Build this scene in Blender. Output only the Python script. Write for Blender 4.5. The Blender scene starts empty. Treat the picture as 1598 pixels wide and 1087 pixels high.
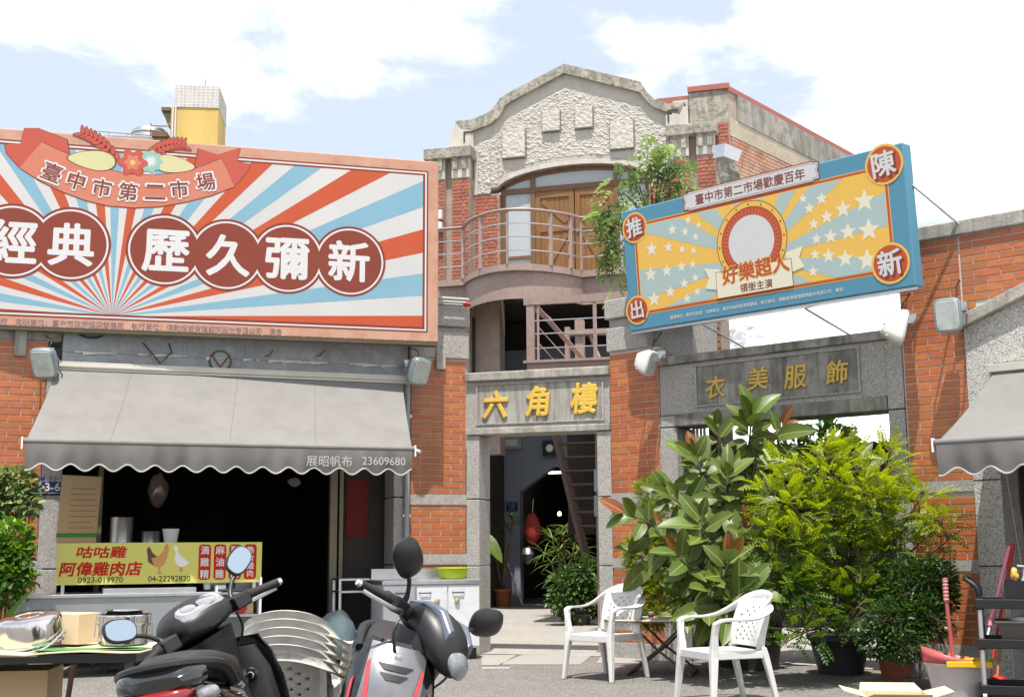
import bpy, bmesh, math, random
import numpy as np
from mathutils import Vector as V, Matrix, Euler
random.seed(11)
SC = bpy.context.scene
COL = SC.collection
R = math.radians
# ---------------------------------------------------------------- camera
CAM_H, PITCH, ROLL, FPX, PW, PH = 1.18, R(9.1), R(-.38), 1920.0, 1598.0, 1087.0
_F = V((0, math.cos(PITCH), math.sin(PITCH))); _R0 = V((1, 0, 0)); _U0 = _R0.cross(_F)
_R = math.cos(ROLL)*_R0 + math.sin(ROLL)*_U0
_U = -math.sin(ROLL)*_R0 + math.cos(ROLL)*_U0
cd = bpy.data.cameras.new('camera'); cam = bpy.data.objects.new('camera', cd); COL.objects.link(cam)
cam.matrix_world = Matrix(((_R.x, _U.x, -_F.x, 0), (_R.y, _U.y, -_F.y, 0), (_R.z, _U.z, -_F.z, CAM_H), (0, 0, 0, 1)))
cd.sensor_width = 36; cd.lens = FPX*36/PW; cd.clip_end = 900; cd.clip_start = .05
SC.camera = cam
# ---------------------------------------------------------------- sky, sun, exposure
SUN_EL, SUN_AZ = R(71), R(184)      # azimuth clockwise from +Y: the sun stands behind the camera
w = bpy.data.worlds.new('World'); SC.world = w; w.use_nodes = True
nt = w.node_tree; N = nt.nodes; L = nt.links
for n in list(N): N.remove(n)
out = N.new('ShaderNodeOutputWorld'); bg = N.new('ShaderNodeBackground'); bg.inputs['Strength'].default_value = .08
sky = N.new('ShaderNodeTexSky'); sky.sky_type = 'NISHITA'; sky.sun_disc = False
sky.sun_elevation = SUN_EL; sky.sun_rotation = SUN_AZ; sky.air_density = 1.0; sky.dust_density = 1.6; sky.ozone_density = 1.2
tc = N.new('ShaderNodeTexCoord')
sep = N.new('ShaderNodeSeparateXYZ'); L.new(tc.outputs['Generated'], sep.inputs[0])
def mth(op, a, b=None, c=None, clamp=False):
    m = N.new('ShaderNodeMath'); m.operation = op; m.use_clamp = clamp
    for i, v in enumerate((a, b, c)):
        if v is None: continue
        if isinstance(v, (int, float)): m.inputs[i].default_value = v
        else: L.new(v, m.inputs[i])
    return m.outputs[0]
zz = mth('ADD', mth('MAXIMUM', sep.outputs['Z'], 0.0), .22)
cv = N.new('ShaderNodeCombineXYZ'); L.new(mth('DIVIDE', sep.outputs['X'], zz), cv.inputs[0]); L.new(mth('DIVIDE', sep.outputs['Y'], zz), cv.inputs[1])
mp = N.new('ShaderNodeMapping'); mp.inputs['Location'].default_value = (3.1, 5.45, 1.7); L.new(cv.outputs[0], mp.inputs[0])
nz = N.new('ShaderNodeTexNoise'); nz.inputs['Scale'].default_value = 2.1; nz.inputs['Detail'].default_value = 9; nz.inputs['Roughness'].default_value = .56; nz.inputs['Distortion'].default_value = .25
L.new(mp.outputs[0], nz.inputs['Vector'])
# a cloud bank stands to the right, thinner cloud to the left
bias = mth('MULTIPLY', mth('SUBTRACT', mth('DIVIDE', sep.outputs['X'], mth('ADD', mth('ABSOLUTE', sep.outputs['Y']), .35)), .085), .62)
bias = mth('MINIMUM', mth('MAXIMUM', bias, -.015), .16)
cl = mth('ADD', nz.outputs[0], bias)
cr = N.new('ShaderNodeMapRange'); cr.interpolation_type = 'SMOOTHSTEP'; cr.inputs[1].default_value = .465; cr.inputs[2].default_value = .575; L.new(cl, cr.inputs[0])
haze_ = N.new('ShaderNodeMix'); haze_.data_type = 'RGBA'; haze_.inputs[0].default_value = .55
L.new(sky.outputs[0], haze_.inputs[6]); haze_.inputs[7].default_value = (8.0, 8.75, 10.0, 1)
mx = N.new('ShaderNodeMix'); mx.data_type = 'RGBA'; L.new(cr.outputs[0], mx.inputs[0]); L.new(haze_.outputs[2], mx.inputs[6]); mx.inputs[7].default_value = (9.6, 9.75, 10.1, 1)
L.new(mx.outputs[2], bg.inputs[0]); L.new(bg.outputs[0], out.inputs[0])
sd = bpy.data.lights.new('sun', 'SUN'); sd.energy = 4.2; sd.angle = R(.53); sd.color = (1, .955, .89)
sun = bpy.data.objects.new('sun', sd); COL.objects.link(sun)
sdir = V((math.sin(SUN_AZ)*math.cos(SUN_EL), math.cos(SUN_AZ)*math.cos(SUN_EL), math.sin(SUN_EL)))
sun.rotation_euler = sdir.to_track_quat('Z', 'Y').to_euler(); sun.location = sdir*40
SC.view_settings.view_transform = 'Standard'; SC.view_settings.look = 'None'; SC.view_settings.exposure = 0.85; SC.view_settings.gamma = 1
SC.view_settings.use_curve_mapping = False
SC.render.engine = 'CYCLES'; SC.cycles.max_bounces = 7; SC.cycles.use_denoising = True

# ---------------------------------------------------------------- helpers: measuring
def ray(px, py): return _F + _R*((px-PW/2)/FPX) - _U*((py-PH/2)/FPX)
def W(px, py, Y):
    d = ray(px, py); t = Y/d.y; return V((d.x*t, Y, CAM_H+d.z*t))
def G(px, py, z=0.0):
    d = ray(px, py); t = (z-CAM_H)/d.z; return V((d.x*t, d.y*t, z))
class Fr:
    """a wall plane: origin on the ground, x along the wall, y away from the viewer's side"""
    def __init__(s, o, ang): s.o = V((o[0], o[1], 0)); s.a = R(ang); s.d = V((math.cos(s.a), math.sin(s.a), 0)); s.n = V((-math.sin(s.a), math.cos(s.a), 0))
    def p(s, px, py, w=0.0):
        d = ray(px, py); q = s.o - s.n*w; t = s.n.dot(q-V((0, 0, CAM_H)))/s.n.dot(d)
        P = V((0, 0, CAM_H))+d*t; return ((P-s.o).dot(s.d), P.z)
    def u(s, px, py=850, w=0.0): return s.p(px, py, w)[0]
    def z(s, px, py, w=0.0): return s.p(px, py, w)[1]
    def world(s, u, w=0, z=0): return s.o + s.d*u - s.n*w + V((0, 0, z))
def at850(px, Y): d = ray(px, 850); return (d.x/d.y*Y, Y)
FB = Fr(at850(957, 13.46), -18)
_l = FB.u(727)
FA = Fr(FB.world(_l)[:2], 20)
FC = Fr(at850(957, 13.46), -41)
FT = Fr(at850(890, 23.0), -16)
FD = Fr(at850(684, 13.35), 15.5)
FE = Fr(at850(985, 13.0), -44.5)

# ---------------------------------------------------------------- helpers: objects
OFF = {}
def tag(o, label=None, cat=None, group=None, kind=None):
    if label: o['label'] = label
    if cat: o['category'] = cat
    if group: o['group'] = group
    if kind: o['kind'] = kind
    return o
def thing(name, label, cat, loc=(0, 0, 0), rz=0, group=None, kind=None):
    o = bpy.data.objects.new(name, None); COL.objects.link(o); o.location = loc; o.rotation_euler = (0, 0, rz)
    o.empty_display_size = .1
    tag(o, label, cat, group, kind); return o
def on(fr, name, label, cat, u=0, w=0, z=0, group=None, kind=None):
    o = thing(name, label, cat, fr.world(u, w, z), fr.a, group, kind); OFF[o.name] = V((u, -w, z)); return o
class MB:
    def __init__(s): s.v = []; s.f = []; s.m = []
    def add(s, v, f, m=0):
        n = len(s.v); s.v += [tuple(x) for x in v]; s.f += [tuple(i+n for i in q) for q in f]; s.m += [m]*len(f); return s
    def box(s, x0, x1, y0, y1, z0, z1, m=0):
        v = [(x, y, z) for z in (z0, z1) for y in (y0, y1) for x in (x0, x1)]
        return s.add(v, [(0, 2, 3, 1), (4, 5, 7, 6), (0, 1, 5, 4), (2, 6, 7, 3), (0, 4, 6, 2), (1, 3, 7, 5)], m)
    def prism(s, poly, y0, y1, m=0):     # poly in (x,z), any simple outline
        n = len(poly); v = [(x, y0, z) for x, z in poly]+[(x, y1, z) for x, z in poly]
        f = [tuple(range(n)), tuple(range(2*n-1, n-1, -1))]+[(i, i+n, (i+1) % n+n, (i+1) % n) for i in range(n)]
        return s.add(v, f, m)
    def flat(s, poly, y, m=0): return s.add([(x, y, z) for x, z in poly], [tuple(range(len(poly)))], m)
    def hexa(s, a, b, m=0):              # two quads of four points each, joined
        return s.add(list(a)+list(b), [(3, 2, 1, 0), (4, 5, 6, 7), (0, 1, 5, 4), (1, 2, 6, 5), (2, 3, 7, 6), (3, 0, 4, 7)], m)
    def tube(s, pts, r, n=8, m=0, closed=False, flatten=1.0, upv=None):
        pts = [V(p) for p in pts]; k = len(pts); rr = r if isinstance(r, (list, tuple)) else [r]*k
        v = []; f = []; prev = None
        for i, p in enumerate(pts):
            if closed: t = (pts[(i+1) % k]-pts[i-1]).normalized()
            else: t = (pts[min(i+1, k-1)]-pts[max(i-1, 0)]).normalized()
            if upv is not None: a = (V(upv)-t*V(upv).dot(t)).normalized()
            elif prev is None:
                a = V((0, 0, 1)) if abs(t.z) < .9 else V((1, 0, 0)); a = (a-t*a.dot(t)).normalized()
            else: a = (prev-t*prev.dot(t)).normalized()
            prev = a; b = t.cross(a)
            for j in range(n):
                th = 2*math.pi*j/n; v.append(p+a*math.cos(th)*rr[i]*flatten+b*math.sin(th)*rr[i])
        for i in range(k if closed else k-1):
            for j in range(n):
                a0 = i*n+j; a1 = i*n+(j+1) % n; b0 = ((i+1) % k)*n+j; b1 = ((i+1) % k)*n+(j+1) % n
                f.append((a0, a1, b1, b0))
        if not closed: f.append(tuple(range(n-1, -1, -1))); f.append(tuple((k-1)*n+j for j in range(n)))
        return s.add(v, f, m)
    def bar(s, a, b, r, n=8, m=0): return s.tube([a, b], r, n, m)
    def lathe(s, prof, c=(0, 0, 0), n=24, m=0, sx=1, sy=1, ax='z'):
        v = []; f = []; k = len(prof)
        for r, z in prof:
            for j in range(n):
                th = 2*math.pi*j/n; x, y = r*math.cos(th)*sx, r*math.sin(th)*sy
                v.append((c[0]+x, c[1]+y, c[2]+z) if ax == 'z' else ((c[0]+x, c[1]+z, c[2]+y) if ax == 'y' else (c[0]+z, c[1]+x, c[2]+y)))
        for i in range(k-1):
            for j in range(n):
                f.append((i*n+j, i*n+(j+1) % n, (i+1)*n+(j+1) % n, (i+1)*n+j))
        if prof[0][0] > 1e-6: f.append(tuple(range(n-1, -1, -1)))
        if prof[-1][0] > 1e-6: f.append(tuple((k-1)*n+j for j in range(n)))
        return s.add(v, f, m)
    def loft(s, secs, n=16, m=0, axis='y'):
        """secs: (pos, cx, cz, rx, rz, p) superellipse rings square to the y axis (or x)"""
        v = []; f = []; k = len(secs)
        for pos, cx, cz, rx, rz, p in secs:
            for j in range(n):
                th = 2*math.pi*j/n; c, q = math.cos(th), math.sin(th)
                x = cx+rx*math.copysign(abs(c)**(2/p), c); z = cz+rz*math.copysign(abs(q)**(2/p), q)
                v.append((x, pos, z) if axis == 'y' else ((pos, x, z) if axis == 'x' else (x, z, pos)))
        for i in range(k-1):
            for j in range(n): f.append((i*n+j, i*n+(j+1) % n, (i+1)*n+(j+1) % n, (i+1)*n+j))
        f.append(tuple(range(n-1, -1, -1))); f.append(tuple((k-1)*n+j for j in range(n)))
        return s.add(v, f, m)
    def build(s, name, mat, parent=None, smooth=False, bevel=0, sub=0, kind=None, label=None, fix=True):
        off = OFF.get(parent.name, V((0, 0, 0))) if parent is not None else V((0, 0, 0))
        me = bpy.data.meshes.new(name)
        me.from_pydata([(x-off.x, y-off.y, z-off.z) for x, y, z in s.v], [], s.f)
        mats = mat if isinstance(mat, (list, tuple)) else [mat]
        for q in mats: me.materials.append(q)
        if len(mats) > 1: me.polygons.foreach_set('material_index', s.m)
        if fix:
            bm = bmesh.new(); bm.from_mesh(me); bmesh.ops.recalc_face_normals(bm, faces=bm.faces); bm.to_mesh(me); bm.free()
        if smooth:
            me.polygons.foreach_set('use_smooth', [True]*len(me.polygons))
            try: me.set_sharp_from_angle(angle=R(42))
            except Exception: pass
        o = bpy.data.objects.new(name, me); COL.objects.link(o)
        if parent is not None: o.parent = parent
        if bevel:
            b = o.modifiers.new('bevel', 'BEVEL'); b.width = bevel; b.segments = 2; b.limit_method = 'ANGLE'; b.angle_limit = R(40)
        if sub:
            b = o.modifiers.new('sub', 'SUBSURF'); b.levels = sub; b.render_levels = sub
        if kind: o['kind'] = kind
        if label: o['label'] = label
        return o
def inst(me, name, parent=None, mw=None):
    o = bpy.data.objects.new(name, me); COL.objects.link(o)
    if parent is not None: o.parent = parent
    if mw is not None: o.matrix_local = mw
    return o
def copy_tree(o, parent=None):
    c = o.copy(); COL.objects.link(c)
    if parent is not None:
        c.parent = parent; c.matrix_parent_inverse = o.matrix_parent_inverse
    for ch in [x for x in CH.get(o.name, o.children)]: copy_tree(ch, c)
    return c
CH = {}
def spline(pts, n=6):
    P = [V(p) for p in pts]; P = [P[0]*2-P[1]]+P+[P[-1]*2-P[-2]]; out = []
    for i in range(1, len(P)-2):
        a, b, c, d = P[i-1:i+3]
        for k in range(n):
            t = k/n; out.append(.5*((2*b)+(c-a)*t+(2*a-5*b+4*c-d)*t*t+(3*b-a-3*c+d)*t**3))
    out.append(P[-2]); return out
# ---------------------------------------------------------------- helpers: materials
def M(name, col, rough=.6, metal=0, n=None, n2=None, b=None, rnd=0, coat=0, trans=0, emit=None, ior=1.5, streak=None, spk=None, attr=None, sss=0, two=None, alpha=1, bump2=None, spec=None):
    m = bpy.data.materials.new(name); m.use_nodes = True; t = m.node_tree; N = t.nodes; L = t.links
    bs = N['Principled BSDF']; bs.inputs['Roughness'].default_value = rough; bs.inputs['Metallic'].default_value = metal
    bs.inputs['Coat Weight'].default_value = coat; bs.inputs['Coat Roughness'].default_value = .08
    bs.inputs['Transmission Weight'].default_value = trans; bs.inputs['IOR'].default_value = ior
    if spec is not None: bs.inputs['Specular IOR Level'].default_value = spec
    if alpha < 1: bs.inputs['Alpha'].default_value = alpha
    geo = N.new('ShaderNodeNewGeometry')
    cur = N.new('ShaderNodeRGB').outputs[0]; cur.default_value = (*col, 1)
    def mix(fac, c2, mode='MIX'):
        nonlocal cur
        x = N.new('ShaderNodeMix'); x.data_type = 'RGBA'; x.blend_type = mode
        if isinstance(fac, (int, float)): x.inputs[0].default_value = fac
        else: L.new(fac, x.inputs[0])
        L.new(cur, x.inputs[6])
        if isinstance(c2, tuple): x.inputs[7].default_value = (*c2, 1)
        else: L.new(c2, x.inputs[7])
        cur = x.outputs[2]
    def noise(scale, vec=None, det=5, lo=.4, hi=.65, rg=.6):
        q = N.new('ShaderNodeTexNoise'); q.inputs['Scale'].default_value = scale; q.inputs['Detail'].default_value = det; q.inputs['Roughness'].default_value = rg
        L.new(vec or geo.outputs['Position'], q.inputs['Vector'])
        r = N.new('ShaderNodeMapRange'); r.inputs[1].default_value = lo; r.inputs[2].default_value = hi; L.new(q.outputs[0], r.inputs[0]); return r.outputs[0]
    def mul(a, k):
        q = N.new('ShaderNodeMath'); q.operation = 'MULTIPLY'; L.new(a, q.inputs[0]); q.inputs[1].default_value = k; return q.outputs[0]
    if attr:    # per-leaf tone: (attribute, colour it runs to)
        a = N.new('ShaderNodeAttribute'); a.attribute_name = attr[0]; mix(a.outputs['Fac'], attr[1])
    if two:     # back face colour
        mix(geo.outputs['Backfacing'], two)
    if rnd:
        oi = N.new('ShaderNodeObjectInfo'); r = N.new('ShaderNodeMapRange'); L.new(oi.outputs['Random'], r.inputs[0]); r.inputs[3].default_value = 1-rnd; r.inputs[4].default_value = 1+rnd*.6
        h = N.new('ShaderNodeHueSaturation'); L.new(r.outputs[0], h.inputs['Value']); L.new(cur, h.inputs['Color'])
        r2 = N.new('ShaderNodeMapRange'); q = N.new('ShaderNodeMath'); q.operation = 'FRACT'; L.new(mul(oi.outputs['Random'], 37.7), q.inputs[0]); L.new(q.outputs[0], r2.inputs[0])
        r2.inputs[3].default_value = .5-rnd*.04; r2.inputs[4].default_value = .5+rnd*.05; L.new(r2.outputs[0], h.inputs['Hue']); cur = h.outputs[0]
    if n: mix(mul(noise(n[0]), n[1]), n[2])
    if n2: mix(mul(noise(n2[0], det=8, lo=.48, hi=.62), n2[1]), n2[2])
    if streak:   # rain streaks running down: (scale, amount, colour)
        mp = N.new('ShaderNodeMapping'); mp.inputs['Scale'].default_value = (1, 1, .08); L.new(geo.outputs['Position'], mp.inputs[0])
        mix(mul(noise(streak[0], mp.outputs[0], lo=.46, hi=.66), streak[1]), streak[2])
    if spk:      # aggregate speckle: (scale, dark, light)
        vo = N.new('ShaderNodeTexVoronoi'); vo.inputs['Scale'].default_value = spk[0]; L.new(geo.outputs['Position'], vo.inputs['Vector'])
        sx = N.new('ShaderNodeSeparateColor'); L.new(vo.outputs['Color'], sx.inputs[0])
        r = N.new('ShaderNodeMapRange'); L.new(sx.outputs[0], r.inputs[0]); r.inputs[1].default_value = .78; r.inputs[2].default_value = .82; mix(mul(r.outputs[0], .8), spk[1])
        r = N.new('ShaderNodeMapRange'); L.new(sx.outputs[1], r.inputs[0]); r.inputs[1].default_value = .72; r.inputs[2].default_value = .76; mix(mul(r.outputs[0], .8), spk[2])
    L.new(cur, bs.inputs['Base Color'])
    if emit: bs.inputs['Emission Color'].default_value = (*emit[0], 1); bs.inputs['Emission Strength'].default_value = emit[1]
    if b:
        q = N.new('ShaderNodeTexNoise'); q.inputs['Scale'].default_value = b[0]; q.inputs['Detail'].default_value = 6; L.new(geo.outputs['Position'], q.inputs['Vector'])
        bp = N.new('ShaderNodeBump'); bp.inputs['Strength'].default_value = b[1]; bp.inputs['Distance'].default_value = b[2] if len(b) > 2 else .01; L.new(q.outputs[0], bp.inputs['Height']); L.new(bp.outputs[0], bs.inputs['Normal'])
    if sss:
        tr = N.new('ShaderNodeBsdfTranslucent'); L.new(cur, tr.inputs[0]); ms = N.new('ShaderNodeMixShader'); ms.inputs[0].default_value = sss
        hs = N.new('ShaderNodeHueSaturation'); hs.inputs['Value'].default_value = 1.5; hs.inputs['Saturation'].default_value = 1.1; L.new(cur, hs.inputs['Color']); L.new(hs.outputs[0], tr.inputs[0])
        L.new(bs.outputs[0], ms.inputs[1]); L.new(tr.outputs[0], ms.inputs[2]); L.new(ms.outputs[0], N['Material Output'].inputs[0])
    return m
def srgb(r, g, b):     # print inks, taken down from the sunlit value
    f = lambda c: (c/255/12.92 if c/255 <= .04045 else ((c/255+.055)/1.055)**2.4)
    k = .66; return (f(r)*k, f(g)*k, f(b)*k)
m_tile = M('brick_tile', (.46, .138, .042), .5, n=(1.6, .55, (.36, .10, .035)), n2=(14, .35, (.27, .08, .035)), streak=(2.6, .4, (.24, .085, .04)), b=(90, .25, .004), rnd=.17)
m_mortar = M('mortar', (.54, .49, .43), .9, n=(8, .5, (.40, .355, .31)), b=(60, .4))
m_oldbrick = M('old_brick', (.36, .105, .06), .8, n=(2.2, .5, (.25, .085, .055)), n2=(18, .35, (.42, .2, .13)), b=(50, .6, .008), rnd=.28)
m_oldmortar = M('old_mortar', (.36, .29, .24), .95, n=(5, .6, (.24, .18, .15)), b=(40, .6))
m_stone = M('washed_stone', (.34, .32, .295), .8, n=(3, .45, (.26, .245, .225)), spk=(150, (.15, .14, .13), (.48, .46, .43)), streak=(4, .35, (.22, .205, .185)), b=(140, .5, .006))
m_beam = M('weathered_cement', (.40, .375, .33), .88, n=(3.5, .7, (.25, .235, .205)), n2=(9, .4, (.16, .15, .13)), streak=(9, .7, (.16, .15, .13)), b=(45, .45, .008))
m_beamdark = M('stained_cement', (.33, .31, .27), .9, n=(3, .8, (.17, .16, .14)), n2=(7, .55, (.09, .085, .075)), streak=(10, .9, (.10, .095, .08)), b=(45, .45, .008))
m_panelc = M('stained_panel', (.34, .325, .285), .85, n=(3, .5, (.24, .225, .2)), streak=(12, .85, (.14, .13, .11)), n2=(5, .35, (.42, .43, .42)), b=(50, .3, .005))
m_gable = M('roughcast_stucco', (.47, .445, .395), .9, n=(2, .4, (.44, .41, .36)), n2=(6, .25, (.28, .26, .22)), b=(60, .4, .01))
m_gablesmooth = M('smooth_stucco', (.52, .49, .43), .9, n=(3, .5, (.38, .355, .31)), streak=(8, .35, (.28, .26, .22)), b=(40, .3, .01))
m_cornice = M('mossy_cement', (.40, .37, .305), .9, n=(3, .8, (.23, .21, .17)), n2=(12, .7, (.12, .115, .09)), streak=(7, .6, (.17, .16, .13)), b=(30, .6, .015))
m_seam = M('dark_joint', (.05, .045, .04), .9)
m_gold = M('gold_paint', (.78, .50, .075), .32, .55, n=(30, .3, (.62, .38, .06)), coat=.3)
m_golddull = M('dull_gold_paint', (.58, .38, .08), .45, .4, n=(20, .5, (.36, .24, .06)))
m_awning = M('grey_awning', (.205, .197, .187), .9, n=(1.6, .35, (.168, .16, .15)), n2=(5, .2, (.135, .126, .117)), streak=(2.5, .3, (.14, .133, .122)), b=(350, .2, .002), sss=.08)
m_white = M('white_paint', (.78, .78, .77), .5, n=(6, .2, (.62, .61, .58)))
m_trim = M('white_trim', (.62, .61, .59), .7)
m_print_grey = M('faded_white_print', (.40, .39, .375), .8)
m_plastic = M('white_plastic', (.60, .595, .58), .35, n=(5, .3, (.52, .505, .47)), n2=(22, .25, (.40, .37, .32)))
m_plasticold = M('aged_white_plastic', (.52, .505, .46), .38, n=(5, .4, (.55, .53, .48)), n2=(16, .45, (.33, .32, .29)))
m_steel = M('brushed_steel', (.55, .56, .57), .3, .9, n=(10, .4, (.40, .40, .41)), b=(200, .05))
m_polish = M('polished_steel', (.72, .70, .68), .13, 1, n=(14, .3, (.5, .48, .45)), b=(25, .06, .01))
m_galv = M('painted_sheet', (.30, .325, .345), .55, .1, n=(2.5, .6, (.22, .235, .25)), n2=(7, .45, (.44, .46, .47)), streak=(5, .35, (.18, .18, .18)), b=(4, .3, .02))
m_alum = M('cream_rail', (.50, .49, .43), .5, .2, n=(4, .4, (.36, .34, .29)))
m_black = M('black_plastic', (.012, .012, .013), .42, b=(300, .1, .002))
m_gloss = M('black_gloss', (.006, .006, .007), .12, coat=1)
m_rubber = M('rubber', (.012, .012, .012), .75)
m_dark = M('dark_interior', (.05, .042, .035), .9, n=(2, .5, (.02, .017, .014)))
m_pink = M('mauve_steel', (.30, .215, .185), .5, n=(4, .3, (.24, .17, .145)), n2=(14, .35, (.17, .11, .08)))
m_wood = M('varnished_wood', (.215, .10, .025), .5, n=(2, .5, (.14, .062, .018)), streak=(22, .5, (.11, .05, .016)), b=(30, .2))
m_woodred = M('reddish_wood', (.17, .065, .02), .5, streak=(24, .6, (.09, .035, .013)))
m_frame = M('brown_frame', (.15, .075, .03), .5, streak=(20, .4, (.08, .04, .018)))
m_frost = M('frosted_glass', (.38, .425, .435), .35, n=(2.5, .35, (.28, .32, .33)), coat=.3)
m_conc = M('concrete_paving', (.30, .278, .25), .9, n=(.9, .6, (.235, .215, .19)), n2=(5, .35, (.17, .155, .14)), spk=(90, (.20, .18, .16), (.36, .34, .31)), b=(60, .35, .006))
m_conc2 = M('light_slab', (.27, .25, .225), .9, n=(3, .5, (.31, .285, .26)), b=(60, .3, .006))
m_asph = M('pale_asphalt', (.12, .111, .10), .9, n=(.7, .7, (.10, .092, .083)), n2=(2.2, .4, (.18, .167, .15)), spk=(120, (.08, .075, .07), (.30, .28, .26)), b=(120, .5, .006))
m_card = M('cardboard', (.50, .36, .20), .9, n=(4, .3, (.42, .29, .15)), b=(150, .1))
m_cardlight = M('pale_cardboard', (.60, .49, .32), .9, n=(4, .3, (.52, .40, .24)))
m_green = M('green_print', (.05, .23, .05), .7)
m_redp = M('red_print', srgb(205, 45, 30), .6)
m_redc = M('red_coping', (.33, .095, .07), .6, n=(3, .4, (.25, .08, .06)))
m_glasscl = M('clear_glass', (.9, .92, .93), .06, trans=.9)
m_mirror = M('mirror_glass', (.42, .50, .60), .03, 1)
m_terra = M('terracotta', (.36, .11, .05), .8, n=(6, .5, (.26, .08, .04)))
m_potblack = M('black_pot', (.018, .018, .02), .55, n=(6, .4, (.035, .033, .03)))
m_soil = M('soil', (.035, .024, .016), 1, b=(60, .8))
m_bark = M('bark', (.16, .115, .08), .9, n=(20, .5, (.09, .065, .045)), b=(60, .5))
m_grey = M('grey_plastic', (.30, .31, .32), .5)
m_lampgrey = M('lamp_housing', (.27, .33, .36), .45, .3, n=(9, .4, (.19, .23, .25)))
m_lampwhite = M('white_lamp_housing', (.70, .69, .66), .45, n=(9, .35, (.56, .54, .50)))
# tile walls: every tile a part of its own
_TM = {}
def tile_mesh(wd, ht, th, mat, nm='brick'):
    k = (round(wd, 2), ht, th, mat.name)
    if k not in _TM:
        b = MB(); e = .003; w2, h2 = k[0]/2, ht/2
        v = [(-w2, 0, -h2), (w2, 0, -h2), (w2, 0, h2), (-w2, 0, h2), (-w2+e, -th, -h2+e), (w2-e, -th, -h2+e), (w2-e, -th, h2-e), (-w2+e, -th, h2-e)]
        me = bpy.data.meshes.new(nm); me.from_pydata(v, [], [(4, 5, 6, 7), (0, 1, 5, 4), (1, 2, 6, 5), (2, 3, 7, 6), (3, 0, 4, 7)]); me.materials.append(mat); _TM[k] = me
    return _TM[k]
def tiles(parent, u0, u1, z0, z1, w=0.0, px=.236, pz=.069, gap=.009, th=None, mat=None, keep=None, limit=300, seed=0, name='brick', header=False):
    """brick courses between u0..u1, z0..z1 on the face standing w in front of the wall plane"""
    th = th or (.005 if mat is None else .012); mat = mat or m_tile; off = OFF.get(parent.name, V((0, 0, 0))); rn = random.Random(seed+int(abs(u0)*100)); row = 0; z = z0; rows = []
    while z+pz*.6 <= z1+1e-6:
        h = min(pz, z1-z)-gap; x = u0-(px*.5 if row % 2 else 0); step = px
        if header and row % 2: step = px*.5; x = u0-step*.5
        while x < u1-.012:
            a, b = max(x, u0), min(x+step, u1)
            if b-a > .035 and (keep is None or keep((a+b)/2, z+h/2)): rows.append(((a+b)/2, z+h/2, b-a-gap, h))
            x += step
        z += pz; row += 1
    rows_in = rows[:]; rn.shuffle(rows_in) if False else None
    extra = MB()
    for i, (x, zc, wd, h) in enumerate(rows_in):
        pr = w+rn.uniform(-.0015, .0015)
        if i < limit:
            me = tile_mesh(wd, round(h, 3), th, mat); o = bpy.data.objects.new(name, me); COL.objects.link(o); o.parent = parent
            o.location = (x-off.x, -pr-off.y, zc-off.z); o.rotation_euler = (rn.uniform(-.012, .012), rn.uniform(-.004, .004), 0)
        else: extra.box(x-wd/2, x+wd/2, -pr-th, -pr, zc-h/2, zc+h/2)
    if extra.v: extra.build('brick', mat, parent, kind='stuff')
# text, printed flat or raised
def txt(s, parent, u, z, w, mat, h=None, wd=None, bold=0.0, ext=0.0, rot=0, name='lettering', bev=0, squash=1.0, shear=0):
    if parent.get('category') == 'billboard': w *= .32
    cu = bpy.data.curves.new('t', 'FONT'); cu.body = s; cu.size = 1; cu.resolution_u = 3
    cu.offset = 0
    if shear: cu.shear = shear
    if bev: cu.extrude = ext; cu.bevel_depth = bev; cu.bevel_resolution = 1
    elif ext: cu.extrude = .02
    ob = bpy.data.objects.new('t', cu); COL.objects.link(ob)
    dg = bpy.context.evaluated_depsgraph_get(); dg.update(); me = bpy.data.meshes.new_from_object(ob.evaluated_get(dg)); COL.objects.unlink(ob); bpy.data.objects.remove(ob)
    n = len(me.vertices); co = np.empty(n*3, np.float32); me.vertices.foreach_get('co', co); co = co.reshape(-1, 3)
    lo, hi = co.min(0), co.max(0); c = (lo+hi)/2; sz = hi-lo
    k = (h/sz[1]) if h else wd/sz[0]
    x = (co[:, 0]-c[0])*k; y = (co[:, 1]-c[1])*k*squash; d = co[:, 2]
    if wd and h: x = (co[:, 0]-c[0])*wd/sz[0]
    if ext and not bev: d = d/.02*ext/2
    elif bev: d = d*k
    else: d = d*0
    rest = bold; off = OFF.get(parent.name, V((0, 0, 0))); ca, sa = math.cos(rot), math.sin(rot); sh = [(0, 0)]
    if rest > .001:      # heavier strokes: the glyph printed again slightly shifted all round
        em = sz[1] if len(s) == 1 else 1.0
        sh += [(rest*k*math.cos(q*math.pi/4), rest*k*math.sin(q*math.pi/4)) for q in range(8)]
    F = [list(p.vertices) for p in me.polygons]; vs = []; fs = []
    for q, (sx, sy) in enumerate(sh):
        X = (x+sx)*ca-(y+sy)*sa; Y = (x+sx)*sa+(y+sy)*ca
        vs.append(np.stack([X+u-off.x, -d-w-off.y-.00008*q, Y+z-off.z], 1)); fs += [[i+n*q for i in f] for f in F]
    m2 = bpy.data.meshes.new(name); m2.from_pydata(np.concatenate(vs).tolist(), [], fs); m2.materials.append(mat); bpy.data.meshes.remove(me)
    o = bpy.data.objects.new(name, m2); COL.objects.link(o); o.parent = parent; return o
def clip(poly, a, b, c):   # keep a*x+b*z<=c
    out = []
    for i in range(len(poly)):
        p, q = poly[i], poly[(i+1) % len(poly)]; dp, dq = a*p[0]+b*p[1]-c, a*q[0]+b*q[1]-c
        if dp <= 0: out.append(p)
        if (dp < 0 < dq) or (dq < 0 < dp): t = dp/(dp-dq); out.append((p[0]+(q[0]-p[0])*t, p[1]+(q[1]-p[1])*t))
    return out
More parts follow.
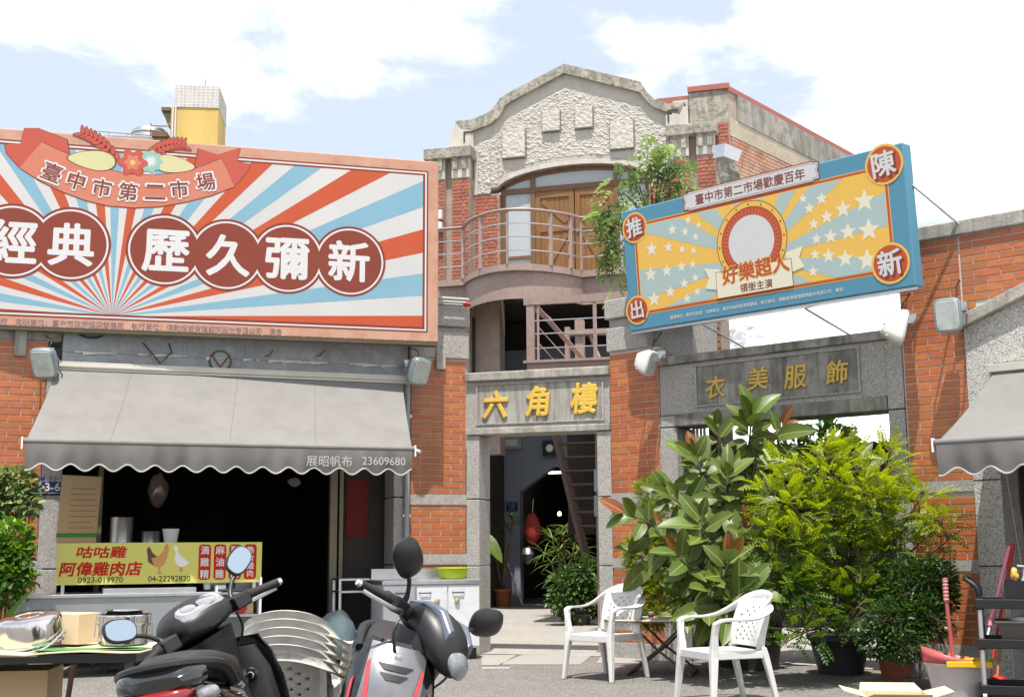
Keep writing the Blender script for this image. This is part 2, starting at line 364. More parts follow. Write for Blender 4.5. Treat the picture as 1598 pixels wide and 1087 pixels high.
def cliprect(poly, x0, x1, z0, z1):
    for a, b, c in ((-1, 0, -x0), (1, 0, x1), (0, -1, -z0), (0, 1, z1)):
        if len(poly) < 3: return []
        poly = clip(poly, a, b, c)
    return poly if len(poly) >= 3 else []
def disc(x, z, r, n=40): return [(x+r*math.cos(2*math.pi*i/n), z+r*math.sin(2*math.pi*i/n)) for i in range(n)]
def star(x, z, r, rot=0): return [(x+(r if i % 2 == 0 else r*.42)*math.sin(math.pi*i/5+rot), z+(r if i % 2 == 0 else r*.42)*math.cos(math.pi*i/5+rot)) for i in range(10)]
_ob = MB.build
def _b2(s, name, mat, parent=None, **k):
    o = _ob(s, name, mat, parent, **k)
    if parent is not None and parent.name in OFF: OFF[o.name] = OFF[parent.name]
    return o
MB.build = _b2
# ================================================================ ground
g = MB(); g.add([(-260, -40, 0), (260, -40, 0), (260, 420, 0), (-260, 420, 0)], [(0, 1, 2, 3)])
tag(g.build('ground', m_asph), kind='structure')
g = MB(); P = [FB.world(-1.72, -.05), FB.world(.1, -.05), FC.world(.2, -.4), FC.world(3.4, -.4), FT.world(8, -1), FT.world(-6, -1), FA.world(-.3, -.5)]
g.add([(p.x, p.y, .005) for p in P], [tuple(range(len(P)))]); tag(g.build('courtyard_paving', m_conc), kind='structure')
# a strip of lighter slabs in front of the gateway, and a few cast joints
g = MB()
for q in (((815, 1021), (925, 1021), (905, 1036), (778, 1036)), ((752, 1021), (806, 1021), (780, 1037), (752, 1037)), ((940, 1021), (1010, 1022), (1010, 1034), (930, 1034))):
    g.add([tuple(G(*p, .004)) for p in q], [(0, 1, 2, 3)])
tag(g.build('paving_slabs', m_conc2), kind='structure')
g = MB(); a = G(752, 1043); g.box(a.x, a.x+.27, a.y, a.y+.05, .0045, .008)
tag(g.build('plastic_strip', m_trim), 'thin white plastic strip lying flat on the asphalt before the gateway', 'litter')

# ================================================================ left wing (shop)
A = FA; a = FA.p
def course_block(mb, u0, u1, w, d, zs):        # stone jamb of stacked blocks with open joints
    for i in range(len(zs)-1): mb.box(u0, u1, -w, d, zs[i]+(.006 if i else 0), zs[i+1]-.006)
SEAM = (0, .98, 1.72, 2.45, 3.05)
wA = on(A, 'shop_building', 'left market shop wing with orange brick pillars and grey painted fascia behind the sunburst billboard', 'shop building', -2.5)
jl0, jl1 = A.u(57, 880), A.u(90, 880)
zcap = A.z(705, 560); ztopA = A.z(705, 480)
def brick_pillar_part(fr, root, u0, u1, zb, zt, d=.42, bands=(), seed=0, keep=None, name='pillar', limit=300, plinth=.16):
    mb = MB(); mb.box(u0+.002, u1-.002, -.0, d, 0, zt); pl = mb.build(name, m_mortar, root)
    edges = [plinth]+[z for b in bands for z in b]+[zt]
    for i in range(0, len(edges), 2): tiles(pl, u0, u1, edges[i]+.004, edges[i+1], w=0.003, seed=seed+i, keep=keep, limit=limit)
    for b in bands: MB().box(u0-.004, u1+.004, -.016, .01, *b).build('stone_band', m_stone, pl)
    MB().box(u0-.006, u1+.006, -.02, .01, 0, plinth).build('plinth', m_stone, pl, bevel=.004)
    return pl
bandsA = ((A.z(690, 880), A.z(690, 864)), (A.z(690, 787), A.z(690, 771)))
pA = brick_pillar_part(A, wA, -.65, 0, 0, zcap, bands=bandsA, seed=1)
mb = MB(); mb.box(-.66, .03, -.035, .45, zcap, A.z(705, 519)); mb.box(-.62, 0, .0, .42, A.z(705, 519), A.z(705, 510)); mb.box(-.67, .035, -.05, .46, A.z(705, 510), ztopA)
mb.build('pillar_cap', m_stone, wA, bevel=.012)
MB().box(A.u(679, 560), A.u(693, 560), -.065, -.01, A.z(686, 577), A.z(686, 541)).build('pendant_block', m_beam, wA, bevel=.006)
# left pillar, running out of the picture
bandsAL = ((A.z(40, 900), A.z(40, 884)), (A.z(40, 800), A.z(40, 784)))
zc2 = A.z(60, 532)
pL = brick_pillar_part(A, wA, jl0-2.0, jl0, 0, zc2, bands=bandsA, seed=5)
mb = MB(); mb.box(jl0-2.05, A.u(95, 560), -.03, .45, zc2, 3.72); mb.build('pillar_cap', m_beamdark, wA, bevel=.01)
MB().box(A.u(22, 550), A.u(41, 550), -.06, -.01, A.z(30, 556), A.z(30, 512)).build('pendant_block', m_beam, wA, bevel=.006)
mb = MB(); course_block(mb, jl0+.004, jl1, .012, .4, SEAM); mb.build('jamb', m_stone, wA, bevel=.006)
mb = MB(); course_block(mb, -.84, -.656, .012, .4, SEAM); mb.build('jamb', m_stone, wA, bevel=.006)
# grey painted sheet fascia with a lap joint and torn tape
f0, f1 = A.u(97, 560), A.u(637, 560)
mb = MB(); mb.box(f0, f1, .03, .08, 3.02, 3.19); mb.box(f0, f1, .02, .08, 3.185, 3.75); fas = mb.build('fascia_panel', m_galv, wA)
for x in np.linspace(f0+.55, f1-.5, 5): MB().box(x, x+.035, .012, .021, 3.19, 3.74).build('fascia_rib', m_galv, wA)
rn = random.Random(3); mb = MB()
for i in range(34):
    x = rn.uniform(f0+.05, f1-.1); wd = rn.uniform(.03, .2); z = 3.185+rn.uniform(-.006, .006)
    mb.hexa([(x, .012, z-rn.uniform(.004, .03)), (x+wd, .012, z-.004), (x+wd, .008, z+.006), (x, .006, z+.008)], [(x, .016, z-.01), (x+wd, .016, z-.004), (x+wd, .018, z+.004), (x, .018, z+.005)])
mb.build('torn_tape', m_trim, wA, kind='stuff')
# wall and ceiling boxes behind
m_wallA = M('stained_render', (.20, .18, .155), .9, n=(2, .6, (.12, .105, .09)))
mb = MB(); mb.box(jl0-2.1, 0, .3, .55, 3.05, 3.73); mb.box(jl0-2.1, 0, .55, 7.5, 3.55, 3.70); mb.build('roof_slab', m_beam, wA)
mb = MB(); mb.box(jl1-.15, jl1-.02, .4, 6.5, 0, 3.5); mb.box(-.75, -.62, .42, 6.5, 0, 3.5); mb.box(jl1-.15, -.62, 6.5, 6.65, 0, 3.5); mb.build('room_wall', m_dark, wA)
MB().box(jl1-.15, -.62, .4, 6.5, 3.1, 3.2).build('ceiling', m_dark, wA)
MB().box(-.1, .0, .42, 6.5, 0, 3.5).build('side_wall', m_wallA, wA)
# shutter guide posts and inner partition
x0, x1 = A.u(516, 760, -.35), A.u(527, 760, -.35)
m_guide = M('dull_guide', (.20, .18, .11), .5, .4, n=(5, .5, (.12, .11, .08)))
MB().box(x0, x1, .35, .45, 0, 3.1).build('shutter_guide', m_guide, wA); MB().box(A.u(531, 760, -.35), A.u(537, 760, -.35), .37, .45, 0, 3.1).build('shutter_guide', m_guide, wA)
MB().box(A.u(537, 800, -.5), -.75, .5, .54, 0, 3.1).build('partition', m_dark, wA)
x0 = A.u(156, 700, -.35); MB().box(x0, x0+.05, .35, .43, 0, 3.1).build('shutter_guide', m_guide, wA)
# downpipe
mb = MB(); mb.tube([(A.u(636, 620, .05), -.05, 3.02), (A.u(636, 620, .05), -.05, .02)], .033, 12); mb.build('downpipe', m_grey, wA, smooth=True)
for z in (2.6, 1.5, .5): MB().box(A.u(636, 620, .05)-.045, A.u(636, 620, .05)+.045, -.06, .0, z, z+.03).build('pipe_clip', m_steel, wA)

# awning builder
def awning(fr, root, u0, u1, wf, zf, zt, wt, val, per, mat, cols=48, gaps=(), rail=True, t0=None, t1=None):
    t0 = u0+.35 if t0 is None else t0; t1 = u1+.3 if t1 is None else t1
    mb = MB(); nv = 12; vv = []
    for s, th in ((0, 0), (1, .006)):
        for j in range(nv+1):
            t = j/nv; zz = zt+(zf-zt)*t-.035*math.sin(math.pi*t)-th; ww = wt+(wf-wt)*t
            for i in range(cols+1):
                q = i/cols; uu = (t0+(t1-t0)*q)*(1-t)+(u0+(u1-u0)*q)*t
                vv.append((uu, -ww, zz+.006*math.sin(q*23+t*3)*math.sin(math.pi*t)-.01*math.exp(-((q-.38)*60)**2)*t))
    k = (nv+1)*(cols+1); ff = []
    for s in (0, 1):
        for j in range(nv):
            for i in range(cols): a0 = s*k+j*(cols+1)+i; ff.append((a0, a0+1, a0+cols+2, a0+cols+1))
    mb.add(vv, ff); mb.build('canopy', mat, root, smooth=True, fix=False)
    for q in (.2, .5, .73):      # stitched seams run down the cloth
        P_ = []
        for j in range(nv+1):
            t = j/nv; P_.append(((t0+(t1-t0)*q)*(1-t)+(u0+(u1-u0)*q)*t, -(wt+(wf-wt)*t)-.001, zt+(zf-zt)*t-.035*math.sin(math.pi*t)+.006*math.sin(q*23+t*3)*math.sin(math.pi*t)))
        MB().tube(P_, .0035, 4).build('seam', mat, root)
    # valance hangs from the bar, scalloped and slightly rippled
    mb = MB(); n = int((u1-u0)/per*10); vv = []; edge = []
    for i in range(n+1):
        u = u0+(u1-u0)*i/n; s = .5-.5*math.cos(2*math.pi*(u-u0-.02)/per); zb = zf-.03-val+.062*s**1.1
        for j in range(4):
            t = j/3; z = (zf-.02)*(1-t)+zb*t; yy = -wf-.02+.012*math.sin(u*9)*t+.008*math.sin(u*31+1)*t+.03*t*t
            vv.append((u, yy, z))
        edge.append((u, yy-.003, zb))
    for off_ in (0,):
        mb.add(vv, [(i*4+j, i*4+j+1, (i+1)*4+j+1, (i+1)*4+j) for i in range(n) for j in range(3)])
    mb.add([(x, y+.004, z) for x, y, z in vv], [(i*4+j, (i+1)*4+j, (i+1)*4+j+1, i*4+j+1) for i in range(n) for j in range(3)])
    vl = mb.build('valance', mat, root, smooth=True, fix=False)
    MB().tube(edge, .008, 6).build('piping', m_print_grey, vl, smooth=True)
    MB().tube([(u0-.02, -wf, zf), (u1+.02, -wf, zf)], .027, 12).build('front_bar', mat, root, smooth=True)
    for u in (u0-.03, u1+.03): mb = MB(); mb.box(u-.008, u+.008, -wf-.03, -wf+.03, zf-.08, zf+.035); mb.build('end_cap', m_white, root, bevel=.006)
    for u in (t0+.1, t1-.1):
        MB().tube([(u, -wt, zt-.12), (u+(.35 if u < (t0+t1)/2 else -.35), -(wt+wf)/2-.05, (zt+zf)/2-.22), (u, -wf+.03, zf-.03)], .02, 8).build('folding_arm', m_alum, root)
zf = 2.15
awA = on(A, 'shop_awning', 'wide light grey fabric awning with scalloped valance and white trim over the chicken shop', 'awning', -2.8, 0, 3.0)
awning(A, awA, A.u(40, 690, 1.3), A.u(643, 697, 1.3), 1.3, zf, 2.96, .16, .235, .25, m_awning, t0=A.u(88, 585, .16), t1=A.u(628, 603, .16))
mb = MB(); mb.box(A.u(92, 570, .12), A.u(637, 591, .12), -.14, .01, 2.97, 3.06); mb.box(A.u(92, 570, .12), A.u(637, 591, .12), -.155, -.139, 3.0, 3.03); mb.build('mounting_rail', m_alum, awA, bevel=.004)
txt('展昭帆布', awA, *A.p(514, 719, 1.365), 1.368, m_print_grey, wd=.45, bold=.002)
txt('23609680', awA, *A.p(599, 719, 1.365), 1.368, m_print_grey, wd=.44, bold=.002)
# street number plate on the left jamb
pl = on(A, 'address_plate', 'small blue house number plate reading 3-6 on the left stone jamb', 'sign', A.u(82, 758, .02), .03, A.z(82, 758))
m_blue = M('blue_enamel', srgb(38, 44, 120), .35)
u, z = A.p(79, 757, .02); MB().box(u-.13, u+.13, -.03, -.014, z-.085, z+.085).build('plate', m_blue, pl, bevel=.003)
txt('3-6', pl, u+.02, z-.015, .032, m_trim, h=.08, bold=.02); txt('臺中路', pl, u+.02, z+.062, .032, m_trim, wd=.16)
mb = MB()
for q in ((u-.12, u+.12, z-.078, z-.075), (u-.12, u+.12, z+.04, z+.043)): mb.box(q[0], q[1], -.0325, -.0302, q[2], q[3])
mb.build('border_line', m_trim, pl)

# ================================================================ gateway between the wings
B = FB; bw = FB.p
gB = on(B, 'gateway', 'grey stone gateway whose beam carries the three gold characters of the hexagonal tower', 'gateway', -.85)
uL, uR = B.u(727, 700)-.0, -.004
zt, zb = 3.13, 2.42
mb = MB(); mb.box(uL, uR, -.05, .40, 3.03, zt); mb.build('coping', m_beam, gB, bevel=.012)
mb = MB(); mb.box(uL+.004, uR-.004, 0, .34, 2.50, 3.03)
beam = mb.build('beam', m_stone, gB, bevel=.006)
pz0, pz1 = 2.545, 2.985; pu0, pu1 = B.u(746, 630), B.u(940, 620)
MB().box(pu0, pu1, -.004, .02, pz0, pz1).build('name_panel', m_panelc, gB)
mb = MB()
for q in ((pu0-.02, pu1+.02, pz1, pz1+.012), (pu0-.02, pu1+.02, pz0-.012, pz0), (pu0-.02, pu0, pz0, pz1), (pu1, pu1+.02, pz0, pz1)): mb.box(q[0], q[1], -.022, .0, q[2], q[3])
mb.build('panel_frame', m_stone, gB)
mb = MB(); mb.box(uL+.002, uR, -.035, .36, zb, 2.497); mb.build('lintel', m_beam, gB, bevel=.01)
mb = MB(); mb.box(uL+.01, uL+.16, .0, .36, 0, .98); course_block(mb, uL+.01, uL+.165, .012, .36, (.0, .96, 1.70, zb)); mb.build('jamb', m_stone, gB, bevel=.006)
mb = MB(); course_block(mb, uR-.155, uR, .012, .36, (.0, .96, 1.70, zb)); mb.build('jamb', m_stone, gB, bevel=.006)
for ch, px_, py_ in (('六', 772, 631), ('角', 838, 626), ('樓', 911, 621)):
    txt(ch, gB, *B.p(px_, py_, .03), .012, m_gold, h=.345 if ch != '六' else .32, wd=.315 if ch != '角' else .29, bold=.012, ext=.02, bev=.028, name='gold_character', shear=.12)

# ================================================================ right wing
C = FC; c = FC.p
wC = on(C, 'market_building', 'right market wing with orange brick walls and gold characters on its stained stone beam', 'market building', 2)
zcapC = C.z(960, 549)
pC = brick_pillar_part(C, wC, 0.0, .645, 0, zcapC, bands=((C.z(990, 885), C.z(990, 870)), (C.z(990, 785), C.z(990, 768))), seed=9)
mb = MB(); mb.box(-.02, C.u(1012, 530), -.035, .45, zcapC, C.z(960, 512)); mb.box(.0, .45, 0, .42, C.z(960, 512), C.z(960, 498)); mb.box(-.03, C.u(1012, 490)+.01, -.05, .46, C.z(960, 498), C.z(960, 468)); mb.build('pillar_cap', m_stone, wC, bevel=.012)
MB().box(C.u(1012, 530)+.002, 1.02, .1, .6, 3.16, 3.68).build('upper_wall', m_stone, wC, bevel=.01)
mb = MB(); mb.box(.45, 1.0, .06, .42, zcapC-.3, 3.158); rb = mb.build('return_wall', m_mortar, wC); tiles(rb, .47, .98, zcapC-.02, 3.155, w=-.055, seed=4)
zt, zb = 3.15, 2.40; b0, b1 = .65, 3.36
mb = MB(); mb.box(b0+.004, b1-.004, -.04, .40, 3.06, zt); mb.build('coping', m_beamdark, wC, bevel=.014)
MB().box(b0+.006, b1-.006, 0, .34, 2.53, 3.058).build('beam', m_stone, wC, bevel=.006)
pu0, pu1 = C.u(1088, 590), C.u(1340, 575)
MB().box(pu0, pu1, -.005, .02, 2.6, 3.01).build('name_panel', m_beamdark, wC)
mb = MB()
for q in ((pu0-.02, pu1+.02, 3.01, 3.022), (pu0-.02, pu1+.02, 2.588, 2.6), (pu0-.02, pu0, 2.6, 3.01), (pu1, pu1+.02, 2.6, 3.01)): mb.box(q[0], q[1], -.022, .0, q[2], q[3])
mb.build('panel_frame', m_stone, wC)
mb = MB(); mb.box(C.u(1054, 650), C.u(1386, 640), -.03, .36, zb, 2.527); mb.build('lintel', m_beamdark, wC, bevel=.01)
mb = MB(); course_block(mb, .655, .86, .012, .36, (0, .96, 1.7, 2.4, 2.527)); mb.build('jamb', m_stone, wC, bevel=.006)
mb = MB(); course_block(mb, 3.195, 3.352, .012, .36, (0, .96, 1.7, 2.4, 3.05)); mb.build('jamb', m_stone, wC, bevel=.006)
for ch, px_, py_ in (('衣', 1115, 604), ('美', 1181, 590), ('服', 1239, 588), ('飾', 1305, 580)):
    txt(ch, wC, *C.p(px_, py_, .03), .012, m_golddull, h=.235, bold=.002, ext=.015, bev=.022, name='gold_character', shear=.1)
# tall brick wall
zcop0, zcop1 = C.z(1437, 378), C.z(1437, 356)
gz = lambda u: C.z(1508, 512)+(u-C.u(1508, 512))*(C.z(1598, 466)-C.z(1508, 512))/(C.u(1598, 466)-C.u(1508, 512))
ug = C.u(1517, 700); UA = 6.1
roofz = lambda u: gz(u) if u < UA else gz(UA)-(gz(UA)-gz(ug))*(u-UA)/(UA-ug)
mb = MB(); mb.box(3.362, 8.4, .0, .35, 2.4, zcop0); mb.box(3.362, ug, .0, .35, 0, 2.4)
bwp = mb.build('brick_wall', m_mortar, wC)
kp = lambda u, z: u < ug-.01 or z > roofz(u)+.13
bands = ((C.z(1450, 890), C.z(1450, 873)), (C.z(1450, 768), C.z(1450, 751)))
ed = [.3, bands[0][0], bands[0][1], bands[1][0], bands[1][1]]
tiles(bwp, 3.37, ug-.005, ed[0]+.004, ed[1], w=.003, seed=21); tiles(bwp, 3.37, ug-.005, ed[2]+.004, ed[3], w=.003, seed=22)
b3 = MB().box(3.37, ug, .01, .02, bands[1][1], 2.8).build('brick_wall', m_mortar, wC)
tiles(b3, 3.37, ug-.005, ed[4]+.004, zcop0-.002, w=.003, seed=23)
b4 = MB().box(ug, 6.2, .01, .02, 3.2, zcop0-.01).build('brick_wall', m_mortar, wC)
zs = ed[4]+.004+.069*int((gz(ug)-ed[4])/.069)
tiles(b4, ug+.004, 6.0, zs, zcop0-.002, w=.003, seed=24, keep=lambda u, z: z > roofz(u)+.12)
for b in bands: MB().box(3.366, ug+.004, -.016, .01, *b).build('stone_band', m_stone, wC)
MB().box(3.366, ug+.004, -.02, .01, 0, .3).build('plinth', m_stone, wC)
mb = MB(); mb.box(3.34, 8.4, -.05, .42, zcop0, zcop1); mb.build('wall_coping', m_beam, wC, bevel=.012)
# gabled stone surround of the right-hand shop
op0, opz = C.u(1556, 640), C.z(1560, 566)
poly = [(ug, 0), (ug, roofz(ug)), (UA, roofz(UA)), (2*UA-ug, roofz(2*UA-ug)), (2*UA-ug, 0), (2*UA-ug-.35, 0), (2*UA-ug-.35, opz), (op0, opz), (op0, 0)]
m_wash2 = M('pale_washed_stone', (.44, .42, .385), .85, n=(3, .4, (.35, .33, .30)), spk=(90, (.20, .19, .18), (.60, .58, .55)), b=(80, .9, .012))
MB().prism(poly, -.02, .4).build('stone_surround', m_wash2, wC, bevel=.006)
mb = MB(); th = .115
for x0, x1 in ((ug-.03, UA), (UA, 2*UA-ug+.03)):
    mb.add([(x, y, roofz(x)+dz) for x in (x0, x1) for y in (-.09, .2) for dz in (0, th)], [(0, 1, 3, 2), (4, 6, 7, 5), (0, 4, 5, 1), (2, 3, 7, 6), (1, 5, 7, 3), (0, 2, 6, 4)])
mb.build('gable_coping', m_beam, wC, bevel=.008)
mb = MB()
for z in (.98, 1.72): mb.box(ug+.002, op0-.002, -.0215, -.019, z-.006, z+.006)
mb.build('stone_joint', m_seam, wC)
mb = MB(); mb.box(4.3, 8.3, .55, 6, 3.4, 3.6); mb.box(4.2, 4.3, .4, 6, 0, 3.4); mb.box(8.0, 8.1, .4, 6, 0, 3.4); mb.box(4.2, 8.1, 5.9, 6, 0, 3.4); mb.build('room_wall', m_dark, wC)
mb = MB(); mb.box(3.37, 8.4, .352, 6, 3.6, 3.75); mb.build('roof_slab', m_beam, wC)
awC = on(C, 'shop_awning', 'light grey fabric awning with white trimmed scallops cut by the right edge', 'awning', 6, 0, 2.8)
ua0 = C.u(1462, 690, 1.15); awning(C, awC, ua0, ua0+3.6, 1.15, C.z(1462, 690, 1.15), opz-.12, .12, .24, .26, m_awning, t0=op0+.02, t1=op0+3.5)
mb = MB(); mb.box(op0-.02, op0+3.2, -.12, .0, opz-.09, opz-.02); mb.build('mounting_rail', m_alum, awC, bevel=.004)

# ================================================================ floodlights
def floodlight(fr, px, py, w, label, rz, rx, front, size=1.0, cable=True, mount_dz=.22):
    u, z = fr.p(px, py, w)
    r = thing('floodlight', label, 'floodlight', fr.world(u, w, z), fr.a, 'floodlights fixed to the market walls')
    hous = m_lampgrey if front else m_lampwhite; s = size
    mb = MB(); prof = [(-.07, .16, .19, 5), (-.02, .15, .18, 5), (.06, .11, .14, 4), (.12, .075, .10, 4)]
    mb.loft([(y*s, 0, 0, a_*s*.8, b_*s*.85, p) for y, a_, b_, p in prof], 20)
    hb = mb.build('housing', hous, r, smooth=True); rot = Euler((rx, 0, rz)).to_matrix().to_4x4(); hb.matrix_local = rot
    mb = MB(); mb.loft([(-.085*s, 0, 0, .118*s, .148*s, 5), (-.068*s, 0, 0, .126*s, .158*s, 5)], 20); o = mb.build('bezel', hous, hb, smooth=True)
    m_l = bpy.data.materials.get('lamp_glass') or M('lamp_glass', (.50, .54, .52), .12, n=(12, .7, (.30, .34, .32)), coat=1)
    mb = MB(); mb.loft([(-.092*s, 0, 0, .102*s, .132*s, 6), (-.083*s, 0, 0, .108*s, .138*s, 6)], 20); mb.build('glass', m_l, hb, smooth=True)
    mb = MB()
    for i in range(7): z_ = (-.105+.035*i)*s; mb.box(-.075*s, .075*s, .0, (.112-abs(z_)*.35)*s, z_-.004*s, z_+.004*s)
    mb.build('cooling_fins', hous, hb)
    mb = MB()
    for sx in (-1, 1): mb.tube([(sx*.13*s, 0, 0), (sx*.14*s, .05, 0.0), (sx*.06*s, w-.02, mount_dz*.5)], .009, 6)
    mb.box(-.07, .07, w-.035, w-.003, mount_dz*.5-.04, mount_dz*.5+.04); mb.build('bracket', m_steel, r)
    if cable:
        mb = MB(); mb.tube(spline([(0, .06, .1*s), (.04, .10, .22), (-.02, w-.03, .30), (.01, w-.005, .36)]), .006, 6); mb.build('cable', m_black, r, smooth=True)
    return r
floodlight(A, 72, 563, .32, 'grey floodlight fixed above the left end of the wide awning', R(-25), R(30), True)
floodlight(A, 651, 577, .32, 'grey floodlight hung on the brick pillar at the right end of the wide awning', R(22), R(22), True, 1.0)
floodlight(C, 1008, 565, .30, 'small white floodlight in profile on the pillar right of the gateway', R(100), R(18), False, .85)
floodlight(C, 1398, 509, .34, 'white ribbed floodlight hanging under the right corner of the star billboard', R(118), R(14), False, 1.0)
floodlight(C, 1483, 492, .26, 'grey floodlight with clear glass on the tall brick wall beside the gable', R(2), R(8), True, .95)
# ================================================================ billboards
m_peach = M('peach_print', srgb(214, 162, 136), .75, n=(1.7, .6, srgb(226, 182, 158)), n2=(6, .5, srgb(196, 136, 110)), b=(300, .1, .002))
m_cream = M('cream_print', (.47, .465, .455), .75, n=(1.2, .3, (.60, .59, .57)), b=(300, .1, .002))
m_pred = M('vermilion_print', (.42, .062, .018), .8, n=(2, .4, (.43, .085, .035)))
m_pblue = M('sky_blue_print', srgb(135, 185, 208), .75, n=(2, .4, srgb(150, 195, 212)))
m_pbrown = M('brown_print', srgb(142, 58, 38), .8, n=(2, .3, srgb(150, 68, 46)))
m_psalm = M('salmon_print', srgb(222, 138, 112), .75, n=(2.4, .6, srgb(214, 118, 92)))
m_psalm2 = M('coral_print', srgb(208, 92, 74), .75, n=(2.4, .5, srgb(198, 80, 62)))
m_pleaf = M('pale_yellow_print', srgb(226, 222, 168), .75, n=(3, .4, srgb(214, 212, 150)))
m_pmint = M('mint_print', srgb(158, 205, 188), .75)
m_pwhite = M('white_print', (.54, .54, .54), .75)
m_pyel = M('yellow_print', (.68, .42, .075), .75, n=(2, .3, (.66, .40, .10)))
m_pgrey = M('grey_blue_print', (.34, .44, .43), .75, n=(2, .3, (.31, .41, .41)))
m_pteal = M('teal_fabric', (.075, .235, .34), .75, n=(2, .3, (.065, .205, .30)), b=(300, .1, .002))
m_pstar = M('star_cream_print', (.66, .62, .48), .75)
D = FD; d = D.p
bb = on(D, 'billboard', 'huge red white and blue sunburst billboard with round brown medallions and a salmon ribbon', 'billboard', -2.3, 0, 3.39)
U0 = D.u(-150, 350); U1 = -.008; Z0, Z1 = 3.392, 5.45
MB().box(U0, U1, 0, .2, Z0, Z1).build('board', m_peach, bb, bevel=.012)
mb = MB(); mb.box(U0, U1, .02, .18, Z0-.03, Z0-.002); mb.build('lower_frame', m_guide, bb)
mb = MB()
for x in (-4.3, -2.9, -1.5, -.35): mb.box(x, x+.05, .2, .75, Z0+.1, Z0+.15); mb.box(x, x+.05, .2, .25, Z0+.1, Z1-.1); mb.tube([(x+.02, .22, Z1-.2), (x+.02, 1.2, 3.7)], .02, 6)
mb.build('support_frame', m_steel, bb)
mb = MB()
for i in range(22): x = U1-.15-i*.22; mb.box(x, x+.012, -.004, .006, Z0+.003, Z0+.014)
mb.build('staples', m_steel, bb, kind='stuff')
def layer(root, polys, w, mat, name='print_field'):
    if root.get('category') == 'billboard': w *= .32
    if len(polys) > 46:
        m = MB()
        for p in polys: m.flat(p, -w)
        return m.build(name, mat, root, fix=False, kind='stuff')
    for p in polys: o = MB().flat(p, -w).build(name, mat, root, fix=False)
    return o
rect = lambda x0, x1, z0, z1: [(x0, z0), (x1, z0), (x1, z1), (x0, z1)]
iu, iz0, iz1 = D.u(668, 390), D.z(668, 519), D.z(668, 267)
e = .018
layer(bb, [rect(U0+.02, iu, iz0, iz1)], .003, m_pbrown)
layer(bb, [rect(U0+.02, iu-e, iz0+e, iz1-e)], .005, m_pwhite)
layer(bb, [rect(U0+.02, iu-2*e, iz0+2*e, iz1-2*e)], .007, m_pbrown)
ix0, ix1, jz0, jz1 = U0+.02, iu-3.4*e, iz0+3.2*e, iz1-3.2*e
layer(bb, [rect(ix0, ix1, jz0, jz1)], .009, m_cream)
cx_, cz_ = D.p(175, 493)
rd, bl = [], []
for k in range(0, 23):
    t = R(.4+8.25*k) if k <= 11 else R(180.6-8.25*(22-k)); hw = R(2.15)
    p = [(cx_, cz_), (cx_+9*math.cos(t-hw), cz_+9*math.sin(t-hw)), (cx_+9*math.cos(t+hw), cz_+9*math.sin(t+hw))]
    q = cliprect(p, ix0, ix1, jz0, jz1)
    if q: (rd if k % 2 == 0 else bl).append(q)
layer(bb, rd, .011, m_pred); layer(bb, bl, .011, m_pblue)
# ribbon
low = [d(*q) for q in ((31, 262), (64, 283), (100, 300), (135, 313), (170, 321), (210, 324), (250, 322), (290, 315), (330, 305), (366, 291))]
upp = [d(*q) for q in ((345, 248), (310, 262), (280, 270), (240, 274), (200, 272), (160, 263), (120, 247), (90, 234), (65, 222))]
tl = [[d(*q) for q in p] for p in (((8, 226), (33, 224), (38, 201), (60, 201), (104, 218), (108, 240), (78, 232), (65, 222), (31, 262), (11, 240)), ((304, 262), (310, 232), (340, 242), (372, 232), (375, 232), (370, 252), (391, 256), (386, 268), (366, 291), (345, 248)))]
grow = lambda poly, k: [((x-sum(p[0] for p in poly)/len(poly))*k+sum(p[0] for p in poly)/len(poly), (z-sum(p[1] for p in poly)/len(poly))*k+sum(p[1] for p in poly)/len(poly)) for x, z in poly]
layer(bb, [grow(t, 1.035) for t in tl], .0125, m_pbrown); layer(bb, tl, .014, m_psalm2)
rib = low+upp
layer(bb, [[(x, z-.012) for x, z in low]+[(x, z+.008) for x, z in upp]], .0155, m_pbrown); layer(bb, [rib], .017, m_psalm)
def blob(pts, x, z, s, rot, mx=1):
    c_, s_ = math.cos(rot), math.sin(rot); return [(x+(px*mx*c_-py*s_)*s, z+(px*mx*s_+py*c_)*s) for px, py in pts]
leafp = [(math.cos(t)*1.0*(1 if True else 1), math.sin(t)*.42*(1-.35*math.cos(t))) for t in np.linspace(0, 2*math.pi, 22)[:-1]]
sprigs, sprigd = [], []
for sx, base, tip in ((-1, (190, 258), (130, 210)), (1, (225, 246), (284, 228))):
    bx, bz = d(*base); tx, tz = d(*tip); n = 9
    for i in range(n):
        t = (i+1)/n; x = bx+(tx-bx)*t; z = bz+(tz-bz)*t+.06*math.sin(math.pi*t)
        ang = math.atan2(tz-bz, tx-bx)
        for sg in (-1, 1): 
            aa = ang+sg*.75; q = (x+.05*math.cos(aa), z+.05*math.sin(aa)); sprigd.append(blob(leafp, *q, .058, aa)); sprigs.append(blob(leafp, *q, .043, aa))
layer(bb, sprigd, .0185, m_pbrown, 'leaf_print'); layer(bb, sprigs, .0195, m_psalm2, 'leaf_print')
lv = [blob(leafp, *d(143, 250), .235, R(178)), blob(leafp, *d(272, 257), .21, R(-4))]
layer(bb, [blob(leafp, *d(143, 250), .25, R(178)), blob(leafp, *d(272, 257), .222, R(-4))], .0205, m_pbrown, 'leaf_print'); layer(bb, lv, .0215, m_pleaf, 'leaf_print')
pet = lambda x, z, r, n, dep: [(x+r*(1+dep*math.cos(n*t))*math.cos(t), z+r*(1+dep*math.cos(n*t))*math.sin(t)) for t in np.linspace(0, 2*math.pi, 80)[:-1]]
fx, fz = d(207, 254); gx, gz_ = d(235, 252)
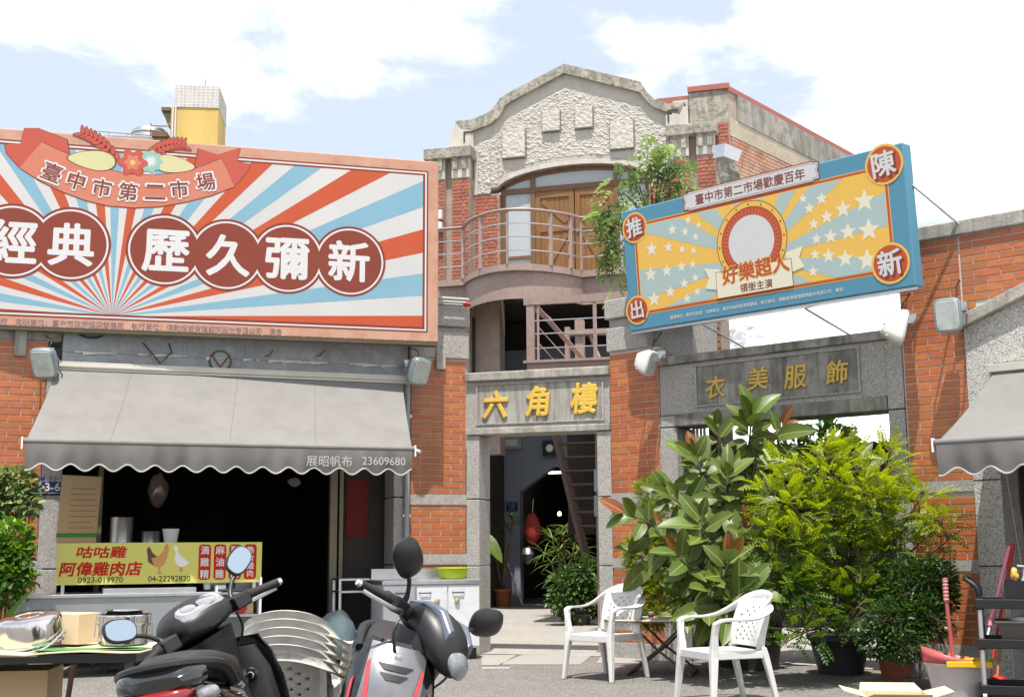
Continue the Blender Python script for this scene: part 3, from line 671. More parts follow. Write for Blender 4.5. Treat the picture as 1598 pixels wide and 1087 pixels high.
layer(bb, [pet(gx, gz_, .115, 9, .09)], .0225, m_pmint, 'flower_print'); layer(bb, [pet(gx, gz_, .05, 11, .35)], .0235, m_pwhite, 'flower_print')
layer(bb, [pet(fx, fz, .135, 6, .16)], .0245, m_psalm2, 'flower_print'); layer(bb, [pet(fx, fz, .075, 6, .2)], .0255, m_psalm, 'flower_print'); layer(bb, [disc(fx, fz, .026)], .0265, m_pyel, 'flower_print')
for ch, px_, py_, rt in zip('臺中市第二市場', (81, 119, 159, 200, 242, 280, 321), (268, 281, 292, 298, 299, 294, 283), (-19, -14, -8, -3, 2, 7, 13)):
    x, z = d(px_, py_, .03)
    hh = dict(h=.185) if ch != '二' else dict(wd=.2)
    txt(ch, bb, x, z, .0275, m_pwhite, bold=.055, rot=R(rt), name='ribbon_character', **{k: v*1.12 for k, v in hh.items()})
    txt(ch, bb, x, z, .0285, m_pbrown, bold=.018, rot=R(rt), name='ribbon_character', **hh)
# chained medallions
for grp in (((-72, 371), (20, 376), (111, 381)), ((257, 390), (354, 398), (449, 403), (546, 408))):
    cs = [d(*q) for q in grp]; r = .392
    layer(bb, [disc(x, z, r, 56) for x, z in cs][::2], .0125, m_pbrown, 'medallion'); layer(bb, [disc(x, z, r, 56) for x, z in cs][1::2], .0135, m_pbrown, 'medallion')
    layer(bb, [disc(x, z, r*.935, 56) for x, z in cs][::2], .0145, m_pwhite, 'medallion'); layer(bb, [disc(x, z, r*.935, 56) for x, z in cs][1::2], .0155, m_pwhite, 'medallion')
    layer(bb, [disc(x, z, r*.885, 56) for x, z in cs][::2], .0165, m_pbrown, 'medallion'); layer(bb, [disc(x, z, r*.885, 56) for x, z in cs][1::2], .0175, m_pbrown, 'medallion')
for ch, q in zip('經典歷久彌新', ((20, 376), (111, 381), (259, 391), (356, 398), (449, 403), (545, 407))):
    txt(ch, bb, *d(*q, .02), .019, m_pwhite, h=.43, bold=.026, name='medallion_character')
txt('指導單位：臺中市政府　主辦單位：臺中市政府經濟發展局　執行單位：傳動經營管理顧問股份有限公司　廣告', bb, d(180, 507)[0]-.02, d(200, 508)[1]+.0, .005, m_pwhite, wd=3.42, bold=.03)
txt('指導單位：臺中市政府　主辦單位：臺中市政府經濟發展局　執行單位：傳動經營管理顧問股份有限公司　廣告', bb, d(180, 507)[0]-.02, d(200, 508)[1]+.0, .007, m_pbrown, wd=3.42, bold=.004)

E_ = FE
def ep(px, py, w=0): return E_.p(px+.042*(445-py)*(.8 if px < 1200 else 1.0), py, w)
be = on(E_, 'billboard', 'blue framed billboard with yellow rays, cream stars and red medallion above brick wing', 'billboard', 1.65, 0, 3.43)
be.rotation_euler = (R(4.2), 0, E_.a)
X0, X1 = ep(985, 515)[0], ep(1429, 445)[0]; Y0, Y1 = 3.43, 4.735
MB().box(X0, X1, 0, .16, Y0, Y1).build('board', m_pteal, be, bevel=.012)
mb = MB(); mb.box(X0, X1, .03, .15, Y0-.028, Y0-.002); mb.build('lower_frame', m_steel, be)
for a_, b_ in (((X0+.8, .1, Y0+.02), (X0+1.08, .85, Y0-.38)), ((X0+2.0, .1, Y0+.02), (X0+2.28, .85, Y0-.38)), ((X1-.02, .1, Y1-.35), (X1+.55, .9, Y0+.1))): MB().tube([a_, b_], .012, 6).build('support_strut', m_steel, be)
fx0, fx1, fz0, fz1 = X0+.15, X1-.17, Y0+.155, Y1-.165
for k, (mt, dd) in enumerate(((m_pyel, 0), (m_pred, .008), (m_pyel, .032))): layer(be, [rect(fx0+dd, fx1-dd, fz0+dd, fz1-dd)], .003+.002*k, mt)
sx0, sx1, sz0, sz1 = fx0+.04, fx1-.04, fz0+.04, fz1-.04
layer(be, [rect(sx0, sx1, sz0, sz1)], .009, m_pyel)
ccx, ccz = ep(1185, 405); rays = []
for k in range(15):
    t0 = R(24*k+3+(4 if k % 2 else 0)); t1 = t0+R(12.5)
    q = cliprect([(ccx, ccz), (ccx+6*math.cos(t0), ccz+6*math.sin(t0)), (ccx+6*math.cos((t0+t1)/2), ccz+6*math.sin((t0+t1)/2)), (ccx+6*math.cos(t1), ccz+6*math.sin(t1))], sx0, sx1, sz0, sz1)
    if q: rays.append(q)
layer(be, rays, .011, m_pgrey)
st = []
for px_, py_, r in ((1030, 355, .085), (1053, 360, .065), (1073, 363, .052), (1089, 371, .045), (1021, 390, .085), (1047, 387, .065), (1068, 390, .052), (1086, 392, .046), (1019, 429, .085), (1044, 423, .07), (1067, 417, .06), (1084, 413, .05), (1024, 467, .09), (1049, 456, .07), (1071, 443, .06), (1088, 434, .05), (1061, 334, .055), (1078, 345, .05), (1094, 353, .045), (1102, 338, .045), (1091, 455, .05), (1075, 466, .055), (1099, 467, .045), (1056, 475, .05),
              (1336, 276, .115), (1306, 293, .085), (1283, 312, .07), (1264, 327, .06), (1349, 315, .115), (1316, 328, .09), (1291, 340, .075), (1271, 351, .06), (1356, 360, .115), (1324, 363, .09), (1297, 370, .075), (1275, 374, .06), (1354, 406, .11), (1320, 404, .09), (1294, 400, .075), (1273, 398, .06), (1312, 430, .07), (1290, 427, .07), (1270, 424, .06), (1261, 441, .055), (1272, 295, .06), (1245, 301, .05), (1254, 312, .05), (1293, 276, .06)):
    x, z = ep(px_, py_)
    q = star(x, z, r, R(4))
    if all(sx0 < p[0] < sx1 and sz0 < p[1] < sz1 for p in q): st.append(q)
layer(be, st, .013, m_pstar, 'star')
for (px_, py_), ch, r in (((995, 357), '推', .145), ((998, 484), '出', .135), ((1379, 259), '陳', .165), ((1390, 411), '新', .165)):
    x, z = ep(px_, py_); layer(be, [disc(x, z, r*1.14)], .015, m_pyel, 'corner_disc'); layer(be, [disc(x, z, r)], .017, m_pred, 'corner_disc')
    txt(ch, be, x+.012, z-.014, .019, m_pbrown, h=r*1.42, bold=.03, name='corner_character', rot=R(4)); txt(ch, be, x-.006, z+.006, .021, m_pwhite, h=r*1.38, bold=.024, name='corner_character', rot=R(4))
# title plate along the top
x0, z0 = ep(1077, 319); x1, z1 = ep(1272, 274); zm = (z0+z1)/2+.02; h = .088
pp = lambda k: [(x0-.05+k, zm-h+k), (x0+.0+k, zm-h+k), (x0+.02, zm-h-.015+k), (x1-.02, zm-h-.015+k), (x1-k, zm-h+k), (x1+.05-k, zm-h+k), (x1+.05-k, zm-.03), (x1+.035-k, zm), (x1+.05-k, zm+.03), (x1+.05-k, zm+h-k), (x1-k, zm+h-k), (x1-.02, zm+h+.015-k), (x0+.02, zm+h+.015-k), (x0+k, zm+h-k), (x0-.05+k, zm+h-k), (x0-.05+k, zm+.03), (x0-.035+k, zm), (x0-.05+k, zm-.03)]
layer(be, [pp(0)], .015, m_pbrown, 'title_plate'); layer(be, [pp(.01)], .017, m_pwhite, 'title_plate'); layer(be, [pp(.022)], .0185, m_pbrown, 'title_plate'); layer(be, [pp(.026)], .020, m_pwhite, 'title_plate')
txt('臺中市第二市場歡慶百年', be, (x0+x1)/2, zm, .0215, m_pbrown, wd=(x1-x0)*.86, bold=.012, name='title_lettering')
# medallion, left plain
mx_, mz_ = ep(1175, 378); r = .40
for k, (mt, q) in enumerate(((m_pbrown, 1.02), (m_pyel, 1.0), (m_pbrown, .875), (m_pred, .86))): layer(be, [disc(mx_, mz_, r*q, 64)], .013+.002*k, mt, 'medallion')
layer(be, [[(mx_+r*.50*math.cos(t-.02), mz_+r*.5*math.sin(t-.02)), (mx_+r*.82*math.cos(t-.012), mz_+r*.82*math.sin(t-.012)), (mx_+r*.82*math.cos(t+.012), mz_+r*.82*math.sin(t+.012)), (mx_+r*.5*math.cos(t+.02), mz_+r*.5*math.sin(t+.02))] for t in np.linspace(0, 2*math.pi, 49)[:-1]], .021, m_psalm, 'medallion')
layer(be, [disc(mx_+r*.935*math.cos(t), mz_+r*.935*math.sin(t), .009, 10) for t in np.linspace(0, 2*math.pi, 17)[:-1]], .021, m_pbrown, 'medallion')
layer(be, [disc(mx_, mz_, r*.66, 64)], .023, m_pwhite, 'medallion')
bx0, bz0 = ep(1122, 453); bx1, _z = ep(1238, 425)
by0, by1 = ep(1180, 449)[1]-.045, ep(1180, 420)[1]+.03
layer(be, [[(bx0-.14, by0+.12), (bx0+.05, by0+.08), (bx0+.05, by0+.29), (bx0-.14, by0+.33), (bx0-.09, by0+.22)], [(bx1-.05, by0+.12), (bx1+.14, by0+.16), (bx1+.09, by0+.26), (bx1+.14, by0+.36), (bx1-.05, by0+.33)]], .025, m_pstar, 'banner')
layer(be, [rect(bx0-.006, bx1+.006, by0-.006, by1+.006)], .027, m_pbrown, 'banner'); layer(be, [rect(bx0, bx1, by0, by1)], .029, m_pstar, 'banner')
q = ep(1181, 427); txt('好樂超人', be, q[0], q[1]+.045, .031, m_pyel, wd=.78, bold=.04, name='banner_lettering', rot=R(2)); txt('好樂超人', be, q[0], q[1]+.045, .033, m_pred, wd=.76, bold=.018, name='banner_lettering', rot=R(2))
txt('領銜主演', be, q[0]+.0, by0+.062, .031, m_pbrown, wd=.37, bold=.012, name='banner_lettering')
txt('指導單位：臺中市政府　主辦單位：臺中市政府經濟發展局　執行單位：傳動經營管理顧問股份有限公司　廣告', be, (X0+X1)/2-.08, Y0+.078, .005, m_pwhite, wd=2.0, bold=.012)

# ================================================================ hexagonal tower
T = FT; t_ = T.p
tw = on(T, 'tower_building', 'old brick tower hall with a curved stucco gable and arched window above a round balcony', 'tower building', .3, 0, 0)
L0, L1 = T.u(740, 350), T.u(1052, 300)          # between the piers
def tz(px, py, w=0): return T.z(px, py, w)
def tu(px, py, w=0): return T.u(px, py, w)
# opening of the window wall
ox0, ox1 = tu(779, 380), tu(779, 380)+ (tu(833, 380)-tu(779, 380))*2+(tu(953, 380)-tu(833, 380))*1.0+.06
ocx = (ox0+ox1)/2; ospring = tz(780, 300); otop = tz(885, 258)
def archz(u):
    k = (u-ocx)/((ox1-ox0)/2); return ospring+(otop-ospring)*math.sqrt(max(0, 1-k*k*.92)) if abs(k) <= 1 else ospring
zfl = tz(880, 438)
# gable silhouette
gp = [t_(*q) for q in ((724, 205), (742, 206), (768, 196), (782, 184), (790, 168), (800, 161), (882, 117), (1000, 147), (1010, 160), (1022, 171), (1044, 178), (1062, 182))]
gtop = [t_(*q) for q in ((713, 192), (738, 190), (762, 180), (776, 167), (782, 157), (796, 148), (882, 103), (1001, 131), (1010, 145), (1022, 158), (1044, 165), (1070, 163))]
bandz = tz(740, 305)
arc = [(ox0+(ox1-ox0)*i/24, archz(ox0+(ox1-ox0)*i/24)) for i in range(25)]
# roughcast field as a displaced grid
from mathutils import noise as mn
def gtopz(u):
    P = sorted(gp, key=lambda q: q[0])
    for i in range(len(P)-1):
        if P[i][0] <= u <= P[i+1][0]:
            s = (u-P[i][0])/max(1e-6, P[i+1][0]-P[i][0]); return P[i][1]*(1-s)+P[i+1][1]*s
    return P[0][1] if u < P[0][0] else P[-1][1]
nu, nv = 230, 120; vv = []; ff = []
for j in range(nv+1):
    for i in range(nu+1):
        u = L0+(L1-L0)*i/nu; zb_ = max(bandz, archz(u)+.11) if ox0-.15 < u < ox1+.15 else bandz; zt_ = gtopz(u); z = zb_+(zt_-zb_)*j/nv
        rim = min(1, (zt_-z)/.30, (z-zb_)/.06 if ox0-.15 < u < ox1+.15 else 1, (u-L0)/.1, (L1-u)/.1)
        q = V((u*8.5+z*4.0, u*-2.2, z*12)); a_ = mn.noise(q)+.5*mn.noise(q*2.3)
        amp = (max(0, min(1, (rim-.85)/.15)))
        vv.append((u, -.02-amp*(.004+.020*abs(a_)+.010*mn.noise(q*4)), z))
ff = [(j*(nu+1)+i, j*(nu+1)+i+1, (j+1)*(nu+1)+i+1, (j+1)*(nu+1)+i) for j in range(nv) for i in range(nu)]
MB().add(vv, ff).build('stucco_gable', m_gable, tw, smooth=False, fix=False)
mb = MB(); mb.prism([(L0, bandz)]+[(x, z) for x, z in arc]+[(L1, bandz)]+[(x, z) for x, z in reversed(gp) if L0 < x < L1], 0.0, .35); mb.build('gable_wall', m_gablesmooth, tw)
# arch reveal
mb = MB(); n = len(arc)
v = [(x, y, z+dz) for x, z in arc for y, dz in ((-.035, 0), (-.035, .10), (.35, 0))]
mb.add(v, [q for i in range(n-1) for q in ((i*3, i*3+1, i*3+4, i*3+3), (i*3, i*3+3, i*3+5, i*3+2))]); mb.build('arch_band', m_gablesmooth, tw)
# coping following the gable
mb = MB()
for i in range(len(gp)-1):
    a0, a1, b0, b1 = gp[i], gp[i+1], gtop[i], gtop[i+1]
    mb.hexa([(a0[0], -.12, a0[1]), (a1[0], -.12, a1[1]), (b1[0], -.12, b1[1]), (b0[0], -.12, b0[1])], [(a0[0], .4, a0[1]), (a1[0], .4, a1[1]), (b1[0], .4, b1[1]), (b0[0], .4, b0[1])])
mb.build('gable_coping', m_cornice, tw)
m_gshade = M('shadow_outline', (.17, .155, .13), .95)  # colour of the painted shadow line round the gable plaques
m_plq = M('raised_plaque', (.50, .47, .41), .9, n=(7, .5, (.40, .375, .325)), b=(14, .8, .05))
for q in ((786, 206, 821, 246), (848, 177, 875, 205), (899, 173, 926, 200), (953, 193, 990, 232)):
    x0, z1 = t_(q[0], q[1]); x1, z0 = t_(q[2], q[3]); MB().box(x0, x1, -.11, -.0, z0, z1).build('plaque', m_plq, tw, bevel=.008); MB().box(x0-.02, x1+.02, -.052, -.01, z0-.025, z1+.015).build('plaque_shadow', m_gshade, tw)  # dark border behind each plaque paints its shadow outline
# brick fields either side of the window
zlow = zfl-.1
for x0, x1, sd in ((L0, ox0, 31), (ox1, L1, 32)):
    mb = MB().box(x0, x1, .0, .35, 2.9, bandz-.002).build('brick_wall', m_oldmortar, tw); tiles(mb, x0+.01, x1-.01, zlow, bandz-.01, w=.003, px=.235, pz=.071, gap=.011, mat=m_oldbrick, seed=sd, header=True)
# piers with stepped cement heads
def pier(x0, x1, ztop, zcapb, zhb, sx):
    mb = MB().box(x0, x1, -.22, .35, 2.9, zhb+.02).build('pier', m_oldmortar, tw)
    m_ = (x0+x1)/2; gp_ = .07
    for k, (q0, q1) in enumerate(((x0, m_-gp_), (m_+gp_, x1))):
        f = MB().box(q0, q1, -.30, -.22, 3.0, zhb).build('pier_strip', m_oldmortar, tw); tiles(f, q0, q1, zlow, zhb, w=.303, px=.235, pz=.071, gap=.011, mat=m_oldbrick, seed=40+k+int(x0*3), header=True)
        MB().box(q0-.0, q1+.0, -.335, -.2, zhb, zcapb+.12).build('pier_head', m_gablesmooth, tw, bevel=.01)
        for s in (0, 1): MB().box(q0+.1*0+(q1-q0)*(.12 if s == 0 else .62), q0+(q1-q0)*(.38 if s == 0 else .88), -.39, -.33, zcapb-.14, zcapb+.1).build('corbel', m_cornice, tw)
    MB().box(x0+.02, x1-.02, -.2, .3, zhb-.3, ztop-.1).build('pier_core', m_oldmortar, tw)
    MB().box(x0-.06, x1+.06, -.42, .4, zcapb+.1, ztop).build('pier_cap', m_cornice, tw, bevel=.015)
    # little pedestal with a hooked moulding
    MB().box(x0+.02 if sx > 0 else x0+.4, x1-.5 if sx > 0 else x1-.02, -.12, .35, ztop, ztop+.44).build('pedestal', m_gablesmooth, tw)
px0, px1 = tu(668, 300, .3), L0-.0
pier(px0, px1, tz(700, 229, .42), tz(700, 246, .42)-.1, tz(700, 280, .3), -1)
qx0, qx1 = L1, tu(1118, 300, .3)
pier(qx0, qx1, tz(1085, 191, .42), tz(1085, 208, .42)-.1, tz(1085, 243, .3), 1)
mb = MB()
for x0, x1 in ((tu(724, 210, .1), tu(740, 210, .1)), (tu(1042, 180, .1), tu(1058, 180, .1))):
    za, zb_ = tz(730, 208, .1), tz(730, 222, .1)
    if x0 > 0: za, zb_ = tz(1050, 174, .1), tz(1050, 190, .1)
    mb.box(x0, x1, -.135, -.118, za, za+.03); mb.box(x0, x0+.03, -.135, -.118, zb_, za)
mb.build('hook_moulding', m_seam, tw)
MB().box(tu(713, 200), tu(741, 200), -.115, .38, tz(700, 229, .42)-.02, gtop[0][1]-.01).build('gable_shoulder', m_gablesmooth, tw, bevel=.01); MB().box(tu(1040, 190), tu(1073, 190), -.115, .38, tz(1085, 191, .42)-.02, gp[-1][1]+.02).build('gable_shoulder', m_gablesmooth, tw, bevel=.01)
# arched window: brown frames, frosted panes, plank doors
w0 = .18
def wbar(x0, x1, z0, z1, y0=w0-.06, y1=w0): return MB().box(x0, x1, y0, y1, z0, z1)
fr_ = MB(); fw = .09
side = (ox1-ox0)*.235; d0, d1 = ox0+side, ox1-side; trz = tz(880, 293); 
fr_.box(ox0, ox0+fw, w0-.06, w0, zfl, archz(ox0+fw)); fr_.box(ox1-fw, ox1, w0-.06, w0, zfl, archz(ox1-fw))
fr_.box(d0-fw, d0, w0-.07, w0, zfl, archz(d0)); fr_.box(d1, d1+fw, w0-.07, w0, zfl, archz(d1)); fr_.box(ox0+fw, ox1-fw, w0-.065, w0-.002, trz, trz+.10)
for i in range(24):
    x0, z0 = arc[i]; x1, z1 = arc[i+1]; fr_.hexa([(x0, w0-.06, z0-.08), (x1, w0-.06, z1-.08), (x1, w0-.06, z1), (x0, w0-.06, z0)], [(x0, w0, z0-.08), (x1, w0, z1-.08), (x1, w0, z1), (x0, w0, z0)])
for x0, x1 in ((ox0+fw, d0-fw), (d1+fw, ox1-fw)):
    fr_.box(x0, x1, w0-.05, w0-.005, zfl+.52, zfl+.58)
win = fr_.build('window_frame', m_frame, tw)
for x0, x1, z0, z1 in ((ox0+fw, d0-fw, zfl, zfl+.52), (ox0+fw, d0-fw, zfl+.58, trz), (d1+fw, ox1-fw, zfl, zfl+.52), (d1+fw, ox1-fw, zfl+.58, trz)):
    MB().box(x0, x1, w0-.02, w0-.01, z0, z1).build('pane', m_frost, win)
for x0, x1 in ((ox0+fw, d0-fw), (d0, d1), (d1+fw, ox1-fw)):
    pp_ = [(x0, trz+.1)]+[(x1, trz+.1)]+[(x1+(x0-x1)*i/12, archz(x1+(x0-x1)*i/12)-.07) for i in range(13)]
    MB().prism(pp_, w0-.02, w0-.01).build('pane', m_frost, win)
dm = (d0+d1)/2
for s, (x0, x1) in enumerate(((d0, dm-.01), (dm+.01, d1))):
    dr = MB().box(x0, x1, w0-.015, w0+.02, zfl, trz).build('door', m_woodred, tw)
    n = 6
    for i in range(n): q0 = x0+.1+(x1-x0-.2)*i/n; MB().box(q0+.004, q0+(x1-x0-.2)/n-.004, w0-.022, w0-.014, zfl+.02, trz-.1).build('plank', m_wood, dr)
    for q in ((x0, x0+.1, zfl, trz), (x1-.1, x1, zfl, trz), (x0+.1, x1-.1, trz-.13, trz), (x0+.1, x1-.1, zfl+1.02, zfl+1.14), (x0+.1, x1-.1, zfl, zfl+.12)): MB().box(q[0], q[1], w0-.045, w0-.016, q[2], q[3]).build('rail', m_wood, dr)
    za, zb_ = zfl+1.14, trz-.13; xa, xb = (x1-.1, x0+.1) if s else (x0+.1, x1-.1)
    xa, xb = (x0+.1, x1-.1) if s == 0 else (x1-.1, x0+.1)
    def brace(xa, za, xb, zb_):
        dx, dz = xb-xa, zb_-za; l = math.hypot(dx, dz); nx, nz_ = -dz/l*.05, dx/l*.05
        MB().prism([(xa-nx, za-nz_), (xb-nx, zb_-nz_), (xb+nx, zb_+nz_), (xa+nx, za+nz_)], w0-.04, w0-.018).build('brace', m_wood, dr)
    brace(xa+(.05 if s == 0 else -.05), zb_-.06, xb-(.05 if s == 0 else -.05), za+.06); brace(xa+(.05 if s == 0 else -.05), zfl+.18, xb-(.05 if s == 0 else -.05), zfl+.96)
    MB().lathe([(.0, -.02), (.03, -.015), (.03, .01), (.012, .02)], (dm-.06 if s == 0 else dm+.06, w0-.06, zfl+1.0), 10, ax='y').build('door_knob', m_steel, dr)
MB().box(ox0-.02, ox1+.02, .36, .42, zfl-.1, otop+.3).build('rear_wall', m_dark, tw)
# raised corner block and flank wall
kx0, kx1 = tu(1075, 150, .1), tu(1136, 150, .1)
MB().box(L1+.02, kx0, .0, .4, tz(1050, 200), tz(1050, 158)).build('parapet_wall', m_gablesmooth, tw)
MB().box(L1-.3, kx0-.01, .02, .3, tz(1050, 160), tz(1050, 151)).build('metal_coping', m_redc, tw)
MB().box(kx0, kx1, -.1, .38, 3, tz(1100, 145)).build('corner_block', m_cornice, tw, bevel=.01)
MB().box(kx0-.02, kx1+.03, -.14, .42, tz(1100, 145), tz(1100, 137)).build('metal_coping', m_redc, tw)
mb = MB().box(kx1-.30, kx1+.004, -.115, -.09, 5.5, tz(1125, 192)).build('brick_quoin', m_oldmortar, tw); tiles(mb, kx1-.30, kx1, tz(1125, 245), tz(1125, 192), w=.118, px=.235, pz=.071, gap=.011, mat=m_oldbrick, seed=77)
FF = Fr(T.world(kx1, .1)[:2], 50); 
fl = on(FF, 'flank_wall', 'long weathered side wall of patched brick and grey render under a sloping red coping', 'wall', 3)
ztf = FF.z(1137, 137)
MB().box(0.0, 6.5, .0, .4, 0, ztf-.08).build('wall', m_oldmortar, fl)
MB().box(-.02, 6.5, -.03, .45, ztf-.08, ztf+.02).build('metal_coping', m_redc, fl)
m_rendr = M('grey_render', (.33, .315, .27), .92, n=(1.3, .7, (.22, .21, .18)), n2=(4, .6, (.12, .115, .10)), streak=(5, .8, (.15, .145, .125)), b=(30, .5, .015))
MB().box(.3, 6.5, -.035, .0, FF.z(1180, 205), ztf-.082).build('render_band', m_rendr, fl)
m_rub = M('sandy_render', (.42, .36, .27), .92, n=(2, .6, (.30, .25, .19)), b=(20, .6, .02))
MB().box(.02, 6.5, -.02, -.0, FF.z(1180, 205)-.35, FF.z(1180, 205)-.004).build('render_band', m_rub, fl)
m_worn = M('worn_brick', (.38, .17, .10), .85, n=(1.2, .8, (.44, .33, .23)), n2=(5, .6, (.24, .11, .075)), b=(40, .6, .01), rnd=.3)
tiles(fl, .04, 6.4, FF.z(1180, 205)-2.3, FF.z(1180, 205)-.36, w=.006, px=.25, pz=.075, gap=.012, mat=m_worn, seed=51, limit=300)
# small sheet-metal lean-to on the flank
mb = MB(); x, z = FF.p(1133, 232, .5)
P_ = [FF.p(*q, .35) for q in ((1120, 226), (1147, 238), (1140, 255), (1118, 246))]
mb.prism(P_, -.5, -.28); mb.build('metal_hood', m_steel, fl)
for i in range(6): mb = MB(); q0 = FF.p(1119+i*1.5, 247+i*9, .3); mb.box(q0[0], q0[0]+.75, -.33, -.3, q0[1]-.22, q0[1]-.01); mb.build('louvre', m_cornice, fl)

# balcony: curved slab with rail
bl_ = on(T, 'balcony', 'curved balcony with mauve steel railing in front of the arched tower window', 'balcony', .2, 1.0, zfl)
r_u0, r_u1 = tu(722, 400, .6), tu(908, 400, .6)
def rail_pts(z):
    ua, ub = tu(724, 430, .7), tu(906, 430, .85); P = []
    for i in range(17):
        t = i/16; P.append((ua+(ub-ua)*t, -(.75+.95*math.sin(math.pi*t)**.8), z))
    return P
base = rail_pts(zfl)
lft = [(tu(684, 440, .7), -.75, zfl)]; rgt = [(tu(960, 440, .8)+.3, -.85, zfl)]
full = lft+base+rgt
mb = MB(); n = len(full)
zb1 = zfl-.62
top = [(x, y, zfl) for x, y, z in full]+[(full[-1][0], .0, zfl), (full[0][0], .0, zfl)]; N_ = len(top)
mb.add(top+[(x, y, zfl-.12) for x, y, z in top], [tuple(range(N_)), tuple(range(2*N_-1, N_-1, -1))]+[(i, (i+1) % N_, (i+1) % N_+N_, i+N_) for i in range(N_)]); mb.build('floor_slab', m_pink, bl_)
# deep curved fascia below
mb = MB()
for i in range(len(full)-1):
    (xa, ya, _), (xb, yb, _) = full[i], full[i+1]; ya += .1; yb += .1
    mb.hexa([(xa, ya, zb1+.0), (xb, yb, zb1), (xb, yb, zfl-.12), (xa, ya, zfl-.12)], [(xa, ya+.04, zb1), (xb, yb+.04, zb1), (xb, yb+.04, zfl-.12), (xa, ya+.04, zfl-.12)])
mb.build('fascia', m_pink, bl_, smooth=False)
hr = 1.0
MB().tube([(x, y, z+hr) for x, y, z in full], .045, 8, flatten=.7).build('handrail', m_pink, bl_, smooth=True)
for k in (.25, .5, .75): MB().tube([(x, y, z+hr*k) for x, y, z in full], .013, 6).build('rail_wire', m_steel, bl_, smooth=True)
for i in (0, 1, 5, 9, 14, 16, 17):
    x, y, z = full[min(i, n-1)]; q = .035 if i in (1, 5, 14, 16) else .018; MB().box(x-q, x+q, y-.02, y+.02, z, z+hr-.02).build('post', m_pink, bl_)
# under-croft: brick sides, lower wall with chamfered opening
mb = MB(); mb.box(px0-3, px1+.02, -.15, .3, 0, zfl-.62).build('undercroft_pier', m_dark, tw)  # brick pier under the balcony, its shade put into a near-black colour
UW = -2.0                                              # recessed wall stands 2 m behind the front
m_bluewall = M('blue_grey_wall', (.21, .235, .28), .8, n=(2, .4, (.17, .19, .225)))
q = lambda px, py: T.p(px, py, UW)
xa, xb = q(812, 900)[0], q(975, 900)[0]+.6; zc1, zc2_ = q(812, 767)[1], q(862, 728)[1]; xc = q(863, 728)[0]
xL, xR = q(775, 800)[0], xb+1.2
poly = [(xL, 0), (xL, 5.2), (xR, 5.2), (xR, 0), (xb, 0), (xb, zc1), (xb-(xc-xa), zc2_), (xc, zc2_), (xa, zc1), (xa, 0)]
MB().prism(poly, -UW, -UW+.25).build('lower_wall', m_bluewall, tw)
sw = MB().box(xL-.9, xL, -UW-.02, -UW+.5, 0, 5.2).build('brick_wall', m_oldmortar, tw); tiles(sw, xL-.9, xL-.0, .05, q(760, 560)[1], w=UW+.025, px=.235, pz=.071, gap=.011, mat=m_oldbrick, seed=61)
mb = MB(); mb.box(-4, 5, .3, 10, zfl-.3, zfl-.12); mb.build('undercroft_ceiling', m_dark, tw)
mb = MB(); mb.box(xL-.3, xL-.1, -UW+.3, 9, 0, 5); mb.box(xR, xR+.2, -UW-.2, 9, 0, 5); mb.box(-4, 5, 9, 9.2, 0, 5.4); mb.build('hall_wall', m_dark, tw)
mb = MB(); mb.box(-4.2, -4.0, .3, 9, 0, zfl); mb.build('hall_wall', m_dark, tw)
mb = MB(); mb.box(px1-.9, px1-.0, .3, 2.1, 0, zfl-.13); sb = mb.build('side_wall', m_dark, tw)  # brick side wall, shade painted in as plain dark colour
tw2 = [tu(725, 520, -.2), tu(768, 520, -.2)]
bwall = MB().box(tw2[0]-.4, tw2[1], .18, .3, tz(740, 590, -.2), zfl-.65).build('brick_wall', m_oldmortar, tw); tiles(bwall, tw2[0]-.2, tw2[1]-.0, tz(740, 585, -.2), zfl-.66, w=-.175, px=.235, pz=.071, gap=.011, mat=m_oldbrick, seed=62)
MB().box(-4, 5, 2.2, 2.3, 5.0, 5.8).build('hall_wall', m_dark, tw)
# hall lights that the photo shows lit
m_tube = M('lit_tube', (1, 1, 1), .5, emit=((1, .98, .92), 9))
m_bulb = M('lit_bulb', (1, .8, .5), .5, emit=((1, .72, .38), 14))
o = thing('ceiling_tube_lamp', 'lit white fluorescent tube in the dark hall behind the chamfered opening', 'lamp', T.world(*(lambda p: (p[0], UW-2.4))(T.p(869, 737, UW-2.4)), T.p(869, 737, UW-2.4)[1]), T.a)
mb = MB(); mb.tube([(-.33, 0, 0), (.33, 0, 0)], .017, 8); mb.build('tube', m_tube, o); MB().box(-.36, .36, .0-.02, .02, .02, .06).build('fitting', m_white, o)
p_ = T.p(873, 801, UW-2.0)
o = thing('bare_bulb', 'small warm lit bulb hanging in the dark hall above the palm', 'lamp', T.world(p_[0], UW-2.0, p_[1]), T.a)
MB().lathe([(0, -.045), (.035, -.03), (.04, 0), (.02, .04), (0, .05)], (0, 0, 0), 12).build('bulb', m_bulb, o, smooth=True); MB().tube([(0, 0, .05), (0, 0, .9)], .006, 6).build('cord', m_black, o)
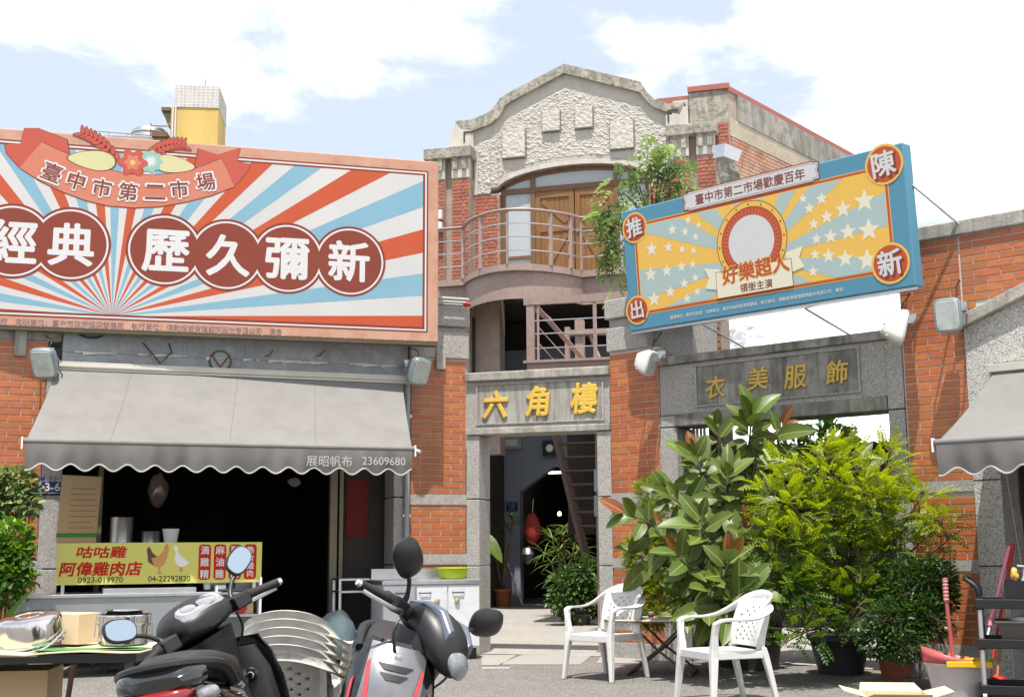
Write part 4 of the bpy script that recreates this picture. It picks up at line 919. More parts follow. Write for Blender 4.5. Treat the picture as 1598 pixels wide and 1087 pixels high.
# things on the blue-grey wall
o = on(T, 'wall_sign', 'small blue sign with white lettering on the blue-grey hall wall', 'sign', *(lambda p: (p[0], UW+.02, p[1]))(T.p(799, 790, UW)))
x, z = T.p(799, 790, UW+.02); MB().box(x-.12, x+.12, -UW-.03, -UW-.012, z-.09, z+.09).build('plate', m_blue, o)
for k in range(3): txt(('第二市場', '六角樓', '出入口')[k], o, x, z+.055-.055*k, UW+.032, m_pgrey, wd=.17 if k == 0 else .12)
def meter(px, py, w_, h_, lab, dial):
    x, z = T.p(px, py, UW+.1); o = on(T, 'meter_box', lab, 'meter box', x, UW+.1, z); o_ = MB().box(x-w_, x+w_, -UW-.14, -UW-.0, z-h_, z+h_).build('case', m_grey if not dial else m_black, o, bevel=.008)
    if dial: MB().lathe([(.0, -.03), (.075, -.025), (.08, 0)], (x-.02, -UW-.14, z), 16, ax='y').build('dial', m_white, o)
    else: MB().box(x-w_*.6, x+w_*.6, -UW-.148, -UW-.139, z-h_*.5, z+h_*.6).build('label_plate', m_trim, o)
meter(798, 691, .22, .12, 'grey meter box with pale label high on the hall wall', False); meter(860, 699, .17, .16, 'black meter with round white dial high on the hall wall', True)
# steel stair: dark flight and mauve landing rail
sp = on(T, 'steel_staircase', 'brown steel staircase climbing to a landing with horizontal rails behind the gateway beam', 'staircase', 1.0, 3, 0)
FS = Fr(W(890, 560, 18.2)[:2], -14)
zl = FS.z(880, 562)
sx0, sx1 = FS.u(822, 520), FS.u(1000, 520); hl = FS.z(880, 462)-zl
def S(u, y, z): P = FS.world(u, -y, z)-T.world(1.0, 3, 0); return (P.dot(T.d), P.dot(T.n), z)
def sbox(name, u0, u1, y0, y1, z0, z1, m=m_pink):
    mb = MB(); v = [S(x, y, z) for z in (z0, z1) for y in (y0, y1) for x in (u0, u1)]
    mb.add(v, [(0, 2, 3, 1), (4, 5, 7, 6), (0, 1, 5, 4), (2, 6, 7, 3), (0, 4, 6, 2), (1, 3, 7, 5)])
    o_ = sp.name; sv = OFF.pop(o_); r = mb.build(name, m, sp); OFF[o_] = sv; OFF.pop(r.name, None); return r
sbox('landing', sx0, sx1, 0, 1.6, zl-.32, zl); sbox('landing_edge', sx0-.05, sx1, -.03, .0, zl-.02, zl+.02)
sbox('handrail', sx0-.04, sx1, -.03, .03, zl+hl-.11, zl+hl); sbox('post', sx0, sx0+.12, -.02, .05, zl, zl+hl-.11); sbox('post', sx0+.16, sx0+.19, -.01, .03, zl, zl+hl-.11)
xm = FS.u(926, 520); sbox('post', xm, xm+.05, -.02, .02, zl, zl+hl-.11)
for k in (.22, .47, .7): sbox('rail_wire', sx0+.1, sx1, -.008, .008, zl+(hl-.1)*k, zl+(hl-.1)*k+.016, m_steel)
sbox('handrail', sx0, sx0+.05, .05, 1.6, zl+hl-.11, zl+hl-.03); sbox('post', sx0+.28, sx0+.36, 1.5, 1.58, zl, zl+hl-.2)
for x0_ in (FS.u(898, 520, -1.5),): sbox('post', x0_, x0_+.14, 1.45, 1.58, zl, zl+hl-.1); sbox('handrail', x0_-.1, sx1, 1.4, 1.6, zl+hl-.35, zl+hl-.27)
for dx in (0, .6): sbox('diagonal_bar', sx0+.3+dx, sx0+.36+dx, 1.5, 1.56, zl-.1, zl+.1)
def sdiag(name, a_, b_, r, m=m_pink):
    mb = MB(); mb.tube([S(*a_), S(*b_)], r, 4); sv = OFF.pop(sp.name); r_ = mb.build(name, m, sp); OFF[sp.name] = sv; OFF.pop(r_.name, None)
sdiag('handrail', (sx0+.1, .02, zl+hl-.08), (sx0+.95, 1.5, zl-.2), .05); 
for k in (.3, .55): sdiag('rail_wire', (sx0+.17, .02, zl+hl*k), (sx0+.5, .8, zl+hl*k-.45), .01, m_steel)
sdiag('handrail', (FS.u(920, 500, -1.5), 1.5, zl+hl-.35), (FS.u(945, 500, -1.5), 1.5, zl-.05), .03)
m_stair = M('dark_brown_steel', (.10, .06, .045), .6)
for k in range(13):
    zz_ = zl-.25-k*.2; uu = sx0+.3+.0*k
    # flight drops away to the left behind the beam, seen from below
    u_ = FS.u(1000, 700)-k*.0
sdiag('stringer', (FS.u(868, 680, -1.0), 1.0, FS.z(868, 680, -1.0)), (FS.u(912, 880, -1.0)+.1, 1.0, FS.z(912, 880, -1.0)-.2), .07, m_stair)
for k in range(7):
    t = k/7; x_ = FS.u(872+t*32, 690, -1.0); z_ = FS.z(880, 690+t*150, -1.0); sbox('tread', x_, FS.u(945, 700, -1.0)+.1, .95, 1.25, z_-.03, z_, m_stair)
sbox('back_panel', FS.u(885, 700, -1.9), FS.u(960, 700, -1.9)+.2, 1.9, 1.95, 1.35, zl-.35, m_dark)
# mauve steel upright just inside the right jamb
o = on(B, 'steel_upright', 'thin mauve steel post standing just inside the right jamb of the gateway', 'post', -.2, -.55)
x0, x1 = B.u(932, 800, -.6), B.u(945, 800, -.6); MB().box(x0, x1, .55, .65, 0, 2.6).build('shaft', m_pink, o); MB().box(x0-.02, x1+.02, .53, .67, 0, .02).build('foot_plate', m_pink, o)
x, z = B.p(934, 748, -.5); MB().box(x-.06, x+.06, .53, .548, z-.13, z+.12).build('notice', m_pgrey, o); x, z = B.p(934, 788, -.5); MB().box(x-.06, x+.06, .53, .548, z-.12, z+.11).build('notice', m_grey, o)

# ================================================================ behind: white roofs, yellow block
FR = Fr(W(1200, 600, 17.6)[:2], -14)
wr = on(FR, 'market_roof', 'bright white corrugated sheet roof sloping up behind the right brick wing', 'roof', .5, 0, 2.6)
m_wroof = M('white_roof_sheet', (.80, .82, .85), .45, n=(3, .2, (.70, .72, .76)))
z0r = FR.z(1200, 693); mb = MB(); nn = 240; vv = []
for i in range(nn+1):
    u = -2.0+7.5*i/nn; zc = .010*math.sin(i*math.pi/2)
    for j in range(5): vv.append((u, j*1.45, z0r+j*1.45*math.tan(R(33))+zc)); 
mb.add(vv, [(i*5+j, (i+1)*5+j, (i+1)*5+j+1, i*5+j+1) for i in range(nn) for j in range(4)]); mb.build('roof_sheet', m_wroof, wr, smooth=True, fix=False)
MB().box(-2.0, 5.5, .35, .5, 0, z0r+.1).build('wall', m_dark, wr); MB().box(-2.0, 5.5, 5.6, 5.75, 0, z0r+5.6*math.tan(R(25))-.1).build('wall', m_dark, wr)
mb = MB(); mb.prism([(0, 0), (1, 0)][:0] or [(-2.0, 0), (-1.9, 0), (-1.9, z0r), (-2.0, z0r)], .35, 5.7); mb.build('wall', m_dark, wr)
tnk = on(FR, 'roof_tank', 'white rounded bundle of plastic sheet lying on the white roof', 'tarpaulin', 0, -1.2, 3.0)
x, z = FR.p(1160, 520, -1.4); mb = MB(); vv = []
bm = bmesh.new(); bmesh.ops.create_icosphere(bm, subdivisions=4, radius=1)
for vtx in bm.verts:
    c0 = vtx.co.copy(); k = 1+.22*mn.noise(c0*2.2)+.1*mn.noise(c0*6); vtx.co = V((c0.x*.34*k+x, c0.y*.3*k+1.35, c0.z*.27*k+z-.02))
me = bpy.data.meshes.new('sheet'); bm.to_mesh(me); bm.free(); me.materials.append(m_wroof)
me.transform(Matrix.Translation(-OFF[tnk.name])); o = inst(me, 'sheet', tnk); tnk['label'] = 'crumpled white plastic sheet bundled on the white roof'; tnk.name = 'plastic_sheet'; 
# conduit riser and brick stub left of the roof
rs = on(C, 'conduit_riser', 'pale vertical conduits strapped beside the right end of the gateway wall', 'conduits', .95, -.3)
for k in range(4): x = C.u(1078+k*5.5, 520, -.3); MB().tube([(x, .3, 2.2), (x, .3, 3.75)], .016, 8).build('conduit', m_alum, rs, smooth=True)
st_ = on(C, 'brick_stump', 'rough old brick pier seen between the conduits and the white roof', 'brick pier', 1.25, -.8)
x0, x1 = C.u(1101, 520, -.9), C.u(1124, 520, -.9); b_ = MB().box(x0, x1, .9, 1.1, 2.9, C.z(1110, 482, -.9)).build('pier', m_oldmortar, st_); MB().box(x0, x1, .9, 1.1, 0, 2.9).build('pier_base', m_dark, st_); tiles(b_, x0-.02, x1+.02, C.z(1110, 555, -.9), C.z(1110, 482, -.9), w=-.895, px=.22, pz=.075, mat=m_worn, seed=5)
# small conduits near the left pillar top
cp = on(A, 'conduit_bundle', 'grey plastic conduits with a red end lying on top of the left pillar', 'conduits', -.2, .1, ztopA)
for k in range(3): MB().tube([(-.9, -.02-.06*k, ztopA+.03+.022*k), (-.05+.02*k, -.02-.06*k, ztopA+.03+.022*k)], .022, 8).build('conduit', m_grey if k != 1 else m_trim, cp, smooth=True)
MB().tube([(-.05, -.08, ztopA+.035), (.03, -.08, ztopA+.035)], .028, 8).build('end_cap', m_redp, cp, smooth=True)
o = on(T, 'wall_lamp', 'small grey double wall lamp on the tower pier beside the left billboard', 'lamp', *(lambda p: (p[0], .42, p[1]))(T.p(687, 345, .42)))
x, z = T.p(687, 345, .42)
for dz in (-.12, .12): MB().box(x-.1, x+.05, -.5, -.38, z+dz-.09, z+dz+.09).build('lamp_head', m_trim, o, bevel=.01)
MB().box(x-.02, x+.02, -.38, -.31, z-.15, z+.15).build('bracket', m_black, o)
# yellow rooftop block far behind the left billboard
yb = W(303, 225, 62); FY = Fr(yb[:2], 6)
yt = on(FY, 'yellow_building', 'yellow rooftop block with white tiled water tank housing far behind the left billboard', 'building', 0)
m_yel = M('yellow_paint', (.60, .42, .12), .8, n=(.5, .5, (.50, .34, .10)), streak=(.8, .5, (.30, .22, .09)))
x0, x1 = FY.u(266, 200), FY.u(340, 200); zt_ = FY.z(303, 168)
MB().box(x0, x1, 0, 3, 0, zt_).build('wall', m_yel, yt)
m_wt = M('white_tile', (.68, .67, .72), .5)
wh = MB().box(x0-.0+.15, x1+.02, -.05, 3, zt_, FY.z(303, 134)).build('tank_housing', m_gablesmooth, yt)
for j in range(7):
    for i in range(10):
        q0 = x0+.17+(x1-x0-.2)*i/10; z0_ = zt_+.03+(FY.z(303, 134)-zt_-.05)*j/7; MB().box(q0, q0+(x1-x0-.2)/10-.02, -.065, -.05, z0_, z0_+.13).build('tile', m_wt, wh) if False else None
mb = MB()
for j in range(1, 7): z0_ = zt_+(FY.z(303, 134)-zt_)*j/7; mb.box(x0+.15, x1+.02, -.056, -.0505, z0_-.012, z0_+.012)
for i in range(1, 10): q0 = x0+.15+(x1-x0-.13)*i/10; mb.box(q0-.012, q0+.012, -.056, -.0505, zt_, FY.z(303, 134))
mb.build('tile_joint', m_wt, wh, kind='stuff')
MB().box(FY.u(252, 180), x0-.02, -.1, 2, zt_-.25, zt_-.05).build('eave', m_frame, yt); MB().prism([(FY.u(252, 172), zt_-.1), (x0, zt_-.1), (x0, zt_-1.0), (x0-.15, zt_-1.0)], .1, 1.5).build('shutter', m_guide, yt)
MB().tube([(FY.u(316, 130), 1, FY.z(316, 134)), (FY.u(316, 130), 1, FY.z(316, 113))], .035, 6).build('antenna', m_grey, yt)
for k in range(2): MB().tube([(x0+.12+.13*k, -.08, zt_), (x0+.12+.13*k, -.08, 10)], .04, 6).build('drainpipe', m_trim, yt)
mb = MB(); u_ = FY.u(253, 180); mb.box(x0-.9, x0-.1, -.3, 1.5, FY.z(260, 216), FY.z(260, 209)); mb.tube([(x0-.95, -.3, FY.z(255, 216)), (x0-.95, -.3, FY.z(255, 196))], .03, 5); mb.tube([(x0-.95, -.3, FY.z(255, 200)), (x0-.1, -.3, FY.z(255, 200))], .03, 5); mb.build('ledge', m_frame, yt)
rf = on(FY, 'roof_terrace', 'flat roof terrace with a thin railing left of the yellow block', 'roof terrace', -3)
zr = FY.z(220, 214, -1); MB().box(FY.u(120, 214), x0-.2, 0, 6, 0, zr-.3).build('wall', m_beam, rf)
mb = MB(); mb.tube([(FY.u(140, 210), -.1, FY.z(140, 205)), (x0-.3, -.1, FY.z(260, 214))], .03, 5)
for q_ in (141, 170, 200, 230): mb.tube([(FY.u(q_, 210), -.1, zr-.3), (FY.u(q_, 210), -.1, FY.z(q_, 205+(q_-140)*.07))], .025, 5)
mb.build('railing', m_grey, rf)
wt = on(FY, 'water_tank', 'round steel water tank on the terrace left of the yellow block', 'water tank', FY.u(222, 210), -2, zr-.3)
MB().lathe([(.0, 0), (.95, 0), (.95, .95), (.8, 1.12), (.3, 1.2), (0, 1.22)], (FY.u(222, 210), 2, zr-.35), 28).build('tank', m_steel, wt, smooth=True); MB().lathe([(.97, .75), (1.0, .78), (.97, .81)], (FY.u(222, 210), 2, zr-.35), 28).build('hoop', m_grey, wt, smooth=True)
# ================================================================ chairs, table
def rectloft(mb, secs, m=0):     # secs: (cx,cy,cz,hx,hy)
    for i in range(len(secs)-1):
        q = [[(c[0]+sx*c[3], c[1]+sy*c[4], c[2]) for sx, sy in ((-1, -1), (1, -1), (1, 1), (-1, 1))] for c in (secs[i], secs[i+1])]
        n = len(mb.v)
        if i == 0: mb.v += q[0]; mb.f.append((n+3, n+2, n+1, n)); mb.m.append(m); base = n; n += 4
        mb.v += q[1]
        for k in range(4): mb.f.append((base+k, base+(k+1) % 4, n+(k+1) % 4, n+k)); mb.m.append(m)
        base = n
    mb.f.append((base, base+1, base+2, base+3)); mb.m.append(m); return mb
def make_chair(mat, name='plastic_armchair', label=None, group=None, band=.012):
    r = thing(name, label, 'chair', group=group)
    # seat
    mb = MB(); n = 14; v = []
    for s in (0, 1):
        for j in range(n+1):
            for i in range(n+1):
                x, y = -1+2*i/n, -1+2*j/n; X = x*math.sqrt(1-y*y*.18)*(.235-.012*y); Y = y*math.sqrt(1-x*x*.12)*.225-.02
                rr = max(abs(x), abs(y)); z = .405-.018*(1-min(1, rr)**2)-.012*max(0, rr-.85)/.15 - (.02 if s else 0); 
                if y < -.7: z -= .03*((-.7-y)/.3)**2
                v.append((X, Y, z))
    k = (n+1)**2; f = []
    for s in (0, 1):
        for j in range(n):
            for i in range(n): a0 = s*k+j*(n+1)+i; f.append((a0, a0+1, a0+n+2, a0+n+1))
    rim = [i for i in range(n+1)]+[j*(n+1)+n for j in range(1, n+1)]+[n*(n+1)+i for i in range(n-1, -1, -1)]+[j*(n+1) for j in range(n-1, 0, -1)]
    f += [(rim[i], rim[(i+1) % len(rim)], rim[(i+1) % len(rim)]+k, rim[i]+k) for i in range(len(rim))]
    mb.add(v, f); mb.build('seat', mat, r, smooth=True)
    mb = MB()
    for q in ((-.23, .23, -.262, -.248), (-.22, .22, .195, .21)): mb.box(q[0], q[1], q[2], q[3], .335, .395)
    for s in (-1, 1): mb.box(s*.228-.008, s*.228+.008, -.24, .2, .34, .395)
    mb.build('apron', mat, r, bevel=.006)
    # backrest with diamond lattice
    def bk(x, z): t = (z-.40)/.40; return (x*(1+.12*t), .185+.16*t*t+.03*t-.07*(x/.2)**2*(.3+t*.9), z)
    mb = MB(); nx, nz = 9, 11; x0, x1, z0, z1 = -.175, .175, .42, .745
    v = []; f = []
    for j in range(nz):
        for i in range(nx):
            xa, xb = x0+(x1-x0)*i/nx, x0+(x1-x0)*(i+1)/nx; za, zb_ = z0+(z1-z0)*j/nz, z0+(z1-z0)*(j+1)/nz; xm, zm = (xa+xb)/2, (za+zb_)/2
            b0 = len(v)
            C4 = [(xa, za), (xb, za), (xb, zb_), (xa, zb_)]
            arch = .745-.10*abs(xm/.175)**2.2
            if (i+j) % 2 == 0 and 0 < i < nx-1 and 0 < j < nz-1 and zm < arch-.04:
                H = [(xm, zm-.0138), (xm+.0145, zm), (xm, zm+.0138), (xm-.0145, zm)]
                v += [bk(*q) for q in C4+H]
                for s in range(4): f.append((b0+s, b0+(s+1) % 4, b0+4+(s+1) % 4)); f.append((b0+s, b0+4+(s+1) % 4, b0+4+s))
                f[-8:] = [(b0, b0+1, b0+5), (b0, b0+5, b0+4), (b0+1, b0+2, b0+6), (b0+1, b0+6, b0+5), (b0+2, b0+3, b0+7), (b0+2, b0+7, b0+6), (b0+3, b0, b0+4), (b0+3, b0+4, b0+7)]
            else: v += [bk(*q) for q in C4]; f.append((b0, b0+1, b0+2, b0+3))
    mb.add(v, f); o = mb.build('backrest', mat, r, fix=False); bmm = bmesh.new(); bmm.from_mesh(o.data); bmesh.ops.remove_doubles(bmm, verts=bmm.verts, dist=.0008); bmm.to_mesh(o.data); bmm.free()
    sm = o.modifiers.new('thick', 'SOLIDIFY'); sm.thickness = .007; sm.offset = 0
    # hoop: arms run back and up into the top arch
    P = [(-.262, -.235, .60), (-.275, -.16, .625), (-.285, 0, .625), (-.275, .13, .645), (-.235, .25, .70), (-.17, .315, .755), (-.09, .345, .785), (0, .352, .795)]
    P = P+[(-x, y, z) for x, y, z in reversed(P[:-1])]; Q = spline(P, 5)
    mb = MB(); vs = []; n = len(Q)
    for i, p in enumerate(Q):
        t = (Q[min(i+1, n-1)]-Q[max(i-1, 0)]).normalized(); s = i/(n-1); up = V((0, 0, 1)); lat = t.cross(up).normalized(); k = math.sin(math.pi*s)**2
        wdir = (lat*(1-k)+V((0, .25, 1))*k*(1)).normalized(); wdir = (wdir-t*wdir.dot(t)).normalized(); nrm = t.cross(wdir)
        hw = .027+band*k**2; th = .008
        vs += [p+wdir*hw+nrm*th*.2, p+wdir*hw*.6+nrm*th, p-wdir*hw*.6+nrm*th, p-wdir*hw+nrm*th*.2, p-wdir*hw-nrm*th*1.4, p-wdir*hw*.7-nrm*th*.4, p+wdir*hw*.7-nrm*th*.4, p+wdir*hw-nrm*th*1.4]
    f = [(i*8+j, i*8+(j+1) % 8, (i+1)*8+(j+1) % 8, (i+1)*8+j) for i in range(n-1) for j in range(8)]+[tuple(range(7, -1, -1)), tuple((n-1)*8+j for j in range(8))]
    mb.add(vs, f); mb.build('arm_hoop', mat, r, smooth=True)
    # side webs joining lattice to hoop
    mb = MB()
    for s in (-1, 1):
        pa = [V(bk(s*.172, z)) for z in (.40, .5, .6, .68, .745)]; pb = [V((s*.235, .19, .40)), V((s*.225, .215, .5)), V((s*.225, .245, .6)), V((s*.225, .268, .69)), V((s*.17, .312, .75))]
        for i in range(4): mb.hexa([pa[i], pb[i], pb[i+1], pa[i+1]], [p+V((0, .008, 0)) for p in (pa[i], pb[i], pb[i+1], pa[i+1])])
    pa = [V(bk(x, .742)) for x in (-.175, -.1, 0, .1, .175)]; pb = [V((-.17, .315, .75)), V((-.1, .342, .778)), V((0, .35, .79)), V((.1, .342, .778)), V((.17, .315, .75))]
    for i in range(4): mb.hexa([pa[i], pa[i+1], pb[i+1], pb[i]], [p+V((0, .008, 0)) for p in (pa[i], pa[i+1], pb[i+1], pb[i])])
    mb.build('back_web', mat, r)
    for s in (-1, 1):
        mb = MB(); rectloft(mb, [(s*.268, -.275, 0, .016, .022), (s*.252, -.255, .2, .02, .027), (s*.236, -.24, .36, .026, .032), (s*.236, -.235, .42, .026, .030), (s*.25, -.235, .52, .02, .024), (s*.266, -.225, .61, .022, .026)])
        mb.build('leg', mat, r, bevel=.009)
        mb = MB(); rectloft(mb, [(s*.235, .30, 0, .016, .02), (s*.225, .255, .2, .019, .024), (s*.218, .21, .37, .022, .028), (s*.222, .20, .42, .018, .02)]); mb.build('leg', mat, r, bevel=.009)
    return r
def put(o, P, rz, z=0): o.location = (P[0], P[1], z); o.rotation_euler = (0, 0, rz)
ch1 = make_chair(m_plastic, label='white plastic armchair left of the folding table, nearer the gateway')
p0, p1 = G(885, 1058), G(950, 1066); mid = (p0+p1)/2; rz = math.atan2((p1-p0).y, (p1-p0).x)
rz = max(min(rz, R(-28)), R(-42)); put(ch1, mid-Matrix.Rotation(rz, 3, 'Z') @ V((0, -.275, 0)), rz)
ch2 = copy_tree(ch1); ch2['label'] = 'white plastic armchair right of the folding table, under the rubber plant'
p0 = G(1056, 1093); rz = R(-68); put(ch2, p0-Matrix.Rotation(rz, 3, 'Z') @ V((-.268, -.275, 0)), rz)
chs = make_chair(m_plasticold, band=.018, group='stacked white chairs', label='lowest chair of the white plastic stack between the two scooters')
sp_ = W(455, 1000, 6.3); lab = ('', 'second chair from the bottom of the white stack between the scooters', 'middle chair of the white plastic stack between the scooters', 'fourth chair from the bottom of the white stack between the scooters', 'topmost chair of the white plastic stack between the scooters')
for i in range(5):
    o = chs if i == 0 else copy_tree(chs)
    if i: o['label'] = lab[i]
    o.location = (sp_.x-.0, sp_.y+.022*i, .038*i); o.rotation_euler = (0, 0, R(181)); o.scale = (.93, .93, .87)
# folding table
tc_ = W(1032, 966, 11.75); zt = W(1032, 964, 11.6).z
ft = thing('folding_table', 'low folding table with pale worn top and brown crossed legs between two white chairs', 'table', (tc_.x, tc_.y, 0), R(-16))
m_top = M('worn_table_top', (.50, .47, .38), .5, n=(5, .6, (.36, .33, .27)), n2=(14, .3, (.56, .53, .46)))
m_rust = M('brown_tube', (.12, .07, .05), .5, .3)
mb = MB(); mb.loft([(zt-.022, 0, 0, .49, .48, 5), (zt, 0, 0, .49, .48, 5)], 40, axis='z'); mb.build('table_top', m_top, ft, bevel=.004)
mb = MB(); mb.loft([(zt-.022, 0, 0, .493, .483, 5), (zt-.010, 0, 0, .493, .483, 5)], 40, axis='z'); mb.build('edge_band', m_rust, ft)
for s in (-1, 1):
    for d_ in (-1, 1): MB().tube([(-.26*d_, s*.24, zt-.03), (.0, s*.24, zt*.45), (.30*d_, s*.26, .01)], .012, 8).build('leg', m_rust, ft)
for x in (-.29, .29): MB().tube([(x, -.27, .012), (x, .27, .012)], .012, 8).build('foot_bar', m_rust, ft)
for x in (-.24, .24): MB().tube([(x, -.24, zt-.035), (x, .24, zt-.035)], .01, 8).build('cross_bar', m_rust, ft)
def ontop(px, py, Y, zz): p = W(px, py, Y); return (p.x, p.y, zz)
q = W(993, 966, 11.6); bo = thing('paper_bowl', 'paper soup bowl with pale green band on the folding table', 'bowl', (q.x, q.y, zt+.002))
MB().lathe([(.052, 0), (.068, .04), (.073, .075), (.076, .077), (.07, .07), (.05, .005), (0, .005)], (0, 0, 0), 24).build('bowl', m_trim, bo, smooth=True)
MB().lathe([(.0535, .004), (.0675, .035), (.0705, .05)], (0, 0, 0), 24).build('green_band', m_pmint, bo, smooth=True)
q = W(1016, 968, 11.55); bo = thing('small_cup', 'small white paper cup with red print beside the bowl', 'cup', (q.x, q.y, zt+.002))
MB().lathe([(.02, 0), (.03, .055), (.032, .057), (.028, .052), (.018, .004), (0, .004)], (0, 0, 0), 16).build('cup', m_trim, bo, smooth=True); MB().lathe([(.0235, .012), (.0275, .034)], (0, 0, 0), 16).build('red_band', m_redp, bo, smooth=True)

# ================================================================ sink cabinet, basin
A_u = A.u
cw = .62
x0, x1 = A.u(597, 960, cw), A.u(748, 960, cw); ztp = A.z(670, 904, cw)
sk = on(A, 'sink_cabinet', 'white two-door kitchen sink cabinet with steel top in front of the brick pillar', 'sink cabinet', (x0+x1)/2, cw-.25, 0)
m_cab = M('white_laminate', (.66, .68, .71), .4, n=(3, .25, (.56, .57, .59)), n2=(9, .2, (.42, .41, .39)))
MB().box(x0, x1, -cw, -cw+.5, .12, ztp-.05).build('carcass', m_cab, sk)
MB().box(x0+.02, x1-.02, -cw+.04, -cw+.46, 0, .12).build('plinth', m_black, sk)
MB().box(x0-.015, x1+.015, -cw-.03, -cw+.52, ztp-.05, ztp).build('steel_top', m_steel, sk, bevel=.008)
MB().box(x0-.01, x1-.1, -cw+.47, -cw+.50, ztp, ztp+.11).build('splashback', m_steel, sk)
dx = [A.u(q, 960, cw) for q in (597, 648, 698, 748)]
for i in range(3):
    dr = MB().box(dx[i]+.006, dx[i+1]-.006, -cw-.018, -cw-.001, .14, ztp-.06).build('door', m_cab, sk, bevel=.003)
    if i: xh = dx[i]+.035 if i == 1 else dx[i]+.05
    else: xh = dx[i+1]-.22
    MB().tube([(xh, -cw-.018, ztp-.13), (xh+.01, -cw-.035, ztp-.135), (xh+.12, -cw-.035, ztp-.135), (xh+.13, -cw-.018, ztp-.13)], .006, 6).build('handle', m_black, dr)
m_knob = M('brass_knob', (.55, .45, .28), .35, .6)
for x in (dx[2]-.12, dx[2]+.10): MB().lathe([(0, -.03), (.026, -.022), (.03, -.008), (.015, 0)], (x, -cw-.018, ztp-.22), 12, ax='y').build('lock_knob', m_knob, sk, smooth=True)
bs = on(A, 'wash_basin', 'lime green plastic basin sitting on the steel sink top', 'basin', A.u(707, 885, cw-.2), cw-.2, ztp+.001)
m_lime = M('lime_plastic', (.38, .52, .02), .35, sss=.2)
MB().lathe([(.13, 0), (.15, .05), (.162, .105), (.178, .11), (.176, .117), (.155, .112), (.14, .05), (.12, .012), (0, .012)], (A.u(707, 885, cw-.2), -cw+.2, ztp+.004), 32).build('basin', m_lime, bs, smooth=True)
tp = on(A, 'soap_dispenser', 'small white plastic dispenser on a dish at the back of the sink', 'dispenser', A.u(646, 880, cw-.4), cw-.4, ztp+.11)
x = A.u(646, 880, cw-.42); MB().lathe([(.05, 0), (.055, .012), (.03, .016), (.028, .05), (.012, .07), (0, .07)], (x, -cw+.44, ztp+.112), 16).build('bottle', m_white, tp, smooth=True)

# ================================================================ food stall
sw_ = 1.0
st = on(A, 'food_stall', 'stainless steel food stall counter with a grey front under the wide awning', 'stall', A.u(200, 950, sw_), sw_-.3, 0)
x0, x1 = A.u(20, 940, sw_), A.u(408, 940, sw_); zc = A.z(200, 925, sw_)
m_stfront = M('dull_steel_sheet', (.30, .32, .33), .45, .5, n=(2, .5, (.22, .235, .25)), streak=(4, .4, (.36, .37, .37)))
MB().box(x0, A.u(330, 940, sw_), -sw_+.0, -sw_+.6, .25, zc-.02).build('front_panel', m_stfront, st)
MB().box(x0-.02, A.u(345, 940, sw_), -sw_-.02, -sw_+.62, zc-.035, zc).build('counter_top', m_steel, st, bevel=.006)
MB().box(A.u(160, 940, sw_), A.u(306, 940, sw_), -sw_+.02, -sw_+.4, zc+.001, zc+.045).build('tray_lid', m_steel, st, bevel=.004)
xe = A.u(336, 940, sw_)
mb = MB(); mb.box(xe, xe+.02, -sw_, -sw_+.55, 0, zc+.05); mb.box(x1-.02, x1, -sw_, -sw_+.55, 0, zc+.13); mb.box(xe, x1, -sw_+.53, -sw_+.55, 0, zc+.1); mb.build('side_panel', m_cab, st)
for z in (.25, .52, zc-.03): MB().box(xe+.021, x1-.021, -sw_+.02, -sw_+.52, z, z+.02).build('shelf', m_stfront, st)
for x in (x0+.03, x0+1.2, xe-.1): MB().box(x, x+.03, -sw_+.02, -sw_+.05, 0, .25).build('leg', m_steel, st)
o = on(A, 'printed_carton', 'brown carton with red round print on the shelf at the right end of the stall', 'box', A.u(385, 960, sw_-.1), sw_-.1, .54)
MB().box(xe+.14, x1-.06, -sw_+.12, -sw_+.35, .541, .66).build('carton', m_card, o); MB().lathe([(0, -.004), (.06, -.003), (.06, 0)], ((xe+x1)/2+.04, -sw_+.118, .60), 16, ax='y').build('printed_disc', m_redp, o)
# yellow signboard
sb_ = on(A, 'stall_signboard', 'yellow chicken shop signboard with red brush characters, a hen and a goose', 'signboard', A.u(240, 880, sw_), sw_, zc)
sx0, sx1 = A.u(88, 880, sw_-.05), A.u(408, 880, sw_-.05); sz0, sz1 = A.z(250, 910, sw_-.05), A.z(250, 846, sw_-.05)
m_ys = M('yellow_vinyl', (.56, .53, .105), .45, n=(2, .2, (.50, .48, .10)), coat=.15)
yb_ = sw_-.05
MB().box(sx0, sx1, -yb_-.012, -yb_+.01, sz0, sz1).build('board', m_ys, sb_, bevel=.002)
mb = MB(); mb.box(sx0+.05, sx0+.08, -yb_+.011, -yb_+.03, zc, sz1-.02); mb.box(sx1-.08, sx1-.05, -yb_+.011, -yb_+.03, zc, sz1-.02); mb.build('bracket', m_steel, sb_)
H = sz1-sz0; yw = yb_+.014
q = lambda px, py: A.p(px, py, yb_)
m_ysr = M('red_brush_print', (.45, .018, .01), .7, spec=.2)
txt('咕咕雞', sb_, *q(159, 861), yw, m_ysr, h=.105, wd=.45, bold=.03, shear=.15); txt('阿偉雞肉店', sb_, *q(158, 887), yw, m_ysr, h=.125, wd=.74, bold=.03, shear=.15)
m_ink = M('black_print', (.02, .02, .02), .6)
txt('0923-019970', sb_, *q(157, 904), yw, m_ink, wd=.40, bold=.006); txt('04-22292820', sb_, *q(264, 902), yw, m_ink, wd=.39, bold=.006)
